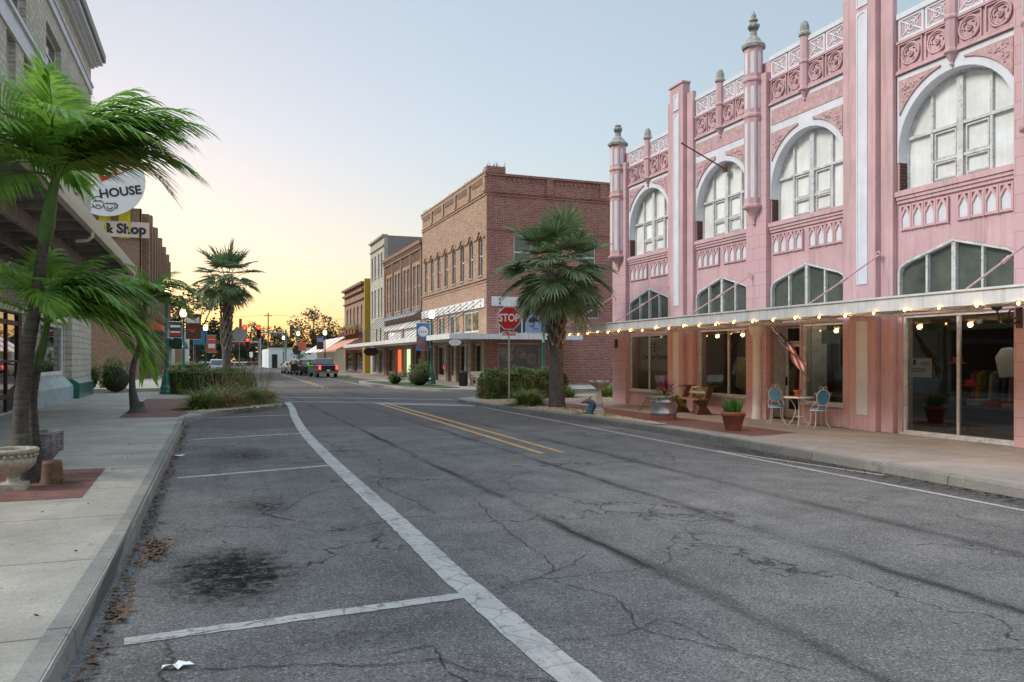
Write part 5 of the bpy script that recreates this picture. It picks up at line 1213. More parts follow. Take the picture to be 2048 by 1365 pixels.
def deco4(a, b): return [(MAT['signwhite'], MB().box(a+.05, b-.05, 56.965, 56.975, 3.95, 4.1).box(a+.05, b-.05, 56.965, 56.975, 3.6, 3.7)), (MAT['red'], MB().box(a+.05, b-.05, 56.965, 56.975, 3.4, 3.55))]
banner('hanging_banner', 'dark banner with white and red bars on the left of the left lamp pole', -1.9, 57.0, 3.3, 4.3, .7, -1, M('slate_cloth', (.06, .07, .09), .8), deco4)
def deco5(a, b): return [(MAT['signwhite'], MB().box(a+.1, b-.1, 80.46, 80.48, 2.9, 3.3).box(a+.1, b-.1, 80.46, 80.48, 3.7, 3.75))]
banner('hanging_banner', 'small red and white banner on the lit lamp behind the left fan palm', -.75, 80.5, 2.5, 4.1, .8, 1, MAT['awn_orange'], deco5)
banner('hanging_banner', 'small dark banner on the lamp by the peach building awning', 13.0, 101.5, 3.1, 4.6, .9, -1, M('wine_cloth', (.12, .04, .05), .8), lambda a, b: [(lb_, MB().box(a+.05, b-.05, 101.46, 101.48, 4.0, 4.5))])
# ---------------------------------------------------------------- stop signs
def octagon(cx, cz, r): return [(cx + r*math.cos(PI/8 + k*PI/4), cz + r*math.sin(PI/8 + k*PI/4)) for k in range(8)]
def stop_sign(loc, rz, label, scale=1):
    t = thing('stop_sign', label, 'stop sign', (0, 0, 0), 0, 'stop signs at the crossing')
    r_ = .457 / math.cos(PI/8); cz = 3.32
    build('post', MB().prism('z', [(-.03, 0), (-.03, .035), (-.012, .035), (-.012, .01), (.012, .01), (.012, .035), (.03, .035), (.03, 0)], 0, 3.7), MAT['steel'], t)
    p = build('plate', MB().prism('y', octagon(0, cz, r_), -.012, -.002), MAT['signback'], t)
    build('white_border', MB().prism('y', octagon(0, cz, r_), -.016, -.0125), MAT['signwhite'], p)
    build('red_face', MB().prism('y', octagon(0, cz, r_*.94), -.020, -.0165), MAT['red'], p)
    build('lettering', MB().text('STOP', .42, (0, -.024, cz), (1, 0, 0), (0, 0, 1), .003, bold=.012, sx=.82), MAT['signwhite'], p)
    q = build('lower_plate', bev_mb(-.28, .28, 2.62, 2.80), MAT['red'], t)
    build('lettering', MB().text('ALL WAY', .155, (0, -.018, 2.71), (1, 0, 0), (0, 0, 1), .003, bold=.004, sx=.95).prism('y', rect(-.27, .27, 2.63, 2.79), -.0165, -.0145, [rect(-.26, .26, 2.64, 2.78)]), MAT['signwhite'], q)
    t.location = loc; t.rotation_euler = (0, 0, rz); return t
def bev_mb(a, b, z0, z1): return MB().prism('y', rect(a, b, z0, z1), -.014, -.004)
stop_sign((10.95, 29.6, .16), R(-16), 'red octagonal STOP sign with ALL WAY plate facing the camera beside the right hedge')
sb_ = stop_sign((1.55, 55.0, .16), R(172), 'back of a stop sign on a pale post beyond the left fan palm')
# ---------------------------------------------------------------- palms
def frond(mb, base, az, el, L, droop, N=34, wind=Vector((0, 0, 0)), lw=.034, ll=.42, stiff=.25, seed=0):
    rnd = random.Random(seed); P = [Vector(base)]; K = 22; a = az; tang = []
    for k in range(K):
        t = k / K; e = el - droop * t**1.4
        d = Vector((math.cos(e)*math.cos(a), math.cos(e)*math.sin(a), math.sin(e))) + wind * t
        d.normalize(); tang.append(d); P.append(P[-1] + d * L / K)
    tang.append(tang[-1])
    mb.tube(P, [max(.004, .022*(1 - i/K)) for i in range(K+1)], 4, True, False)
    for i in range(N):
        t = .10 + .90 * i / (N - 1); f = t * K; j = min(int(f), K - 1); p = P[j].lerp(P[j+1], f - j); tg = tang[j]
        side = tg.cross(Vector((0, 0, 1)))
        if side.length < .05: side = Vector((-math.sin(az), math.cos(az), 0))
        side.normalize(); up = side.cross(tg).normalized()
        prof = math.sin(min(1, (t + .12)) * PI * .88 + .12)**.6
        for s_ in (1, -1):
            Ls = L * ll * max(.25, prof) * rnd.uniform(.85, 1.12)
            d = (tg * (.62 + .5*t) + side * s_ * (.95 - .35*t) + up * stiff * rnd.uniform(.2, 1.6) + wind * .5).normalized()
            q = p.copy(); dd = d.copy(); wv = dd.cross(up)
            if wv.length < .05: wv = tg
            wv.normalize(); pts = []
            for m, wk in ((0, .35), (1, 1.0), (2, .85), (3, .02)):
                pts.append((q - wv*lw*wk*.5, q + wv*lw*wk*.5)); dd = (dd + Vector((0, 0, -.20 - .1*m)) + wind*.16).normalized(); q = q + dd * Ls / 3
            vs = [v for pr in pts for v in pr]; mb.add(vs, [(0, 1, 3, 2), (2, 3, 5, 4), (4, 5, 7, 6)])
def trunk_mb(pts, rs, rings=True, n=14):
    c = catmull(pts, 10); k = len(c); rr = []
    for i in range(k):
        t = i/(k-1)*(len(rs)-1); j = min(int(t), len(rs)-2); rr.append((rs[j]*(1-(t-j)) + rs[j+1]*(t-j)) * (1 + (.05 if rings and i % 2 else 0)))
    return MB().tube(c, rr, n)
WND = Vector((.45, -.02, .0))
def feather_palm(label, loc, stems, group='windblown feather palms on the left sidewalk'):
    t = thing('feather_palm', label, 'palm tree', loc, 0, group)
    for (pts, rs, shaft, top, specs, seed) in stems:
        build('trunk', trunk_mb(pts, rs), MAT['bark'], t)
        build('crownshaft', trunk_mb(shaft[0], shaft[1], False), M('green_crownshaft', (.06, .14, .025), .5, .25, 6), t)
        build('spear_leaf', MB().tube([top, Vector(top)+Vector((.03, 0, .45)), Vector(top)+Vector((.05, 0, .85))], [.03, .02, .003], 5), MAT['palmleaf'], t)
        for k, sp in enumerate(specs):
            az, el, L, dr = sp[:4]; old = len(sp) > 4
            L *= .92 * (.84 if el > 63 else 1); m = MB(); frond(m, Vector(top) + Vector((random.uniform(-.04, .04), random.uniform(-.04, .04), random.uniform(-.06, .06))), R(az), R(el), L, R(dr), 42 if L > 1.5 else 36, WND, (.042 if L > 1.6 else .036), .46, .25, seed*100+k)
            build('frond', m, MAT['palmleaf_old'] if old else MAT['palmleaf'], t, fix=False)
    return t
# nearest twin-stemmed palm: camera right is the direction (.94,-.35)
topA = (-1.98, 12.17, 4.33); topB = (-2.19, 12.78, 2.41)
fA = [(-20, 72, 2.1, 62), (-26, 60, 2.15, 68), (-14, 53, 2.2, 75), (-30, 47, 2.1, 88), (-20, 41, 2.1, 100), (-10, 62, 2.0, 90), (-36, 56, 2.0, 80), (-20, 38, 1.9, 125, 1), (-5, 45, 2.0, 105), (-28, 50, 2.0, 118, 1), (0, 82, 2.0, 50), (60, 60, 1.8, 80), (130, 66, 1.9, 60), (160, 50, 2.0, 75), (175, 28, 1.9, 70), (200, 58, 2.0, 75), (235, 42, 1.9, 85), (270, 55, 1.9, 95), (310, 50, 2.0, 100), (100, 40, 1.8, 90), (150, 82, 2.0, 40), (190, 42, 1.9, 75), (215, 18, 1.8, 70), (170, 70, 2.0, 50), (250, 76, 1.9, 60), (155, 12, 1.7, 60)]
fB = [(-20, 60, 1.75, 112), (-30, 38, 1.7, 105), (-12, 25, 1.6, 95), (-24, 72, 1.8, 140), (10, 70, 1.6, 60), (80, 60, 1.5, 80), (150, 50, 1.6, 85), (185, 35, 1.6, 90), (215, 60, 1.6, 90), (270, 40, 1.5, 110), (310, 50, 1.7, 110), (-40, 15, 1.6, 100), (330, 72, 1.7, 125), (-18, 48, 1.75, 118), (-25, 52, 1.7, 130), (170, 60, 1.6, 80), (-5, 34, 1.6, 95), (120, 80, 1.6, 50), (0, 85, 1.7, 60), (-22, 32, 2.1, 165), (-34, 28, 2.0, 150), (-8, 22, 1.9, 140)]
feather_palm('tall twin stemmed feather palm leaning over the urns at the near left', (-2.35, 12.6, .15), [
    ([(-2.39, 12.64, .12), (-2.5, 12.68, .88), (-2.43, 12.65, 1.84), (-2.28, 12.49, 2.66), (-2.16, 12.34, 3.46)], [.17, .098, .09, .08, .064], ([(-2.165, 12.345, 3.44), (-2.12, 12.3, 3.65), (-2.07, 12.25, 3.94), (-1.98, 12.17, 4.33)], [.07, .10, .08, .045]), topA, fA, 1),
    ([(-2.35, 12.95, .12), (-2.38, 12.95, .71), (-2.41, 12.96, 1.28), (-2.32, 12.83, 1.8)], [.11, .065, .06, .056], ([(-2.32, 12.83, 1.78), (-2.29, 12.82, 1.92), (-2.24, 12.8, 2.1), (-2.19, 12.78, 2.41)], [.058, .065, .055, .035]), topB, fB, 2)])
def inflorescence():
    m = MB(); rnd = random.Random(5)
    for k in range(26):
        a = rnd.uniform(0, 2*PI); p = Vector((-2.34, 11.86, 3.82)); d = Vector((math.cos(a), math.sin(a), rnd.uniform(-.6, .4))).normalized(); pts = [p]
        for q in range(4): d = (d + Vector((0, 0, -.35)) + Vector((rnd.uniform(-.2, .2),)*3)).normalized(); pts.append(pts[-1] + d*.12)
        m.tube(pts, .006, 4)
    return m
tpC = (-2.02, 27.5, 3.75)
fC = [(-20, 65, 1.9, 110), (-30, 42, 1.9, 100), (-10, 25, 1.8, 95), (0, 78, 1.7, 70), (70, 60, 1.6, 80), (140, 60, 1.6, 85), (170, 35, 1.7, 80), (200, 20, 1.6, 70), (230, 50, 1.6, 95), (280, 50, 1.6, 100), (320, 55, 1.9, 105), (-40, 15, 1.8, 90), (190, 75, 1.5, 60), (-22, 5, 1.8, 80)]
P2 = feather_palm('slender single feather palm in the brick paving further up the left sidewalk', (-2.3, 27.9, .15), [
    ([(-2.3, 27.9, .12), (-2.42, 27.85, .9), (-2.4, 27.8, 1.6), (-2.22, 27.7, 2.2), (-2.12, 27.6, 2.75)], [.2, .10, .085, .08, .065], ([(-2.12, 27.6, 2.74), (-2.08, 27.56, 3.0), (-2.05, 27.53, 3.35), (-2.02, 27.5, 3.75)], [.065, .075, .065, .04]), tpC, fC, 3)])
build('root_flare', MB().lathe(-2.25, 27.85, [(.34, .13), (.26, .2), (.17, .32), (.13, .5)], 14, 0, 0, True, 1.2, .9), MAT['bark'], P2)

def fan_leaf(mb, base, az, el, pet, Rr, seed, droop=.5, N=34):
    rnd = random.Random(seed); d = Vector((math.cos(el)*math.cos(az), math.cos(el)*math.sin(az), math.sin(el)))
    p = Vector(base); P = [p.copy()]
    for k in range(6): d = (d + Vector((0, 0, -.05*droop*2))).normalized(); p = p + d*pet/6; P.append(p.copy())
    mb.tube(P, [.022, .02, .018, .016, .014, .012, .012], 4, True, False)
    side = d.cross(Vector((0, 0, 1))).normalized(); up = side.cross(d).normalized()
    hub = p
    for i in range(N):
        u = (i/(N-1))*2 - 1; a = u * R(128)
        dr = (d*math.cos(a) + side*math.sin(a) + up*(.30*abs(u) + .08) + Vector((0, 0, -.25*max(0, 1-abs(u))))).normalized()
        L = Rr * (1 - .22*abs(u)) * rnd.uniform(.9, 1.08); wv = dr.cross(up).normalized(); q = hub.copy(); pts = []
        dd = dr.copy()
        for m, wk in ((0, .25), (1, .85), (2, 1.0), (3, .55), (4, .03)):
            ww = wk * L * .075; lift = up * (ww*.25 * (1 if i % 2 else -1)); pts += [q - wv*ww*.5 + lift, q + wv*ww*.5 - lift]
            dd = (dd + Vector((0, 0, -droop*(.05 if m < 2 else .34))) + Vector((rnd.uniform(-.05, .05),)*3)).normalized(); q = q + dd * L/4
        mb.add(pts, [(0, 1, 3, 2), (2, 3, 5, 4), (4, 5, 7, 6), (6, 7, 9, 8)])
def fan_palm(label, x, y, zt, z_boot, r0, nleaf, seed, Rr=.85, pet=1.15, low=-35):
    t = thing('fan_palm', label, 'palm tree', (x, y, .15), 0, 'fan palms at the street corners'); rnd = random.Random(seed)
    build('trunk', trunk_mb([(x+.02, y, .1), (x, y, .8), (x, y, z_boot), (x, y, zt-.2)], [r0*1.35, r0*1.1, r0*.95, r0*.75], False, 16), MAT['bark'], t)
    bt = MB(); n = int((zt - z_boot) * 24)
    for k in range(n):
        f = k/n; z = z_boot + (zt - z_boot)*f; a = k*2.39996; rr = r0*(1.0 + .25*f)
        c0 = Vector((x + rr*math.cos(a), y + rr*math.sin(a), z)); tan = Vector((-math.sin(a), math.cos(a), 0)); out = Vector((math.cos(a), math.sin(a), 0))
        for s_ in (1, -1):
            b0 = c0 + tan*s_*.10 - out*.06; tip = c0 + Vector((0, 0, .34)) + out*(.06 + .05*f)
            bt.add([b0 + Vector((0, 0, -.02)), b0 + tan*s_*.055 + Vector((0, 0, .02)), tip + tan*s_*.03, tip - tan*s_*.0, b0 + out*.07, tip + out*.035], [(0, 1, 2, 3), (0, 4, 5, 3), (1, 4, 5, 2), (0, 1, 4), (3, 2, 5)])
        bt.tube([c0 + Vector((0, 0, .28)), c0 + out*(.12+.04*f) + Vector((0, 0, .46 + rnd.uniform(-.08, .1)))], [.05, .025], 4)
    build('leaf_boots', bt, MAT['boots'], t, fix=False)
    for k in range(nleaf):
        f = (k + .5)/nleaf; el = R(85 - (85-low)*f**.85) + rnd.uniform(-.12, .12); az = k*2.39996 + rnd.uniform(-.2, .2)
        m = MB(); fan_leaf(m, (x + .1*math.cos(az), y + .1*math.sin(az), zt - .25 + .3*(1-f)), az, el, pet*rnd.uniform(.8, 1.1)*(1-.15*f), Rr*rnd.uniform(.85, 1.1), seed*1000+k, .35 + .45*f + rnd.uniform(0, .2))
        build('fan_leaf', m, MAT['sabal_dry'] if (k >= nleaf-1 and seed == 11) else MAT['sabal'], t, fix=False)
    return t
fan_palm('large fan palm with criss-crossed leaf boots beside the STOP sign on the right corner', 11.2, 25.5, 5.0, 2.15, .24, 46, 11, 1.1, 1.3, -45)
fan_palm('tall shaggy fan palm rising behind the hedge on the left corner', .75, 54.5, 6.95, 2.4, .28, 34, 12, 1.2, 1.45, -35)
fan_palm('small distant palm in front of the low white building', 16.5, 170, 3.2, 1.6, .2, 14, 13, .9, 1.4, -20)

# ---------------------------------------------------------------- grasses, hedges, shrubs
def grass_clump(label, x, y, r_, h, n, m, seed, plumes=0, group='ornamental grass clumps'):
    rnd = random.Random(seed); t = thing('grass_clump', label, 'grass', (x, y, .16), 0, group); mb = MB()
    for k in range(n):
        a = rnd.uniform(0, 2*PI); b0 = Vector((x + rnd.gauss(0, .28)*r_*.5, y + rnd.gauss(0, .28)*r_*.5, .14)); el = R(rnd.uniform(25, 88)); L = h*rnd.uniform(.7, 1.25)
        d = Vector((math.cos(el)*math.cos(a), math.cos(el)*math.sin(a), math.sin(el))); q = b0.copy(); wv = d.cross(Vector((0, 0, 1)))
        if wv.length < .02: wv = Vector((1, 0, 0))
        wv.normalize(); ww = .018*rnd.uniform(.7, 1.4); pts = []
        for j in range(5):
            s_ = 1 - j/4.2; pts += [q - wv*ww*s_, q + wv*ww*s_]; d = (d + Vector((math.cos(a)*.16, math.sin(a)*.16, -.20))*(.8 + .5*r_)).normalized(); q = q + d*L/4
            if q.z < .17: q.z = .17
        mb.add(pts, [(0, 1, 3, 2), (2, 3, 5, 4), (4, 5, 7, 6), (6, 7, 9, 8)])
    build('blades', mb, m, t, fix=False)
    if plumes:
        pm = MB()
        for k in range(plumes):
            a = rnd.uniform(0, 2*PI); e = R(rnd.uniform(55, 85)); d = Vector((math.cos(e)*math.cos(a), math.cos(e)*math.sin(a), math.sin(e))); p = Vector((x, y, .15)); L = h*rnd.uniform(1.2, 1.6)
            pm.tube([p, p + d*L*.5, p + d*L*.8 + Vector((.03, 0, -.02)), p + d*L + Vector((.1, 0, -.06))], [.003, .003, .008, .001], 4)
        build('plumes', pm, MAT['grassdry'], t, fix=False)
    return t
for i, (x, y, r_, h, n, m, pl, lb) in enumerate([
    (-.35, 29.3, 1.05, 1.05, 1300, 'grass', 8, 'green grass clump at the left end of the left planting bed'),
    (.45, 29.9, 1.05, .95, 1400, 'grassdry', 26, 'brownish grass clump low at the front of the left planting bed'),
    (1.1, 31.3, 1.15, 1.2, 1500, 'grass', 30, 'tall mixed grass clump in the middle of the left planting bed'),
    (1.8, 32.8, 1.1, 1.0, 1300, 'grassdry', 40, 'plumed brown grass clump at the right tip of the left planting bed'),
    (.2, 32.0, 1.1, 1.25, 1200, 'grass', 24, 'green grass clump behind the others in the left planting bed')]):
    grass_clump(lb, x, y, r_, h, n, MAT[m], 40+i, pl)
for i, (x, y, r_, h, n, m, pl, lb) in enumerate([
    (10.75, 27.0, 1.0, .95, 1500, 'grass', 6, 'big green grass clump between the STOP sign and the right fan palm'),
    (14.6, 32.0, .7, .75, 600, 'grass', 0, 'small grass clump in the gravel just right of the fan palm trunk'),
    (16.6, 32.0, .8, .9, 700, 'grass', 4, 'yellowish grass clump in the gravel behind the bird bath'),
    (18.2, 32.4, .8, 1.0, 700, 'grass', 14, 'tall grass clump in the gravel against the pink building corner'),
    (-6.0, 53.0, .9, .9, 500, 'grassdry', 10, 'dry grass clump before the brown brick building')]):
    grass_clump(lb, x, y, r_, h, n, MAT[m], 60+i, pl)
def hedge(label, pts, wd, z1, n, seed, name='hedge', m='hedge'):
    """pts: centre line"""
    rnd = random.Random(seed); a, b = Vector(pts[0]), Vector(pts[1]); d = (b - a); L = d.length; d.normalize(); q = Vector((-d.y, d.x))
    t = thing(name, label, name, ((a.x+b.x)/2, (a.y+b.y)/2, .16))
    def P(u, v, z): p = a + d*u + q*v; return (p.x, p.y, z)
    h = wd/2; c = MB(); i_ = .10
    c.add([P(i_, -h+i_, .12), P(L-i_, -h+i_, .12), P(L-i_, h-i_, .12), P(i_, h-i_, .12), P(i_, -h+i_, z1-i_), P(L-i_, -h+i_, z1-i_), P(L-i_, h-i_, z1-i_), P(i_, h-i_, z1-i_)], [(0,3,2,1),(4,5,6,7),(0,1,5,4),(1,2,6,5),(2,3,7,6),(3,0,4,7)])
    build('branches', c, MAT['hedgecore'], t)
    lf = MB(); H = z1-.16; areas = [L*H, L*H, wd*H, wd*H, L*wd]; tot = sum(areas)
    def wob(u, v, z): return .07*math.sin(u*4+seed)+.06*math.sin(z*6+u*3)+.05*math.sin(v*6+u*2)+.04*math.sin(u*11+z*5)
    for k in range(n):
        s_ = rnd.uniform(0, tot); u, v, z = rnd.uniform(0, L), rnd.uniform(-h, h), rnd.uniform(.16, z1)
        o = wob(u, v, z) - abs(rnd.gauss(0, .05)) 
        if s_ < areas[0]: v = -h - o; nn = -q
        elif s_ < areas[0]*2: v = h + o; nn = q
        elif s_ < areas[0]*2 + areas[2]: u = -o; nn = -d
        elif s_ < areas[0]*2 + areas[2]*2: u = L + o; nn = d
        else: z = z1 + o + (rnd.random()**6)*.15; nn = None
        cr = 1 - .13*max(0, (z/z1))**6; v *= cr; u = L/2 + (u-L/2)*(1 - .05*max(0, z/z1)**6); z -= .10*(abs(v)/h)**6 + .08*(abs(u-L/2)/(L/2))**14; p = Vector(P(u, v, z)); N3 = Vector((nn.x, nn.y, .4)) if nn is not None else Vector((0, 0, 1))
        N3 = (N3 + Vector((rnd.uniform(-.8, .8), rnd.uniform(-.8, .8), rnd.uniform(-.6, .8)))).normalized()
        t1 = N3.cross(Vector((rnd.uniform(-1, 1), rnd.uniform(-1, 1), rnd.uniform(-1, 1)))).normalized(); t2 = N3.cross(t1); s2 = rnd.uniform(.03, .055)
        lf.add([p - t1*s2, p - t2*s2*.5, p + t1*s2, p + t2*s2*.5], [(0, 1, 2, 3)])
    build('leaves', lf, MAT[m], t, fix=False); return t
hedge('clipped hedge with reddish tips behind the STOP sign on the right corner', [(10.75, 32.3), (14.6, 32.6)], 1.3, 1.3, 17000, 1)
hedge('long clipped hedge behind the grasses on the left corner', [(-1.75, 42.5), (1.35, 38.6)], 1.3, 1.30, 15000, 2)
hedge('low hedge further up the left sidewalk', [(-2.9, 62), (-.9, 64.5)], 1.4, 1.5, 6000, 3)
def round_shrub(label, x, y, rx, h, n, seed, m='hedge'):
    rnd = random.Random(seed); t = thing('shrub', label, 'shrub', (x, y, .16)); lf = MB()
    build('branches', MB().sphere((x, y, .16+h*.38), rx*.72, 12, 8, h*.38/rx/.72), MAT['hedgecore'], t)
    bl = [(Vector((x, y, .16+h*.4)), rx*.9, h*.4)] + [(Vector((x+rnd.uniform(-.75, .75)*rx, y+rnd.uniform(-.75, .75)*rx, .16+h*rnd.uniform(.25, .85))), rx*rnd.uniform(.25, .5), h*rnd.uniform(.15, .3)) for _ in range(12)]
    for k in range(n):
        c_, a, b = rnd.choice(bl); d = Vector((rnd.gauss(0, 1), rnd.gauss(0, 1), rnd.gauss(0, 1))).normalized()*rnd.uniform(.82, 1.08); p = c_ + Vector((d.x*a, d.y*a, d.z*b))
        if p.z < .17: continue
        t1 = Vector((rnd.uniform(-1, 1), rnd.uniform(-1, 1), rnd.uniform(-.7, .7))).normalized(); t2 = t1.cross(Vector((rnd.uniform(-1, 1), rnd.uniform(-1, 1), 1))).normalized(); s_ = rnd.uniform(.035, .065)
        lf.add([p-t1*s_, p+t2*s_*.5, p+t1*s_, p-t2*s_*.5], [(0, 1, 2, 3)])
    build('leaves', lf, MAT[m], t, fix=False); return t
round_shrub('bushy green shrub on the verge in front of the corner building', 12.4, 50.2, .95, 1.5, 3200, 6)
round_shrub('low brown shrub on the verge left of the bushy one', 11.6, 53.8, .55, .8, 1200, 7)
round_shrub('small green shrub in the gravel behind the near grass', 18.1, 35.1, .55, .65, 900, 9)
round_shrub('dark rounded shrub by the end of the cream block building', -4.7, 45.3, .85, 1.7, 3600, 4)
round_shrub('small round shrub left of the dark rounded one', -6.3, 47.6, .7, 1.8, 1600, 5)
# pebbles over the gravel beds
pb = MB(); rnd = random.Random(9)
def pebble(x, y, z):
    r_ = rnd.uniform(.02, .045); pb.sphere((x, y, z), r_, 5, 3, .6, 1.2, .9)
for k in range(1500):
    y = rnd.uniform(17.9, 31); w0 = {0: 0}; xl = 10.66 if y < 19.5 else (10.60 - (y-19.5)*.085 if y < 25.5 else 10.06); xr = 10.95 + min(.45, (y-17.9)*.08)
    pebble(rnd.uniform(xl, xr), y, .175)
for k in range(900): pebble(rnd.uniform(13.6, 20), rnd.uniform(28.6, 33.5), .172)
for k in range(500): u = rnd.random(); pebble(-.55 + 2.6*u + rnd.gauss(0, .25), 26.8 + 3.6*u + rnd.uniform(0, .9), .17)
o = build('pebbles', pb, M('tan_pebbles', (.46, .36, .26), .9, .4, 30), None, (12, 24, .16), fix=False); tag(o, 'tan pebbles scattered over the planting beds by both kerbs', 'pebbles', kind='stuff')
# dead leaves in the gutter
lf = MB(); rnd = random.Random(4)
def deadleaf(x, y, z=.01, s_=1):
    a = rnd.uniform(0, 6.3); L = rnd.uniform(.015, .045)*s_; w_ = L*.35; c, s2 = math.cos(a), math.sin(a); up = rnd.uniform(0, .02)
    lf.add([(x-c*L, y-s2*L, z), (x-s2*w_, y+c*w_, z+up), (x+c*L, y+s2*L, z+up*1.3), (x+s2*w_, y-c*w_, z+.003)], [(0, 1, 2, 3)])
for k in range(420): deadleaf(-.62 + abs(rnd.gauss(0, .10)), 8.35 + rnd.gauss(0, .22), .01 + rnd.random()*.04)
for k in range(900): deadleaf(-.74 + abs(rnd.gauss(0, .07)), rnd.uniform(5, 24), .008)
for k in range(26): deadleaf(rnd.uniform(-.6, .3), rnd.uniform(5.5, 12), .008)
for k in range(70): deadleaf(-.72 + rnd.random()*.15, 6.4 + rnd.gauss(0, .15), .012, 1.3)
for k in range(14): deadleaf(rnd.uniform(-2.6, -1), rnd.uniform(6, 24), .16, .8)
for k in range(60): deadleaf(10.35 + rnd.gauss(0, .08), rnd.uniform(9, 20), .012)
for k in range(700): yy = rnd.uniform(5.5, 14.5); deadleaf(9.75 + yy*.035 - abs(rnd.gauss(0, .16)), yy, .008, .7)
for k in range(160): deadleaf(rnd.uniform(-5, -1), rnd.uniform(5, 26), .158, .5)
o = build('dead_leaves', lf, M('dead_leaf', (.13, .075, .045), .9, .7, 25), None, (-.6, 8, 0), fix=False); tag(o, 'brown dead leaves drifted along the gutter', 'leaves', kind='stuff')
def litter(name, label, x, y, r_, seed):
    rnd = random.Random(seed); m = MB(); n = 12; vs = [(x, y, .05*r_*10)]; 
    for k in range(n):
        a = 2*PI*k/n; rr = r_*rnd.uniform(.6, 1.2); vs.append((x + rr*math.cos(a)*1.5, y + rr*math.sin(a)*.7, .012 + rnd.uniform(0, .03)))
    m.add(vs, [(0, 1+k, 1+(k+1) % n) for k in range(n)]); tag(build(name, m, MAT['signwhite'], None, (x, y, 0), fix=False), label, 'litter')
litter('crumpled_paper', 'crumpled white paper on the asphalt at the bottom of the near parking bay', -.2, 5.16, .06, 1)
litter('paper_scrap', 'white scrap lying in the gutter further up the kerb', -.62, 16.4, .06, 2)

# ---------------------------------------------------------------- planters and furniture
def urn(loc, label, s_=1, square=False):
    t = thing('urn', label, 'urn', loc)
    x, y, z = loc
    if not square:
        prof = [(.17, .0), (.17, .09), (.13, .10), (.10, .14), (.09, .2), (.12, .25), (.24, .32), (.31, .42), (.325, .5), (.31, .53), (.31, .58), (.36, .6), (.375, .64), (.35, .67), (.31, .66), (.28, .56)]
        m = MB(); n = 32; vs = []
        for r_, zz in prof:
            for k in range(n):
                rr = r_ * (1 + (.05*abs(math.sin(k*PI/4)) if .24 < zz < .52 else 0)); vs.append((x + rr*s_*math.cos(2*PI*k/n), y + rr*s_*math.sin(2*PI*k/n), z + zz*s_))
        L = len(prof); m.add(vs, [(j*n+k, j*n+(k+1) % n, (j+1)*n+(k+1) % n, (j+1)*n+k) for j in range(L-1) for k in range(n)], True)
        for k in range(22): a = 2*PI*k/22; m.sphere((x + .33*s_*math.cos(a), y + .33*s_*math.sin(a), z + .555*s_), .035*s_, 6, 4)
        m.box(x-.2*s_, x+.2*s_, y-.2*s_, y+.2*s_, z-.002, z+.1*s_)
        build('bowl', m, MAT['urnstone'], t); build('soil', MB().lathe(x, y, [(.30*s_, 0), (.29*s_, .01)], 16, z+.6*s_), MAT['dark'], t)
    else:
        m = MB().lathe(x, y, [(.17, 0), (.17, .06), (.12, .1), (.10, .2), (.2, .32), (.34, .5), (.38, .62)], 6, z, .3, False).lathe(x, y, [(.36, .55), (.36, .84), (.40, .86), (.40, .92), (.34, .92), (.32, .7)], 6, z, .3, False)
        for k in range(6):
            a = .3 + PI/3*k; m.box(x + .37*math.cos(a)-.035, x + .37*math.cos(a)+.035, y + .37*math.sin(a)-.035, y + .37*math.sin(a)+.035, z+.5, z+.88)
            b_ = a + PI/6
            for q in range(4): m.sphere((x + .33*math.cos(b_), y + .33*math.sin(b_), z+.6+q*.07), .03, 6, 4, .5, 1.6, 1.6)
        build('bowl', m, MAT['urndark'], t); build('soil', MB().lathe(x, y, [(.31, 0), (.30, .01)], 12, z+.84), MAT['dark'], t)
    return t
MAT['urnstone'] = M('urn_stone', (.42, .38, .31), .85, .3, 6, .4, 40, dirt=(.12, .11, .09))
MAT['urndark'] = M('urn_weathered', (.30, .29, .30), .9, .5, 9, .6, 30, dirt=(.05, .05, .05))
urn((-2.46, 12.05, .15), 'round scalloped stone urn at the foot of the near palm').scale = (.8,)*3
urn((-2.35, 13.2, .15), 'weathered panelled urn standing behind the palm trunk', 1, True).scale = (.72,)*3
pl_ = thing('urn_weed', 'small leafy weed growing out of the round urn', 'weed', (-2.46, 12.05, .64)); m = MB(); rnd = random.Random(3)
for k in range(60):
    p = Vector((-2.44 + rnd.gauss(.03, .07), 12.05 + rnd.gauss(0, .07), .64 + rnd.random()*.22)); s_ = .03
    m.add([p + Vector((-s_, 0, 0)), p + Vector((0, -s_*.6, .01)), p + Vector((s_, 0, .015)), p + Vector((0, s_*.6, .01))], [(0, 1, 2, 3)])
build('leaves', m, MAT['grass'], pl_, fix=False)
o = build('tree_stump', MB().lathe(-2.08, 12.45, [(.17, .14), (.14, .2), (.125, .42), (.115, .46), (.05, .43)], 12), MAT['brown'], None, (-2.08, 12.45, .15)); tag(o, 'short cut stump on the brick paving beside the near palm', 'stump')
m = MB(); rnd = random.Random(8)
for k in range(90):
    p = Vector((-1.9 + rnd.gauss(0, .1), 12.3 + rnd.gauss(0, .12), .16 + rnd.random()*.06)); s_ = .022
    m.add([p + Vector((-s_, 0, 0)), p + Vector((0, -s_, .01)), p + Vector((s_, 0, .015)), p + Vector((0, s_, .01))], [(0, 1, 2, 3)])
for (cx_, cy_) in ((11.0, 24.0), (10.6, 22.2), (10.9, 21.0), (10.3, 26)):
    for k in range(60):
        p = Vector((cx_ + rnd.gauss(0, .12), cy_ + rnd.gauss(0, .25), .18 + rnd.random()*.05)); s_ = .03
        m.add([p + Vector((-s_, 0, 0)), p + Vector((0, -s_, .01)), p + Vector((s_, 0, .015)), p + Vector((0, s_, .01))], [(0, 1, 2, 3)])
o = build('small_weeds', m, MAT['hedge'], None, (-2.05, 12, .15), fix=False); tag(o, 'low green weeds sprouting between the pavers and pebbles', 'weeds', kind='stuff')
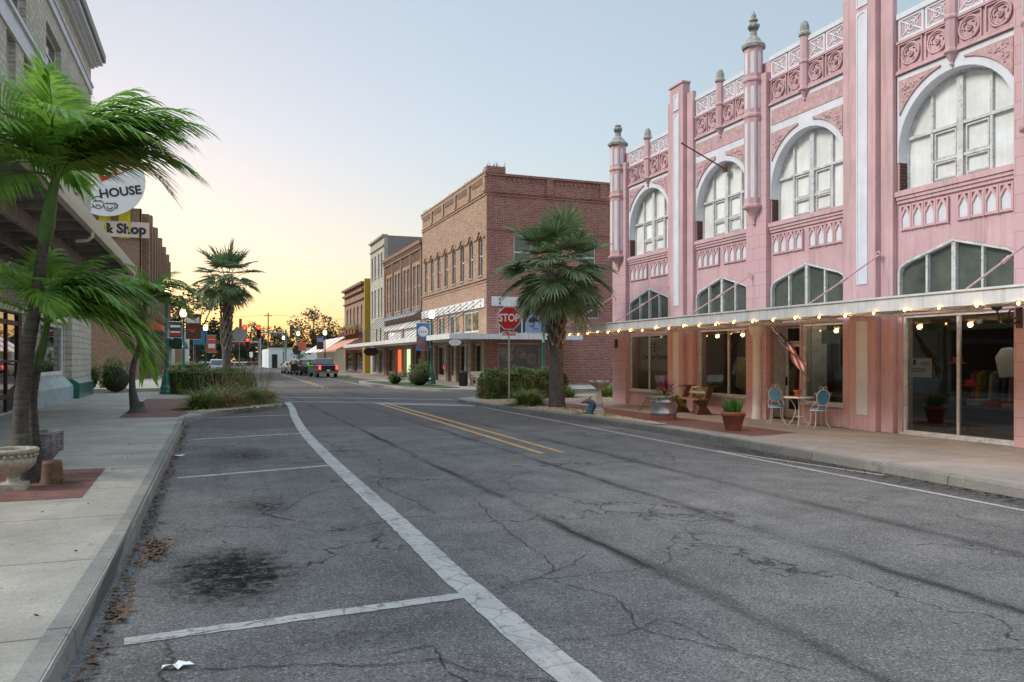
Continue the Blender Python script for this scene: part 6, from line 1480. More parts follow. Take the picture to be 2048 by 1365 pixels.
# galvanised tub of flowers
tb = thing('galvanised_tub', 'galvanised steel tub planted with flowers on the right sidewalk', 'planter', (11.85, 19.5, .15))
build('tub', MB().lathe(11.85, 19.5, [(.36, .02), (.36, .16), (.375, .18), (.375, .21), (.36, .23), (.365, .47), (.38, .49), (.38, .52), (.365, .54), (.365, .62), (.385, .635), (.385, .66), (.355, .655), (.35, .58)], 32, .15), MAT['steel'], tb)
build('rust_skirt', MB().lathe(11.85, 19.5, [(.363, 0), (.366, .06), (.362, .09)], 24, .15), MAT['terra'], tb)
build('soil', MB().lathe(11.85, 19.5, [(.35, 0), (.34, .01)], 20, .75), MAT['dark'], tb)
fp = thing('mixed_flower_planting', 'red spiky cordyline with trailing green flowers filling the steel tub', 'plants', (11.85, 19.5, .76))
m = MB(); rnd = random.Random(21)
for k in range(420):
    a = rnd.uniform(0, 2*PI); rr = .45*math.sqrt(rnd.random()); z = .82 + .22*(1 - rr/.45) + rnd.uniform(-.1, .12) - (.2*rnd.random() if rr > .36 else 0)
    p = Vector((11.85 + rr*math.cos(a), 19.5 + rr*math.sin(a), z)); s_ = rnd.uniform(.03, .06); t1 = Vector((rnd.uniform(-1, 1), rnd.uniform(-1, 1), rnd.uniform(-.6, .6))).normalized(); t2 = t1.cross(Vector((0, 0, 1))).normalized()
    m.add([p - t1*s_, p + t2*s_*.4, p + t1*s_, p - t2*s_*.4], [(0, 1, 2, 3)])
for a0, n_ in ((2.4, 8), (5.8, 6), (5.2, 5)):
    p = Vector((11.85 + .4*math.cos(a0), 19.5 + .4*math.sin(a0), .85))
    for k in range(n_): p = p + Vector((math.cos(a0)*.035, math.sin(a0)*.035, -.055)); m.add([p + Vector((-.05, 0, 0)), p + Vector((0, .02, .02)), p + Vector((.05, 0, 0)), p + Vector((0, -.02, -.03))], [(0, 1, 2, 3)])
build('foliage', m, MAT['hedge'], fp, fix=False)
m = MB()
for k in range(26):
    a = rnd.uniform(0, 2*PI); e = R(rnd.uniform(40, 86)); d = Vector((math.cos(e)*math.cos(a), math.cos(e)*math.sin(a), math.sin(e))); p = Vector((11.88, 19.5, .85)); L = rnd.uniform(.4, .72); wv = d.cross(Vector((0, 0, 1))).normalized()
    q = p.copy(); pts = []
    for j in range(4): ww = (.012, .02, .015, .001)[j]; pts += [q - wv*ww, q + wv*ww]; q = q + d*L/3; d = (d + Vector((0, 0, -.12))).normalized()
    m.add(pts, [(0, 1, 3, 2), (2, 3, 5, 4), (4, 5, 7, 6)])
build('cordyline', m, leafmat('cordyline', (.10, .006, .02), (.22, .012, .05), 6), fp, fix=False)
m = MB()
for k in range(14): a = rnd.uniform(0, 2*PI); m.sphere((11.85 + .33*math.cos(a)*rnd.random(), 19.5 - .3*rnd.random(), .95 + rnd.random()*.12), .022, 6, 4)
build('red_bloom', m, MAT['red'], fp)
m = MB()
for k in range(22): m.sphere((12.0 + rnd.gauss(0, .07), 19.45 + rnd.gauss(0, .07), 1.02 + rnd.random()*.14), .018, 5, 4)
build('blue_bloom', m, M('blue_bloom', (.08, .1, .35), .8), fp)
# terracotta pot with spiky plant
tp = thing('terracotta_pot', 'large rolled-rim terracotta pot on the brick strip near the kerb', 'pot', (11.6, 15.95, .15))
build('pot', MB().lathe(11.6, 15.95, [(.17, 0), (.19, .05), (.26, .34), (.285, .35), (.29, .44), (.265, .45), (.25, .40), (.24, .36)], 28, .15), MAT['terra'], tp); build('soil', MB().lathe(11.6, 15.95, [(.25, 0), (.24, .01)], 16, .54), MAT['dark'], tp)
tq = thing('spiky_succulent', 'bright green spiky plant growing in the large terracotta pot', 'plant', (11.6, 15.95, .55)); m = MB()
for k in range(60):
    a = rnd.uniform(0, 2*PI); e = R(rnd.uniform(50, 88)); d = Vector((math.cos(e)*math.cos(a), math.cos(e)*math.sin(a), math.sin(e))); rr = rnd.uniform(0, .16); p = Vector((11.6 + rr*math.cos(a), 15.95 + rr*math.sin(a), .54)); L = rnd.uniform(.22, .40)
    m.tube([p, p + d*L*.5, p + d*L*.85 + Vector((0, 0, .02)), p + d*L + Vector((0, 0, .04))], [.016, .018, .011, .002], 5)
build('leaves', m, leafmat('succulent', (.05, .16, .02), (.10, .26, .04), 5, .15), tq, fix=False)
# wooden bench (cantilevered angled legs)
bn = thing('wooden_bench', 'dark wooden bench with slanted plank legs against the pink wall', 'bench', (14.15, 21.4, .15))
def plank_leg(y):
    m = MB(); m.prism('y', [(13.72, .15), (14.22, .15), (14.12, .55), (14.42, 1.02), (14.22, 1.02), (13.95, .6)], y, y+.09); return m
for y in (20.75, 21.95):
    m = MB().prism('y', [(13.75, .15), (14.0, .15), (14.42, .98), (14.24, .98)], y, y+.10).prism('y', [(14.33, .15), (14.1, .15), (13.72, .60), (13.78, .68), (13.92, .68)], y+.004, y+.096).prism('y', [(13.95, .98), (14.5, .98), (14.5, 1.03), (14.0, 1.03)], y-.03, y+.13)
    build('leg', m, MAT['brown'], bn)
build('seat', MB().box(13.68, 14.08, 20.6, 22.2, .60, .65), M('bench_wood', (.26, .15, .08), .7, .35, 8), bn)
br = build('backrest', MB().add([(14.26, 20.86, .78), (14.26, 21.94, .78), (14.36, 21.94, 1.0), (14.36, 20.86, 1.0), (14.30, 20.86, .77), (14.30, 21.94, .77), (14.40, 21.94, .99), (14.40, 20.86, .99)], [(0,1,2,3),(4,5,6,7),(0,1,5,4),(1,2,6,5),(2,3,7,6),(3,0,4,7)]), MAT['cream'], bn)
build('lettering', MB().text('WELCOME', .16, (14.30, 21.4, .895), (0, -1, 0), (.41, 0, .91), .002), MAT['black'], br)
# bistro table and chairs
bt = thing('bistro_table', 'small round white iron table outside the pink shop', 'table', (14.05, 16.55, .15))
build('tabletop', MB().lathe(14.05, 16.55, [(.36, .70), (.38, .71), (.38, .735), (.36, .74)], 26, .15), MAT['iron'], bt)
for k in range(4):
    a = PI/4 + k*PI/2; c_, s2 = math.cos(a), math.sin(a); pts = [(14.05+c_*r_, 16.55+s2*r_, .15+z) for r_, z in ((.27, 0), (.25, .03), (.17, .12), (.1, .3), (.09, .45), (.16, .6), (.26, .70))]
    build('leg', MB().tube(catmull(pts, 4), .011, 6), MAT['iron'], bt)
m = MB(); m.tube([(14.05+.13*math.cos(k*PI/8), 16.55+.13*math.sin(k*PI/8), .38) for k in range(17)], .008, 5); build('ring_brace', m, MAT['iron'], bt)
o = build('small_terracotta_pot', MB().lathe(14.03, 16.58, [(.06, 0), (.085, .13), (.10, .13), (.10, .17), (.08, .17), (.07, .1)], 16, .888), M('terracotta_new', (.48, .13, .05), .8, .1, 6), None, (14.03, 16.58, .89)); tag(o, 'small empty terracotta pot standing on the white bistro table', 'pot')
def bistro_chair(label):
    t = thing('bistro_chair', label, 'chair', (0, 0, 0), 0, 'blue and white iron bistro chairs')
    build('seat', MB().lathe(0, 0, [(.18, .43), (.195, .44), (.195, .47), (.17, .485)], 22), MAT['chairblue'], t)
    build('seat_rim', MB().tube([(.2*math.cos(k*PI/10), .2*math.sin(k*PI/10), .435) for k in range(21)], .012, 6), MAT['iron'], t)
    for sx_, sy_ in ((1, 1), (1, -1), (-1, 1), (-1, -1)):
        build('leg', MB().tube(catmull([(sx_*.13, sy_*.13, .44), (sx_*.13, sy_*.13, .25), (sx_*.15, sy_*.15, .1), (sx_*.21, sy_*.21, .015)], 4), .010, 6), MAT['iron'], t)
    b = build('backrest', MB().add([(x, -.20 - .06*(z-.62)/.4, z) for x, z in [(.15*math.cos(k*PI/10), .76+.185*math.sin(k*PI/10)) for k in range(20)]] + [(x, -.225 - .06*(z-.62)/.4, z) for x, z in [(.15*math.cos(k*PI/10), .76+.185*math.sin(k*PI/10)) for k in range(20)]], [tuple(range(20)), tuple(range(39, 19, -1))] + [(k, (k+1) % 20, 20+(k+1) % 20, 20+k) for k in range(20)]), MAT['chairblue'], t)
    f = MB(); f.tube([(.165*math.cos(k*PI/10), -.215-.06*(.14+.2*math.sin(k*PI/10))/.4, .76+.2*math.sin(k*PI/10)) for k in range(21)], .009, 6)
    for s_ in (1, -1):
        f.tube(catmull([(s_*.12, -.14, .44), (s_*.1, -.19, .5), (s_*.09, -.205, .58)], 4), .009, 6)
        f.tube([(s_*(.05+.045*math.cos(a)), -.25, .985+.04*math.sin(a)) for a in [q*PI/5 for q in range(-1, 8)]], .007, 5); f.tube([(s_*(.19+.03*math.cos(a)), -.23, .84+.03*math.sin(a)) for a in [q*PI/4 for q in range(8)]], .006, 5)
        f.tube(catmull([(s_*.19, .0, .44), (s_*.2, -.1, .56), (s_*.16, -.2, .66)], 4), .008, 5)
    build('scroll_frame', f, MAT['iron'], b); return t
ch = bistro_chair('blue seated iron chair left of the bistro table, back towards the shop door')
ch.location = (13.95, 17.3, .15); ch.rotation_euler = (0, 0, R(150))
dup(ch, (14.05, 15.85, .15), R(-15), 'blue seated iron chair right of the bistro table, seen from the side', 'blue and white iron bistro chairs')
# bird bath and dolphin
bb_ = thing('bird_bath', 'weathered stone bird bath with peeling orange stem on the pebbles', 'bird bath', (10.95, 21.7, .16))
n = 40; prof = [(.05, .93), (.30, 1.0), (.33, 1.06), (.30, 1.05), (.1, .97)]; m = MB(); vs = []
for j, (r_, z) in enumerate([(.08, .80), (.14, .83), (.24, .92), (.315, 1.0), (.325, 1.03), (.28, 1.0), (.1, .93), (.01, .92)]):
    for k in range(n): rr = r_*(1 + (.045*math.sin(k*PI*2/n*14) if .1 < r_ else 0)); vs.append((10.95 + rr*math.cos(2*PI*k/n), 21.7 + rr*math.sin(2*PI*k/n), .16 + z + (.012*math.sin(k*2*PI/n*7) if r_ > .3 else 0)))
m.add(vs, [(j*n+k, j*n+(k+1) % n, (j+1)*n+(k+1) % n, (j+1)*n+k) for j in range(7) for k in range(n)], True)
build('basin', m, MAT['urnstone'], bb_)
build('stem', MB().lathe(10.95, 21.7, [(.11, .18), (.10, .30), (.13, .33), (.115, .38), (.085, .5), (.06, .68), (.065, .76), (.1, .81)], 16, .16), M('peeling_stem', (.45, .40, .34), .9, .2, 7, .4, 30, dirt=(.5, .17, .06)), bb_)
build('plinth', MB().lathe(10.95, 21.7, [(.16, 0), (.15, .16), (.12, .19)], 8, .16, PI/8, False), M('peeling_plinth', (.45, .42, .38), .9, .25, 8, .4, 30, dirt=(.4, .2, .1)), bb_)
dp = thing('dolphin_statue', 'small grey dolphin statue leaping over a teal wave beside the bird bath', 'statue', (10.72, 21.95, .16))
cc = Vector((10.72, 21.95, 0)); ax = Vector((-.94, .35, 0))
sp = [(.26, .44, .012), (.20, .45, .03), (.12, .48, .06), (.0, .49, .085), (-.1, .44, .085), (-.17, .36, .06), (-.19, .29, .035), (-.16, .24, .02)]
m = MB().tube(catmull([cc + ax*a + Vector((0, 0, .16+z-.08)) for a, z, _ in sp], 4), [v for i in range(len(sp)-1) for v in [sp[i][2]*(1-q/4)+sp[i+1][2]*q/4 for q in range(4)]] + [.02], 10)
m.add([cc + Vector((0, 0, .16+.49)) + ax*.05, cc + Vector((0, 0, .16+.49)) - ax*.06, cc + Vector((0, 0, .16+.58)) - ax*.09], [(0, 1, 2)])
for s_ in (1, -1): pz = Vector((.35, .94, 0))*s_; m.add([cc + ax*.06 + pz*.06 + Vector((0, 0, .5)), cc - ax*.03 + pz*.06 + Vector((0, 0, .5)), cc + ax*.0 + pz*.14 + Vector((0, 0, .42))], [(0, 1, 2)])
build('body', m, M('dolphin_grey', (.13, .13, .16), .5, .25, 6), dp)
m = MB()
for a, z, r_ in ((.0, .05, .13), (-.04, .14, .115), (-.08, .22, .095), (-.13, .29, .07), (.04, .02, .12)): m.sphere(cc + ax*a + Vector((0, 0, .16+z)), r_, 12, 8, .75)
build('wave_base', m, M('teal_wave', (.02, .15, .19), .6, .3, 6), dp)
# bench and bin by the corner building; oval signs; goose stake
b2 = thing('slatted_bench', 'pale slatted bench with black iron ends under the corner canopy', 'bench', (15.9, 47.9, .15))
for q in range(4): build('slat', MB().box(15.2, 16.7, 47.6+q*.11, 47.69+q*.11, .58, .61), MAT['cream'], b2)
for q in range(3): build('slat', MB().box(15.2, 16.7, 48.06, 48.09, .7+q*.13, .81+q*.13), MAT['cream'], b2)
for x in (15.2, 16.66): build('iron_end', MB().tube([(x, 47.6, .15), (x, 47.65, .55), (x, 48.1, .55), (x, 48.15, 1.15)], .03, 6).tube([(x, 48.05, .15), (x, 48.0, .55)], .03, 6).tube([(x, 47.6, .55), (x, 47.62, .8), (x, 48.1, .82)], .025, 6), MAT['black'], b2)
b3 = thing('litter_bin', 'black slatted litter bin beside the pale bench', 'bin', (14.75, 48.2, .15))
m = MB().lathe(14.75, 48.2, [(.22, 0), (.24, .05), (.25, .85), (.27, .9), (.2, .95), (.12, .95)], 16, .15)
for k in range(16): a = k*PI/8; m.box(14.75+.26*math.cos(a)-.015, 14.75+.26*math.cos(a)+.015, 48.2+.26*math.sin(a)-.015, 48.2+.26*math.sin(a)+.015, .22, .98)
build('body', m, MAT['black'], b3)
ov = thing('oval_sign', 'white oval hanging sign with small red lettering under the corner canopy', 'sign', (13.75, 47.3, 2.9))
el = lambda cx_, cz_, a, b: [(cx_ + a*math.cos(k*PI/16), cz_ + b*math.sin(k*PI/16)) for k in range(32)]
build('board', MB().prism('y', el(13.95, 2.88, .38, .19), 47.28, 47.31), MAT['signwhite'], ov)
m = MB().text('La Maison', .09, (13.95, 47.275, 2.97), (1, 0, 0), (0, 0, 1), .002).text('Boutique & Gift Shop', .075, (13.95, 47.275, 2.87), (1, 0, 0), (0, 0, 1), .002).text('open', .07, (13.95, 47.275, 2.77), (1, 0, 0), (0, 0, 1), .002)
build('lettering', m, MAT['red'], ov); build('chain', MB().tube([(13.8, 47.295, 3.05), (13.8, 47.4, 3.15)], .01, 4).tube([(14.1, 47.295, 3.05), (14.1, 47.4, 3.15)], .01, 4), MAT['black'], ov)
o2 = thing('oval_sign', 'dark oval hanging sign under the canopy of the brick row building', 'sign', (14.5, 80, 2.6)); build('board', MB().prism('y', el(14.8, 2.6, .75, .42), 80, 80.05), MAT['black'], o2); build('chain', MB().tube([(14.4, 80.02, 2.98), (14.4, 80.02, 3.2)], .015, 4).tube([(15.2, 80.02, 2.98), (15.2, 80.02, 3.2)], .015, 4), MAT['black'], o2)
gs = thing('goose_stake', 'thin white garden stake shaped like a bird in the grass by the pink building', 'ornament', (17.6, 31.6, .16)); build('stake', MB().tube([(17.6, 31.6, .16), (17.6, 31.6, 1.45), (17.66, 31.6, 1.52), (17.8, 31.6, 1.38), (17.9, 31.6, 1.36)], .018, 6), MAT['iron'], gs)

# ---------------------------------------------------------------- vehicles
def vehicle(name, label, cat, loc, rz, col, L=5.2, W=1.95, H=1.85, kind='suv', lit=False, door=False, group=None):
    t = thing(name, label, cat, (0, 0, 0), 0, group)     # local: forward +Y, rear at -L/2
    h = L/2; paint = M(name + '_paint', col, .3, .06, 2, coat=.8)
    if kind == 'suv': low = [(-h, .45), (-h+.02, 1.05), (-h+.1, 1.15), (h-1.5, 1.12), (h-.2, .98), (h, .8), (h, .45), (h-.2, .35), (-h+.2, .35)]; top = [(-h+.12, 1.13), (-h+.45, H-.05), (-h+.7, H), (h-2.6, H), (h-2.3, H-.05), (h-1.45, 1.11)]
    elif kind == 'pickup': low = [(-h, .5), (-h, 1.22), (-h+.06, 1.27), (-h+1.75, 1.25), (h-1.6, 1.2), (h-.2, 1.08), (h, .9), (h, .5), (h-.2, .4), (-h+.2, .4)]; top = [(-h+1.35, 1.24), (-h+1.85, H-.05), (-h+2.0, H), (h-2.9, H), (h-2.6, H-.05), (h-1.7, 1.19)]
    else: low = [(-h, .4), (-h, .85), (-h+.1, .98), (h-1.2, .92), (h-.2, .78), (h, .62), (h, .4), (h-.2, .28), (-h+.2, .28)]; top = [(-h+.7, .96), (-h+1.3, H-.04), (-h+1.6, H), (h-2.2, H), (h-1.2, .92)]
    wr_ = .38; wy_ = (-h+.95, h-.95)
    low2 = []
    body = MB().prism('x', low, -W/2, W/2)
    bo = bev(build('body', body, paint, t), .07, 3)
    k = len(top); ins = .16
    cab = MB(); A = [(-W/2+.06, y, z) if z < 1.3 and i in (0, k-1) else (-W/2+.06+ins, y, z) for i, (y, z) in enumerate(top)]; B = [(-x, y, z) for x, y, z in A]
    cab.add(A + B, [tuple(range(k)), tuple(range(2*k-1, k-1, -1))] + [(i, (i+1) % k, k+(i+1) % k, k+i) for i in range(k)])
    bev(build('cabin', cab, paint, t), .05, 2)
    gl = MB(); zt, zb = H-.14, max(1.0, top[0][1])+.07
    for s_ in (1, -1):
        y0, y1 = top[0][0], top[-1][0]; xo, xi = s_*(W/2-.045), s_*(W/2-.06-ins+.012)
        r0 = top[1][0]+.12; r1 = top[-2][0]-.1; m_ = (y0+y1)/2-.1
        for a, b, c_, d_ in ((y0+.25, m_-.05, r0, m_-.05), (m_+.05, y1-.3, m_+.05, r1)): gl.add([(xo, a, zb), (xo, b, zb), (xi, d_, zt), (xi, c_, zt)], [(0, 1, 2, 3)])
    yb, zb2 = top[0]; yt, zt2 = top[1]; e = .012
    gl.add([(-W/2+.22, yb+.05-e-.02, zb2+.1), (W/2-.22, yb+.05-e-.02, zb2+.1), (W/2-.34, yt-.04-e-.02, zt2-.06), (-W/2+.34, yt-.04-e-.02, zt2-.06)], [(0, 1, 2, 3)])
    yb, zb2 = top[-1]; yt, zt2 = top[-2]
    gl.add([(-W/2+.2, yb-.05+.03, zb2+.07), (W/2-.2, yb-.05+.03, zb2+.07), (W/2-.32, yt+.06, zt2-.06), (-W/2+.32, yt+.06, zt2-.06)], [(0, 1, 2, 3)])
    build('windows', gl, MAT['darkpane'], t, fix=False)
    for s_ in (1, -1):
        build('tail_light', MB().box(s_*(W/2-.17)-.09, s_*(W/2-.17)+.10, -h-.02, -h+.2, .8 if kind != 'sedan' else .62, 1.2 if kind != 'sedan' else .84), MAT['taillit'] if lit else MAT['taildim'], t)
        build('headlight', MB().box(s_*(W/2-.25)-.16, s_*(W/2-.25)+.16, h-.12, h+.01, .68, .86), MAT['signwhite'], t)
        build('mirror', MB().box(s_*(W/2+.12)-.1, s_*(W/2+.12)+.1, top[-1][0]-.5, top[-1][0]-.38, zb-.02, zb+.18), MAT['black'], t)
        for y in wy_:
            w_ = build('wheel', MB().xf(Matrix.Identity(4)).tube([(s_*(W/2-.22), y, wr_), (s_*(W/2+.01), y, wr_)], wr_, 20, False), MAT['rubber'], t)
            build('rim', MB().tube([(s_*(W/2-.05), y, wr_), (s_*(W/2+.02), y, wr_)], wr_*.6, 12, False), MAT['rim'], w_)
    build('rear_bumper', MB().box(-W/2+.05, W/2-.05, -h-.08, -h+.02, .42, .62), MAT['rim'] if kind == 'pickup' else MAT['black'], t)
    build('number_plate', MB().box(-.16, .16, -h-.1, -h-.082, .66, .8), MAT['signwhite'], t)
    if door: build('open_door', MB().box(-W/2-.75, -W/2, .1, .17, .5, 1.25).prism('y', [(-W/2-.72, 1.25), (-W/2-.02, 1.25), (-W/2-.1, 1.75), (-W/2-.6, 1.72)], .1, .17, [[(-W/2-.62, 1.32), (-W/2-.1, 1.32), (-W/2-.16, 1.67), (-W/2-.55, 1.66)]]), MAT['black'], t)
    t.location = loc; t.rotation_euler = (0, 0, rz); return t
vehicle('pickup_truck', 'black pickup truck seen from behind with its tail lights lit', 'truck', (10.6, 84.5, 0), R(4), (.018, .022, .035), 5.6, 2.05, 1.95, 'pickup', True)
vehicle('parked_suv', 'dark pickup-like car with an open door beside the person in a lime vest', 'car', (10.0, 94.5, 0), R(2), (.02, .02, .022), 4.9, 1.95, 1.85, 'suv', False, True)
vehicle('parked_suv', 'pale gold car in the kerbside row just beyond the open door', 'car', (9.6, 101.5, 0), R(2), (.50, .42, .30), 4.9, 1.95, 1.8, 'suv', True)
vehicle('parked_sedan', 'silver car farthest along the kerbside row', 'car', (9.35, 108.5, 0), R(2), (.40, .39, .37), 4.6, 1.8, 1.5, 'sedan')
vehicle('white_suv', 'white sport utility vehicle parked beyond the left fan palm', 'car', (.4, 94, 0), R(0), (.65, .66, .68), 4.9, 1.95, 1.85, 'suv')
# motorbike-like dark rear rack on the white car
# ---------------------------------------------------------------- people
def person(label, loc, rz, joints, radii, edges, skin_m, parts):
    t = thing('person', label, 'person', (0, 0, 0), 0)
    def limb(name, vids, m, grow=0):
        me = bpy.data.meshes.new(name); idx = {v: i for i, v in enumerate(vids)}
        me.from_pydata([joints[v] for v in vids], [(idx[a], idx[b]) for a, b in edges if a in idx and b in idx], [])
        o = bpy.data.objects.new(name, me); C.objects.link(o); o.parent = t; me.materials.append(m)
        md = o.modifiers.new('s', 'SKIN'); md.use_smooth_shade = True; o.modifiers.new('d', 'SUBSURF').levels = 1; o.modifiers['d'].render_levels = 2
        for i, v in enumerate(vids): r_ = radii[v] + grow; me.skin_vertices[0].data[i].radius = (r_, r_)
        me.skin_vertices[0].data[0].use_root = True; return o
    limb('body', list(joints), skin_m)
    for nm, vids, m, g_ in parts: limb(nm, vids, m, g_)
    hd = joints['head']
    build('hair', MB().sphere((hd[0], hd[1]-.02, hd[2]+.03), .115, 12, 8, 1.05), M('hair', (.03, .02, .015), .8), t)
    t.location = loc; t.rotation_euler = (0, 0, rz); return t
def std(seated=False):
    J = {'pel': (0, 0, .95), 'wst': (0, 0, 1.12), 'cst': (0, 0, 1.35), 'nck': (0, 0, 1.5), 'head': (0, .02, 1.65), 'shl': (.19, 0, 1.43), 'ell': (.27, .02, 1.15), 'hal': (.25, .2, .98), 'shr': (-.19, 0, 1.43), 'elr': (-.28, .02, 1.15), 'har': (-.24, .22, 1.0),
         'hpl': (.1, 0, .9), 'knl': (.12, .03, .5), 'anl': (.12, -.02, .09), 'tol': (.13, .13, .05), 'hpr': (-.1, 0, .9), 'knr': (-.12, .03, .5), 'anr': (-.12, -.02, .09), 'tor': (-.13, .13, .05)}
    if seated:
        for k in ('pel', 'wst', 'cst', 'nck', 'head', 'shl', 'ell', 'hal', 'shr', 'elr', 'har', 'hpl', 'hpr'): x, y, z = J[k]; J[k] = (x, y, z-.42)
        for s_, a in ((1, 'l'), (-1, 'r')): J['kn'+a] = (s_*.14, .42, .5); J['an'+a] = (s_*.14, .42, .09); J['to'+a] = (s_*.14, .56, .05)
    Rd = dict(pel=.14, wst=.13, cst=.16, nck=.06, head=.10, shl=.07, ell=.045, hal=.035, shr=.07, elr=.045, har=.035, hpl=.09, knl=.065, anl=.045, tol=.04, hpr=.09, knr=.065, anr=.045, tor=.04)
    Ed = [('pel', 'wst'), ('wst', 'cst'), ('cst', 'nck'), ('nck', 'head'), ('cst', 'shl'), ('shl', 'ell'), ('ell', 'hal'), ('cst', 'shr'), ('shr', 'elr'), ('elr', 'har'), ('pel', 'hpl'), ('hpl', 'knl'), ('knl', 'anl'), ('anl', 'tol'), ('pel', 'hpr'), ('hpr', 'knr'), ('knr', 'anr'), ('anr', 'tor')]
    return J, Rd, Ed
sk = M('skin', (.35, .2, .14), .6, .1, 5)
J, Rd, Ed = std()
person('person in a lime green safety top and dark trousers standing by the open car door', (9.7, 88.6, 0), R(-10), J, Rd, Ed, sk,
       [('vest', ['pel', 'wst', 'cst', 'shl', 'ell', 'shr', 'elr'], M('hivis', (.30, .75, .05), .8), .03), ('trousers', ['pel', 'hpl', 'knl', 'anl', 'hpr', 'knr', 'anr'], MAT['black'], .022)])
J, Rd, Ed = std(True)
person('person in a red shirt sitting with their back turned behind the left hedge', (-3.2, 63.0, .15), R(20), J, Rd, Ed, sk,
       [('shirt', ['pel', 'wst', 'cst', 'shl', 'ell', 'shr', 'elr'], MAT['red'], .03), ('trousers', ['pel', 'hpl', 'knl', 'anl', 'hpr', 'knr', 'anr'], MAT['black'], .02)])
o = build('stool', MB().lathe(-3.2, 63.0, [(.18, 0), (.18, .03), (.03, .05), (.03, .36), (.2, .38), (.2, .42)], 14, .15), MAT['black'], None, (-3.2, 63, .15)); tag(o, 'black stool under the person in the red shirt', 'stool')

# ---------------------------------------------------------------- signals, poles, wires
def head(loc, label, lit=True, rz=0):
    t = thing('traffic_signal', label, 'traffic signal', loc, rz, 'traffic signals over the far junction')
    x, y, z = 0, 0, 0
    t.location = (0, 0, 0); t.rotation_euler = (0, 0, 0)
    build('housing', MB().box(-.3, .3, -.2, .2, -.95, .95), M('signal_housing', (.25, .02, .02) if lit else (.05, .05, .05), .5), t)
    for k in range(3):
        zz = .6 - .6*k; build('lens', MB().lathe(0, 0, [(.2, 0), (.21, .02)], 14).xf(Matrix.Translation((0, -.2, zz)) @ Matrix.Rotation(R(90), 4, 'X')), MAT['siglit'] if (lit and k == 0) else MAT['dark'], t)
        build('visor', MB().tube([(0, -.2, zz), (0, -.42, zz)], .23, 12, True, False), MAT['black'], t, fix=False)
    t.location = loc; t.rotation_euler = (0, 0, rz); t.scale = (1.3,)*3; return t
MAT['siglit'] = emit('signal_red', (1, .018, .010), 3)
def mast(label, x, y, h, arm, armz, r_=.22):
    t = thing('signal_mast', label, 'signal mast', (x, y, 0), 0, 'signal mast arms')
    build('pole', MB().lathe(x, y, [(r_*1.4, 0), (r_, .4), (r_*.85, h), (r_*1.1, h+.05), (r_*.5, h+.15)], 12), MAT['signal_pole'], t)
    if arm: build('arm', MB().tube([(x, y, armz), (x-arm*.5, y, armz+.15), (x-arm, y, armz+.1)], [.16, .12, .08], 8), MAT['signal_pole'], t)
    return t
mast('grey signal mast with a long arm reaching left over the far junction', 12.6, 155, 7.3, 8.8, 6.75)
mast('thick grey mast pole nearest the white building', 14.7, 154.5, 8.0, 0, 0, .3)
mast('second signal mast with a lower arm deeper in the junction', 9.6, 185, 6.8, 12.5, 5.6, .2)
mast('thin grey pole between the two signal arms', 7.9, 158, 6.5, 0, 0, .12)
head((7.75, 154.8, 6.9), 'larger lit red traffic signal on the upper arm, right of its neighbour')
head((5.3, 154.8, 6.9), 'lit red traffic signal towards the left end of the upper arm')
head((6.9, 184.7, 5.3), 'lit red traffic signal on the lower arm')
head((1.6, 184.7, 5.3), 'unlit dark traffic signal on the lower arm', False)
head((13.6, 154.5, 7.0), 'unlit traffic signal turned sideways between the two thick masts', False, R(80))
o = build('vertical_sign', MB().box(3.9, 4.35, 140, 140.06, 6.2, 8.6).box(3.9, 4.35, 139.97, 139.998, 6.25, 6.5), MAT['red'], None, (4.1, 140, 6.2)); tag(o, 'dark red upright sign above the street near the signals', 'sign')
for i, (x, y, h, lb) in enumerate([(11.6, 190, 12.5, 'tall wooden utility pole right of the signals'), (12.9, 230, 11, 'slim utility pole further back by the trees')]):
    t = thing('utility_pole', lb, 'utility pole', (x, y, 0), 0, 'utility poles'); build('pole', MB().lathe(x, y, [(.18, 0), (.12, h)], 8), MAT['brown'], t); build('crossarm', MB().box(x-.9, x+.9, y-.08, y+.08, h-.8, h-.65), MAT['brown'], t)
o = build('overhead_wire', MB().tube([(11.6, 190, 12.0), (0, 190, 10.9), (-14, 190, 11.5)], .03, 4).tube([(11.6, 190, 12.0), (30, 190, 11.2), (60, 190, 12)], .03, 4), MAT['black'], None, (11.6, 190, 12)); tag(o, 'thin overhead wires strung from the tall utility pole', 'wires')
t = thing('road_sign', 'small white regulatory sign on a post in the far junction', 'sign', (8.3, 200, 0)); build('board', MB().box(7.9, 8.7, 199.9, 199.95, 2.4, 3.6), MAT['signwhite'], t); build('post', MB().box(8.26, 8.34, 199.96, 200.04, 0, 3.5), MAT['steel'], t)
t = thing('rail_barrier', 'low red and white barrier across the end of the street', 'barrier', (3, 215, 0)); build('rail', MB().box(-12, 14, 215, 215.2, .9, 1.25), MAT['signwhite'], t); build_each('stripe', MB().box(-8, -4, 214.97, 214.999, .92, 1.22).mark().box(0, 4, 214.97, 214.999, .92, 1.22).mark().box(8, 12, 214.97, 214.999, .92, 1.22).mark(), MAT['red'], t)
for x in (-12, -3, 5, 13.8): build('post', MB().box(x, x+.2, 215.21, 215.4, 0, 1.3), MAT['steel'], t)
t = thing('corner_pole_sign', 'round dark sign on a post with a red arrow board by the far lamps', 'sign', (12.3, 130, 0)); build('post', MB().tube([(12.3, 130, 0), (12.3, 130, 3.2)], .06, 8), MAT['steel'], t); build('board', MB().prism('y', el(12.3, 3.3, .7, .7), 129.9, 129.95), MAT['black'], t); build('red_board', MB().box(12.5, 13.7, 129.8, 129.85, 3.2, 4.6), MAT['awn_orange'], t)
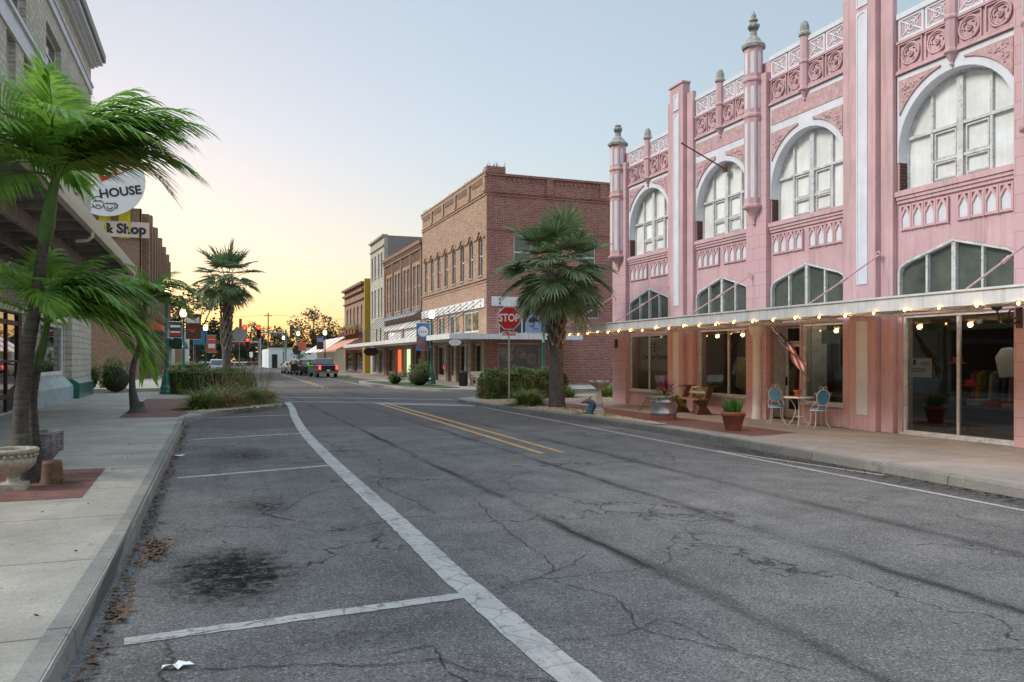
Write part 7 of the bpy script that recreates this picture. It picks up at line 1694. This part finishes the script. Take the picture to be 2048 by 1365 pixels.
t = thing('blue_shop_sign', 'blue square sign hanging over the far left sidewalk', 'sign', (-1.6, 120, 0)); build('board', MB().box(-2.6, -.9, 120, 120.1, 3.9, 6.0), MAT['chairblue'], t); build('post', MB().tube([(-2.7, 120.05, 0), (-2.7, 120.05, 6.1)], .07, 8), MAT['steel'], t)
# ---------------------------------------------------------------- trees
def tree(label, x, y, h, rx, n, seed, m='treeleaf', group='trees beyond the far junction', leaf=.35, z0=.25):
    rnd = random.Random(seed); t = thing('broadleaf_tree', label, 'tree', (x, y, 0), 0, group)
    tr = MB().tube([(x, y, 0), (x+.1, y, h*.25), (x-.1, y, h*.5), (x, y, h*.75)], [h*.03, h*.022, h*.015, h*.006], 8); cl = []
    for k in range(int(12)):
        a = k*2.4; f = rnd.uniform(.3, .75); rr = rx*rnd.uniform(.45, .95); p = Vector((x + rr*math.cos(a), y + rr*math.sin(a), h*(z0 + (1-z0)*rnd.uniform(.25, .98))))
        tr.tube([(x, y, h*f*.6), tuple((Vector((x, y, h*f*.6))).lerp(p, .55) + Vector((0, 0, .2))), tuple(p)], [h*.012, h*.008, h*.003], 5)
        cl.append((p, rx*rnd.uniform(.22, .42)))
    for k in range(16): a = rnd.uniform(0, 6.3); rr = rx*math.sqrt(rnd.random())*.85; cl.append((Vector((x+rr*math.cos(a), y+rr*math.sin(a), h*(z0+(1-z0)*rnd.uniform(.1, .95)*(1-.4*rr/rx)))), rx*rnd.uniform(.2, .38)))
    build('trunk', tr, MAT['bark'], t); lf = MB()
    for k in range(n):
        c_, r_ = rnd.choice(cl); d = Vector((rnd.gauss(0, 1), rnd.gauss(0, 1), rnd.gauss(0, .75))).normalized()*r_*rnd.random()**.4; p = c_ + d
        t1 = Vector((rnd.uniform(-1, 1), rnd.uniform(-1, 1), rnd.uniform(-.6, .6))).normalized(); t2 = t1.cross(Vector((rnd.uniform(-1, 1), rnd.uniform(-1, 1), 1))).normalized(); s_ = leaf*rnd.uniform(.5, 1.2)
        lf.add([p-t1*s_, p+t2*s_*.6, p+t1*s_, p-t2*s_*.6], [(0, 1, 2, 3)])
    build('crown', lf, MAT[m], t, fix=False); return t
random.seed(12)
TR = [(26.5, 232, 16.5, 6.5, 3200, 'treeleaf', 'tall dense tree standing above the others behind the white building'),
      (15.5, 240, 11.5, 5, 1700, 'treeleaf', 'rounded tree just right of the upper signal arm'), (9.5, 250, 12.5, 5, 1700, 'treeleaf2', 'warm tinted tree behind the red signals'),
      (3.5, 238, 9.5, 5.5, 1700, 'treeleaf2', 'low reddish tree right behind the lower signal arm'), (-2, 245, 10.5, 5.5, 1700, 'treeleaf', 'dark tree behind the back of the stop sign'),
      (20.5, 245, 10.5, 5, 1500, 'treeleaf', 'lower tree between the rounded and the tall tree'), (33, 245, 10, 5.5, 1700, 'treeleaf', 'tree right of the tall one above the white building'),
      (39.5, 240, 9.5, 5.5, 1500, 'treeleaf', 'tree over the right part of the white building'), (46, 250, 10.5, 6, 1500, 'treeleaf', 'tree beside the peach building skyline'),
      (-8.5, 235, 12, 6, 1700, 'treeleaf', 'tree at the end of the left shop row'), (53, 250, 10.5, 6, 900, 'treeleaf', 'tree mostly hidden behind the peach building'),
      (-3.2, 168, 14.5, 5.5, 2600, 'treeleaf', 'big dark tree rising behind the left fan palm trunk'), (-9.5, 158, 17.5, 6.5, 2800, 'treeleaf', 'tall open tree above the left shops'), (6, 228, 7.5, 4, 1200, 'treeleaf', 'short bushy tree left of the thin pole'), (14, 222, 7, 3.6, 1000, 'treeleaf', 'short bushy tree at the left corner of the white building'), (-16, 150, 14, 6, 1500, 'treeleaf', 'tree mostly hidden behind the left buildings')]
for i, (x, y, h, rx, n, m, lb) in enumerate(TR): tree(lb, x, y, h, rx, n, 200+i, m, leaf=.42, z0=.18)
wd_ = MB(); rnd = random.Random(77)
for k in range(5000):
    x = rnd.uniform(-60, 130); p = Vector((x, 262+rnd.uniform(-4, 4), rnd.uniform(.2, 6.5 + 1.6*math.sin(x*.21) + 1.1*math.sin(x*.53)))); s_ = rnd.uniform(.5, 1.0)
    t1 = Vector((rnd.uniform(-1, 1), rnd.uniform(-.4, .4), rnd.uniform(-.8, .8))).normalized(); t2 = t1.cross(Vector((0, 1, .3))).normalized()
    wd_.add([p-t1*s_, p+t2*s_*.7, p+t1*s_, p-t2*s_*.7], [(0, 1, 2, 3)])
o = build('distant_woodland', wd_, MAT['treeleaf'], None, (0, 262, 0), fix=False); tag(o, 'dark band of far woodland closing the end of the street', 'woodland', kind='stuff')
# dark hood under the band keeps it dense
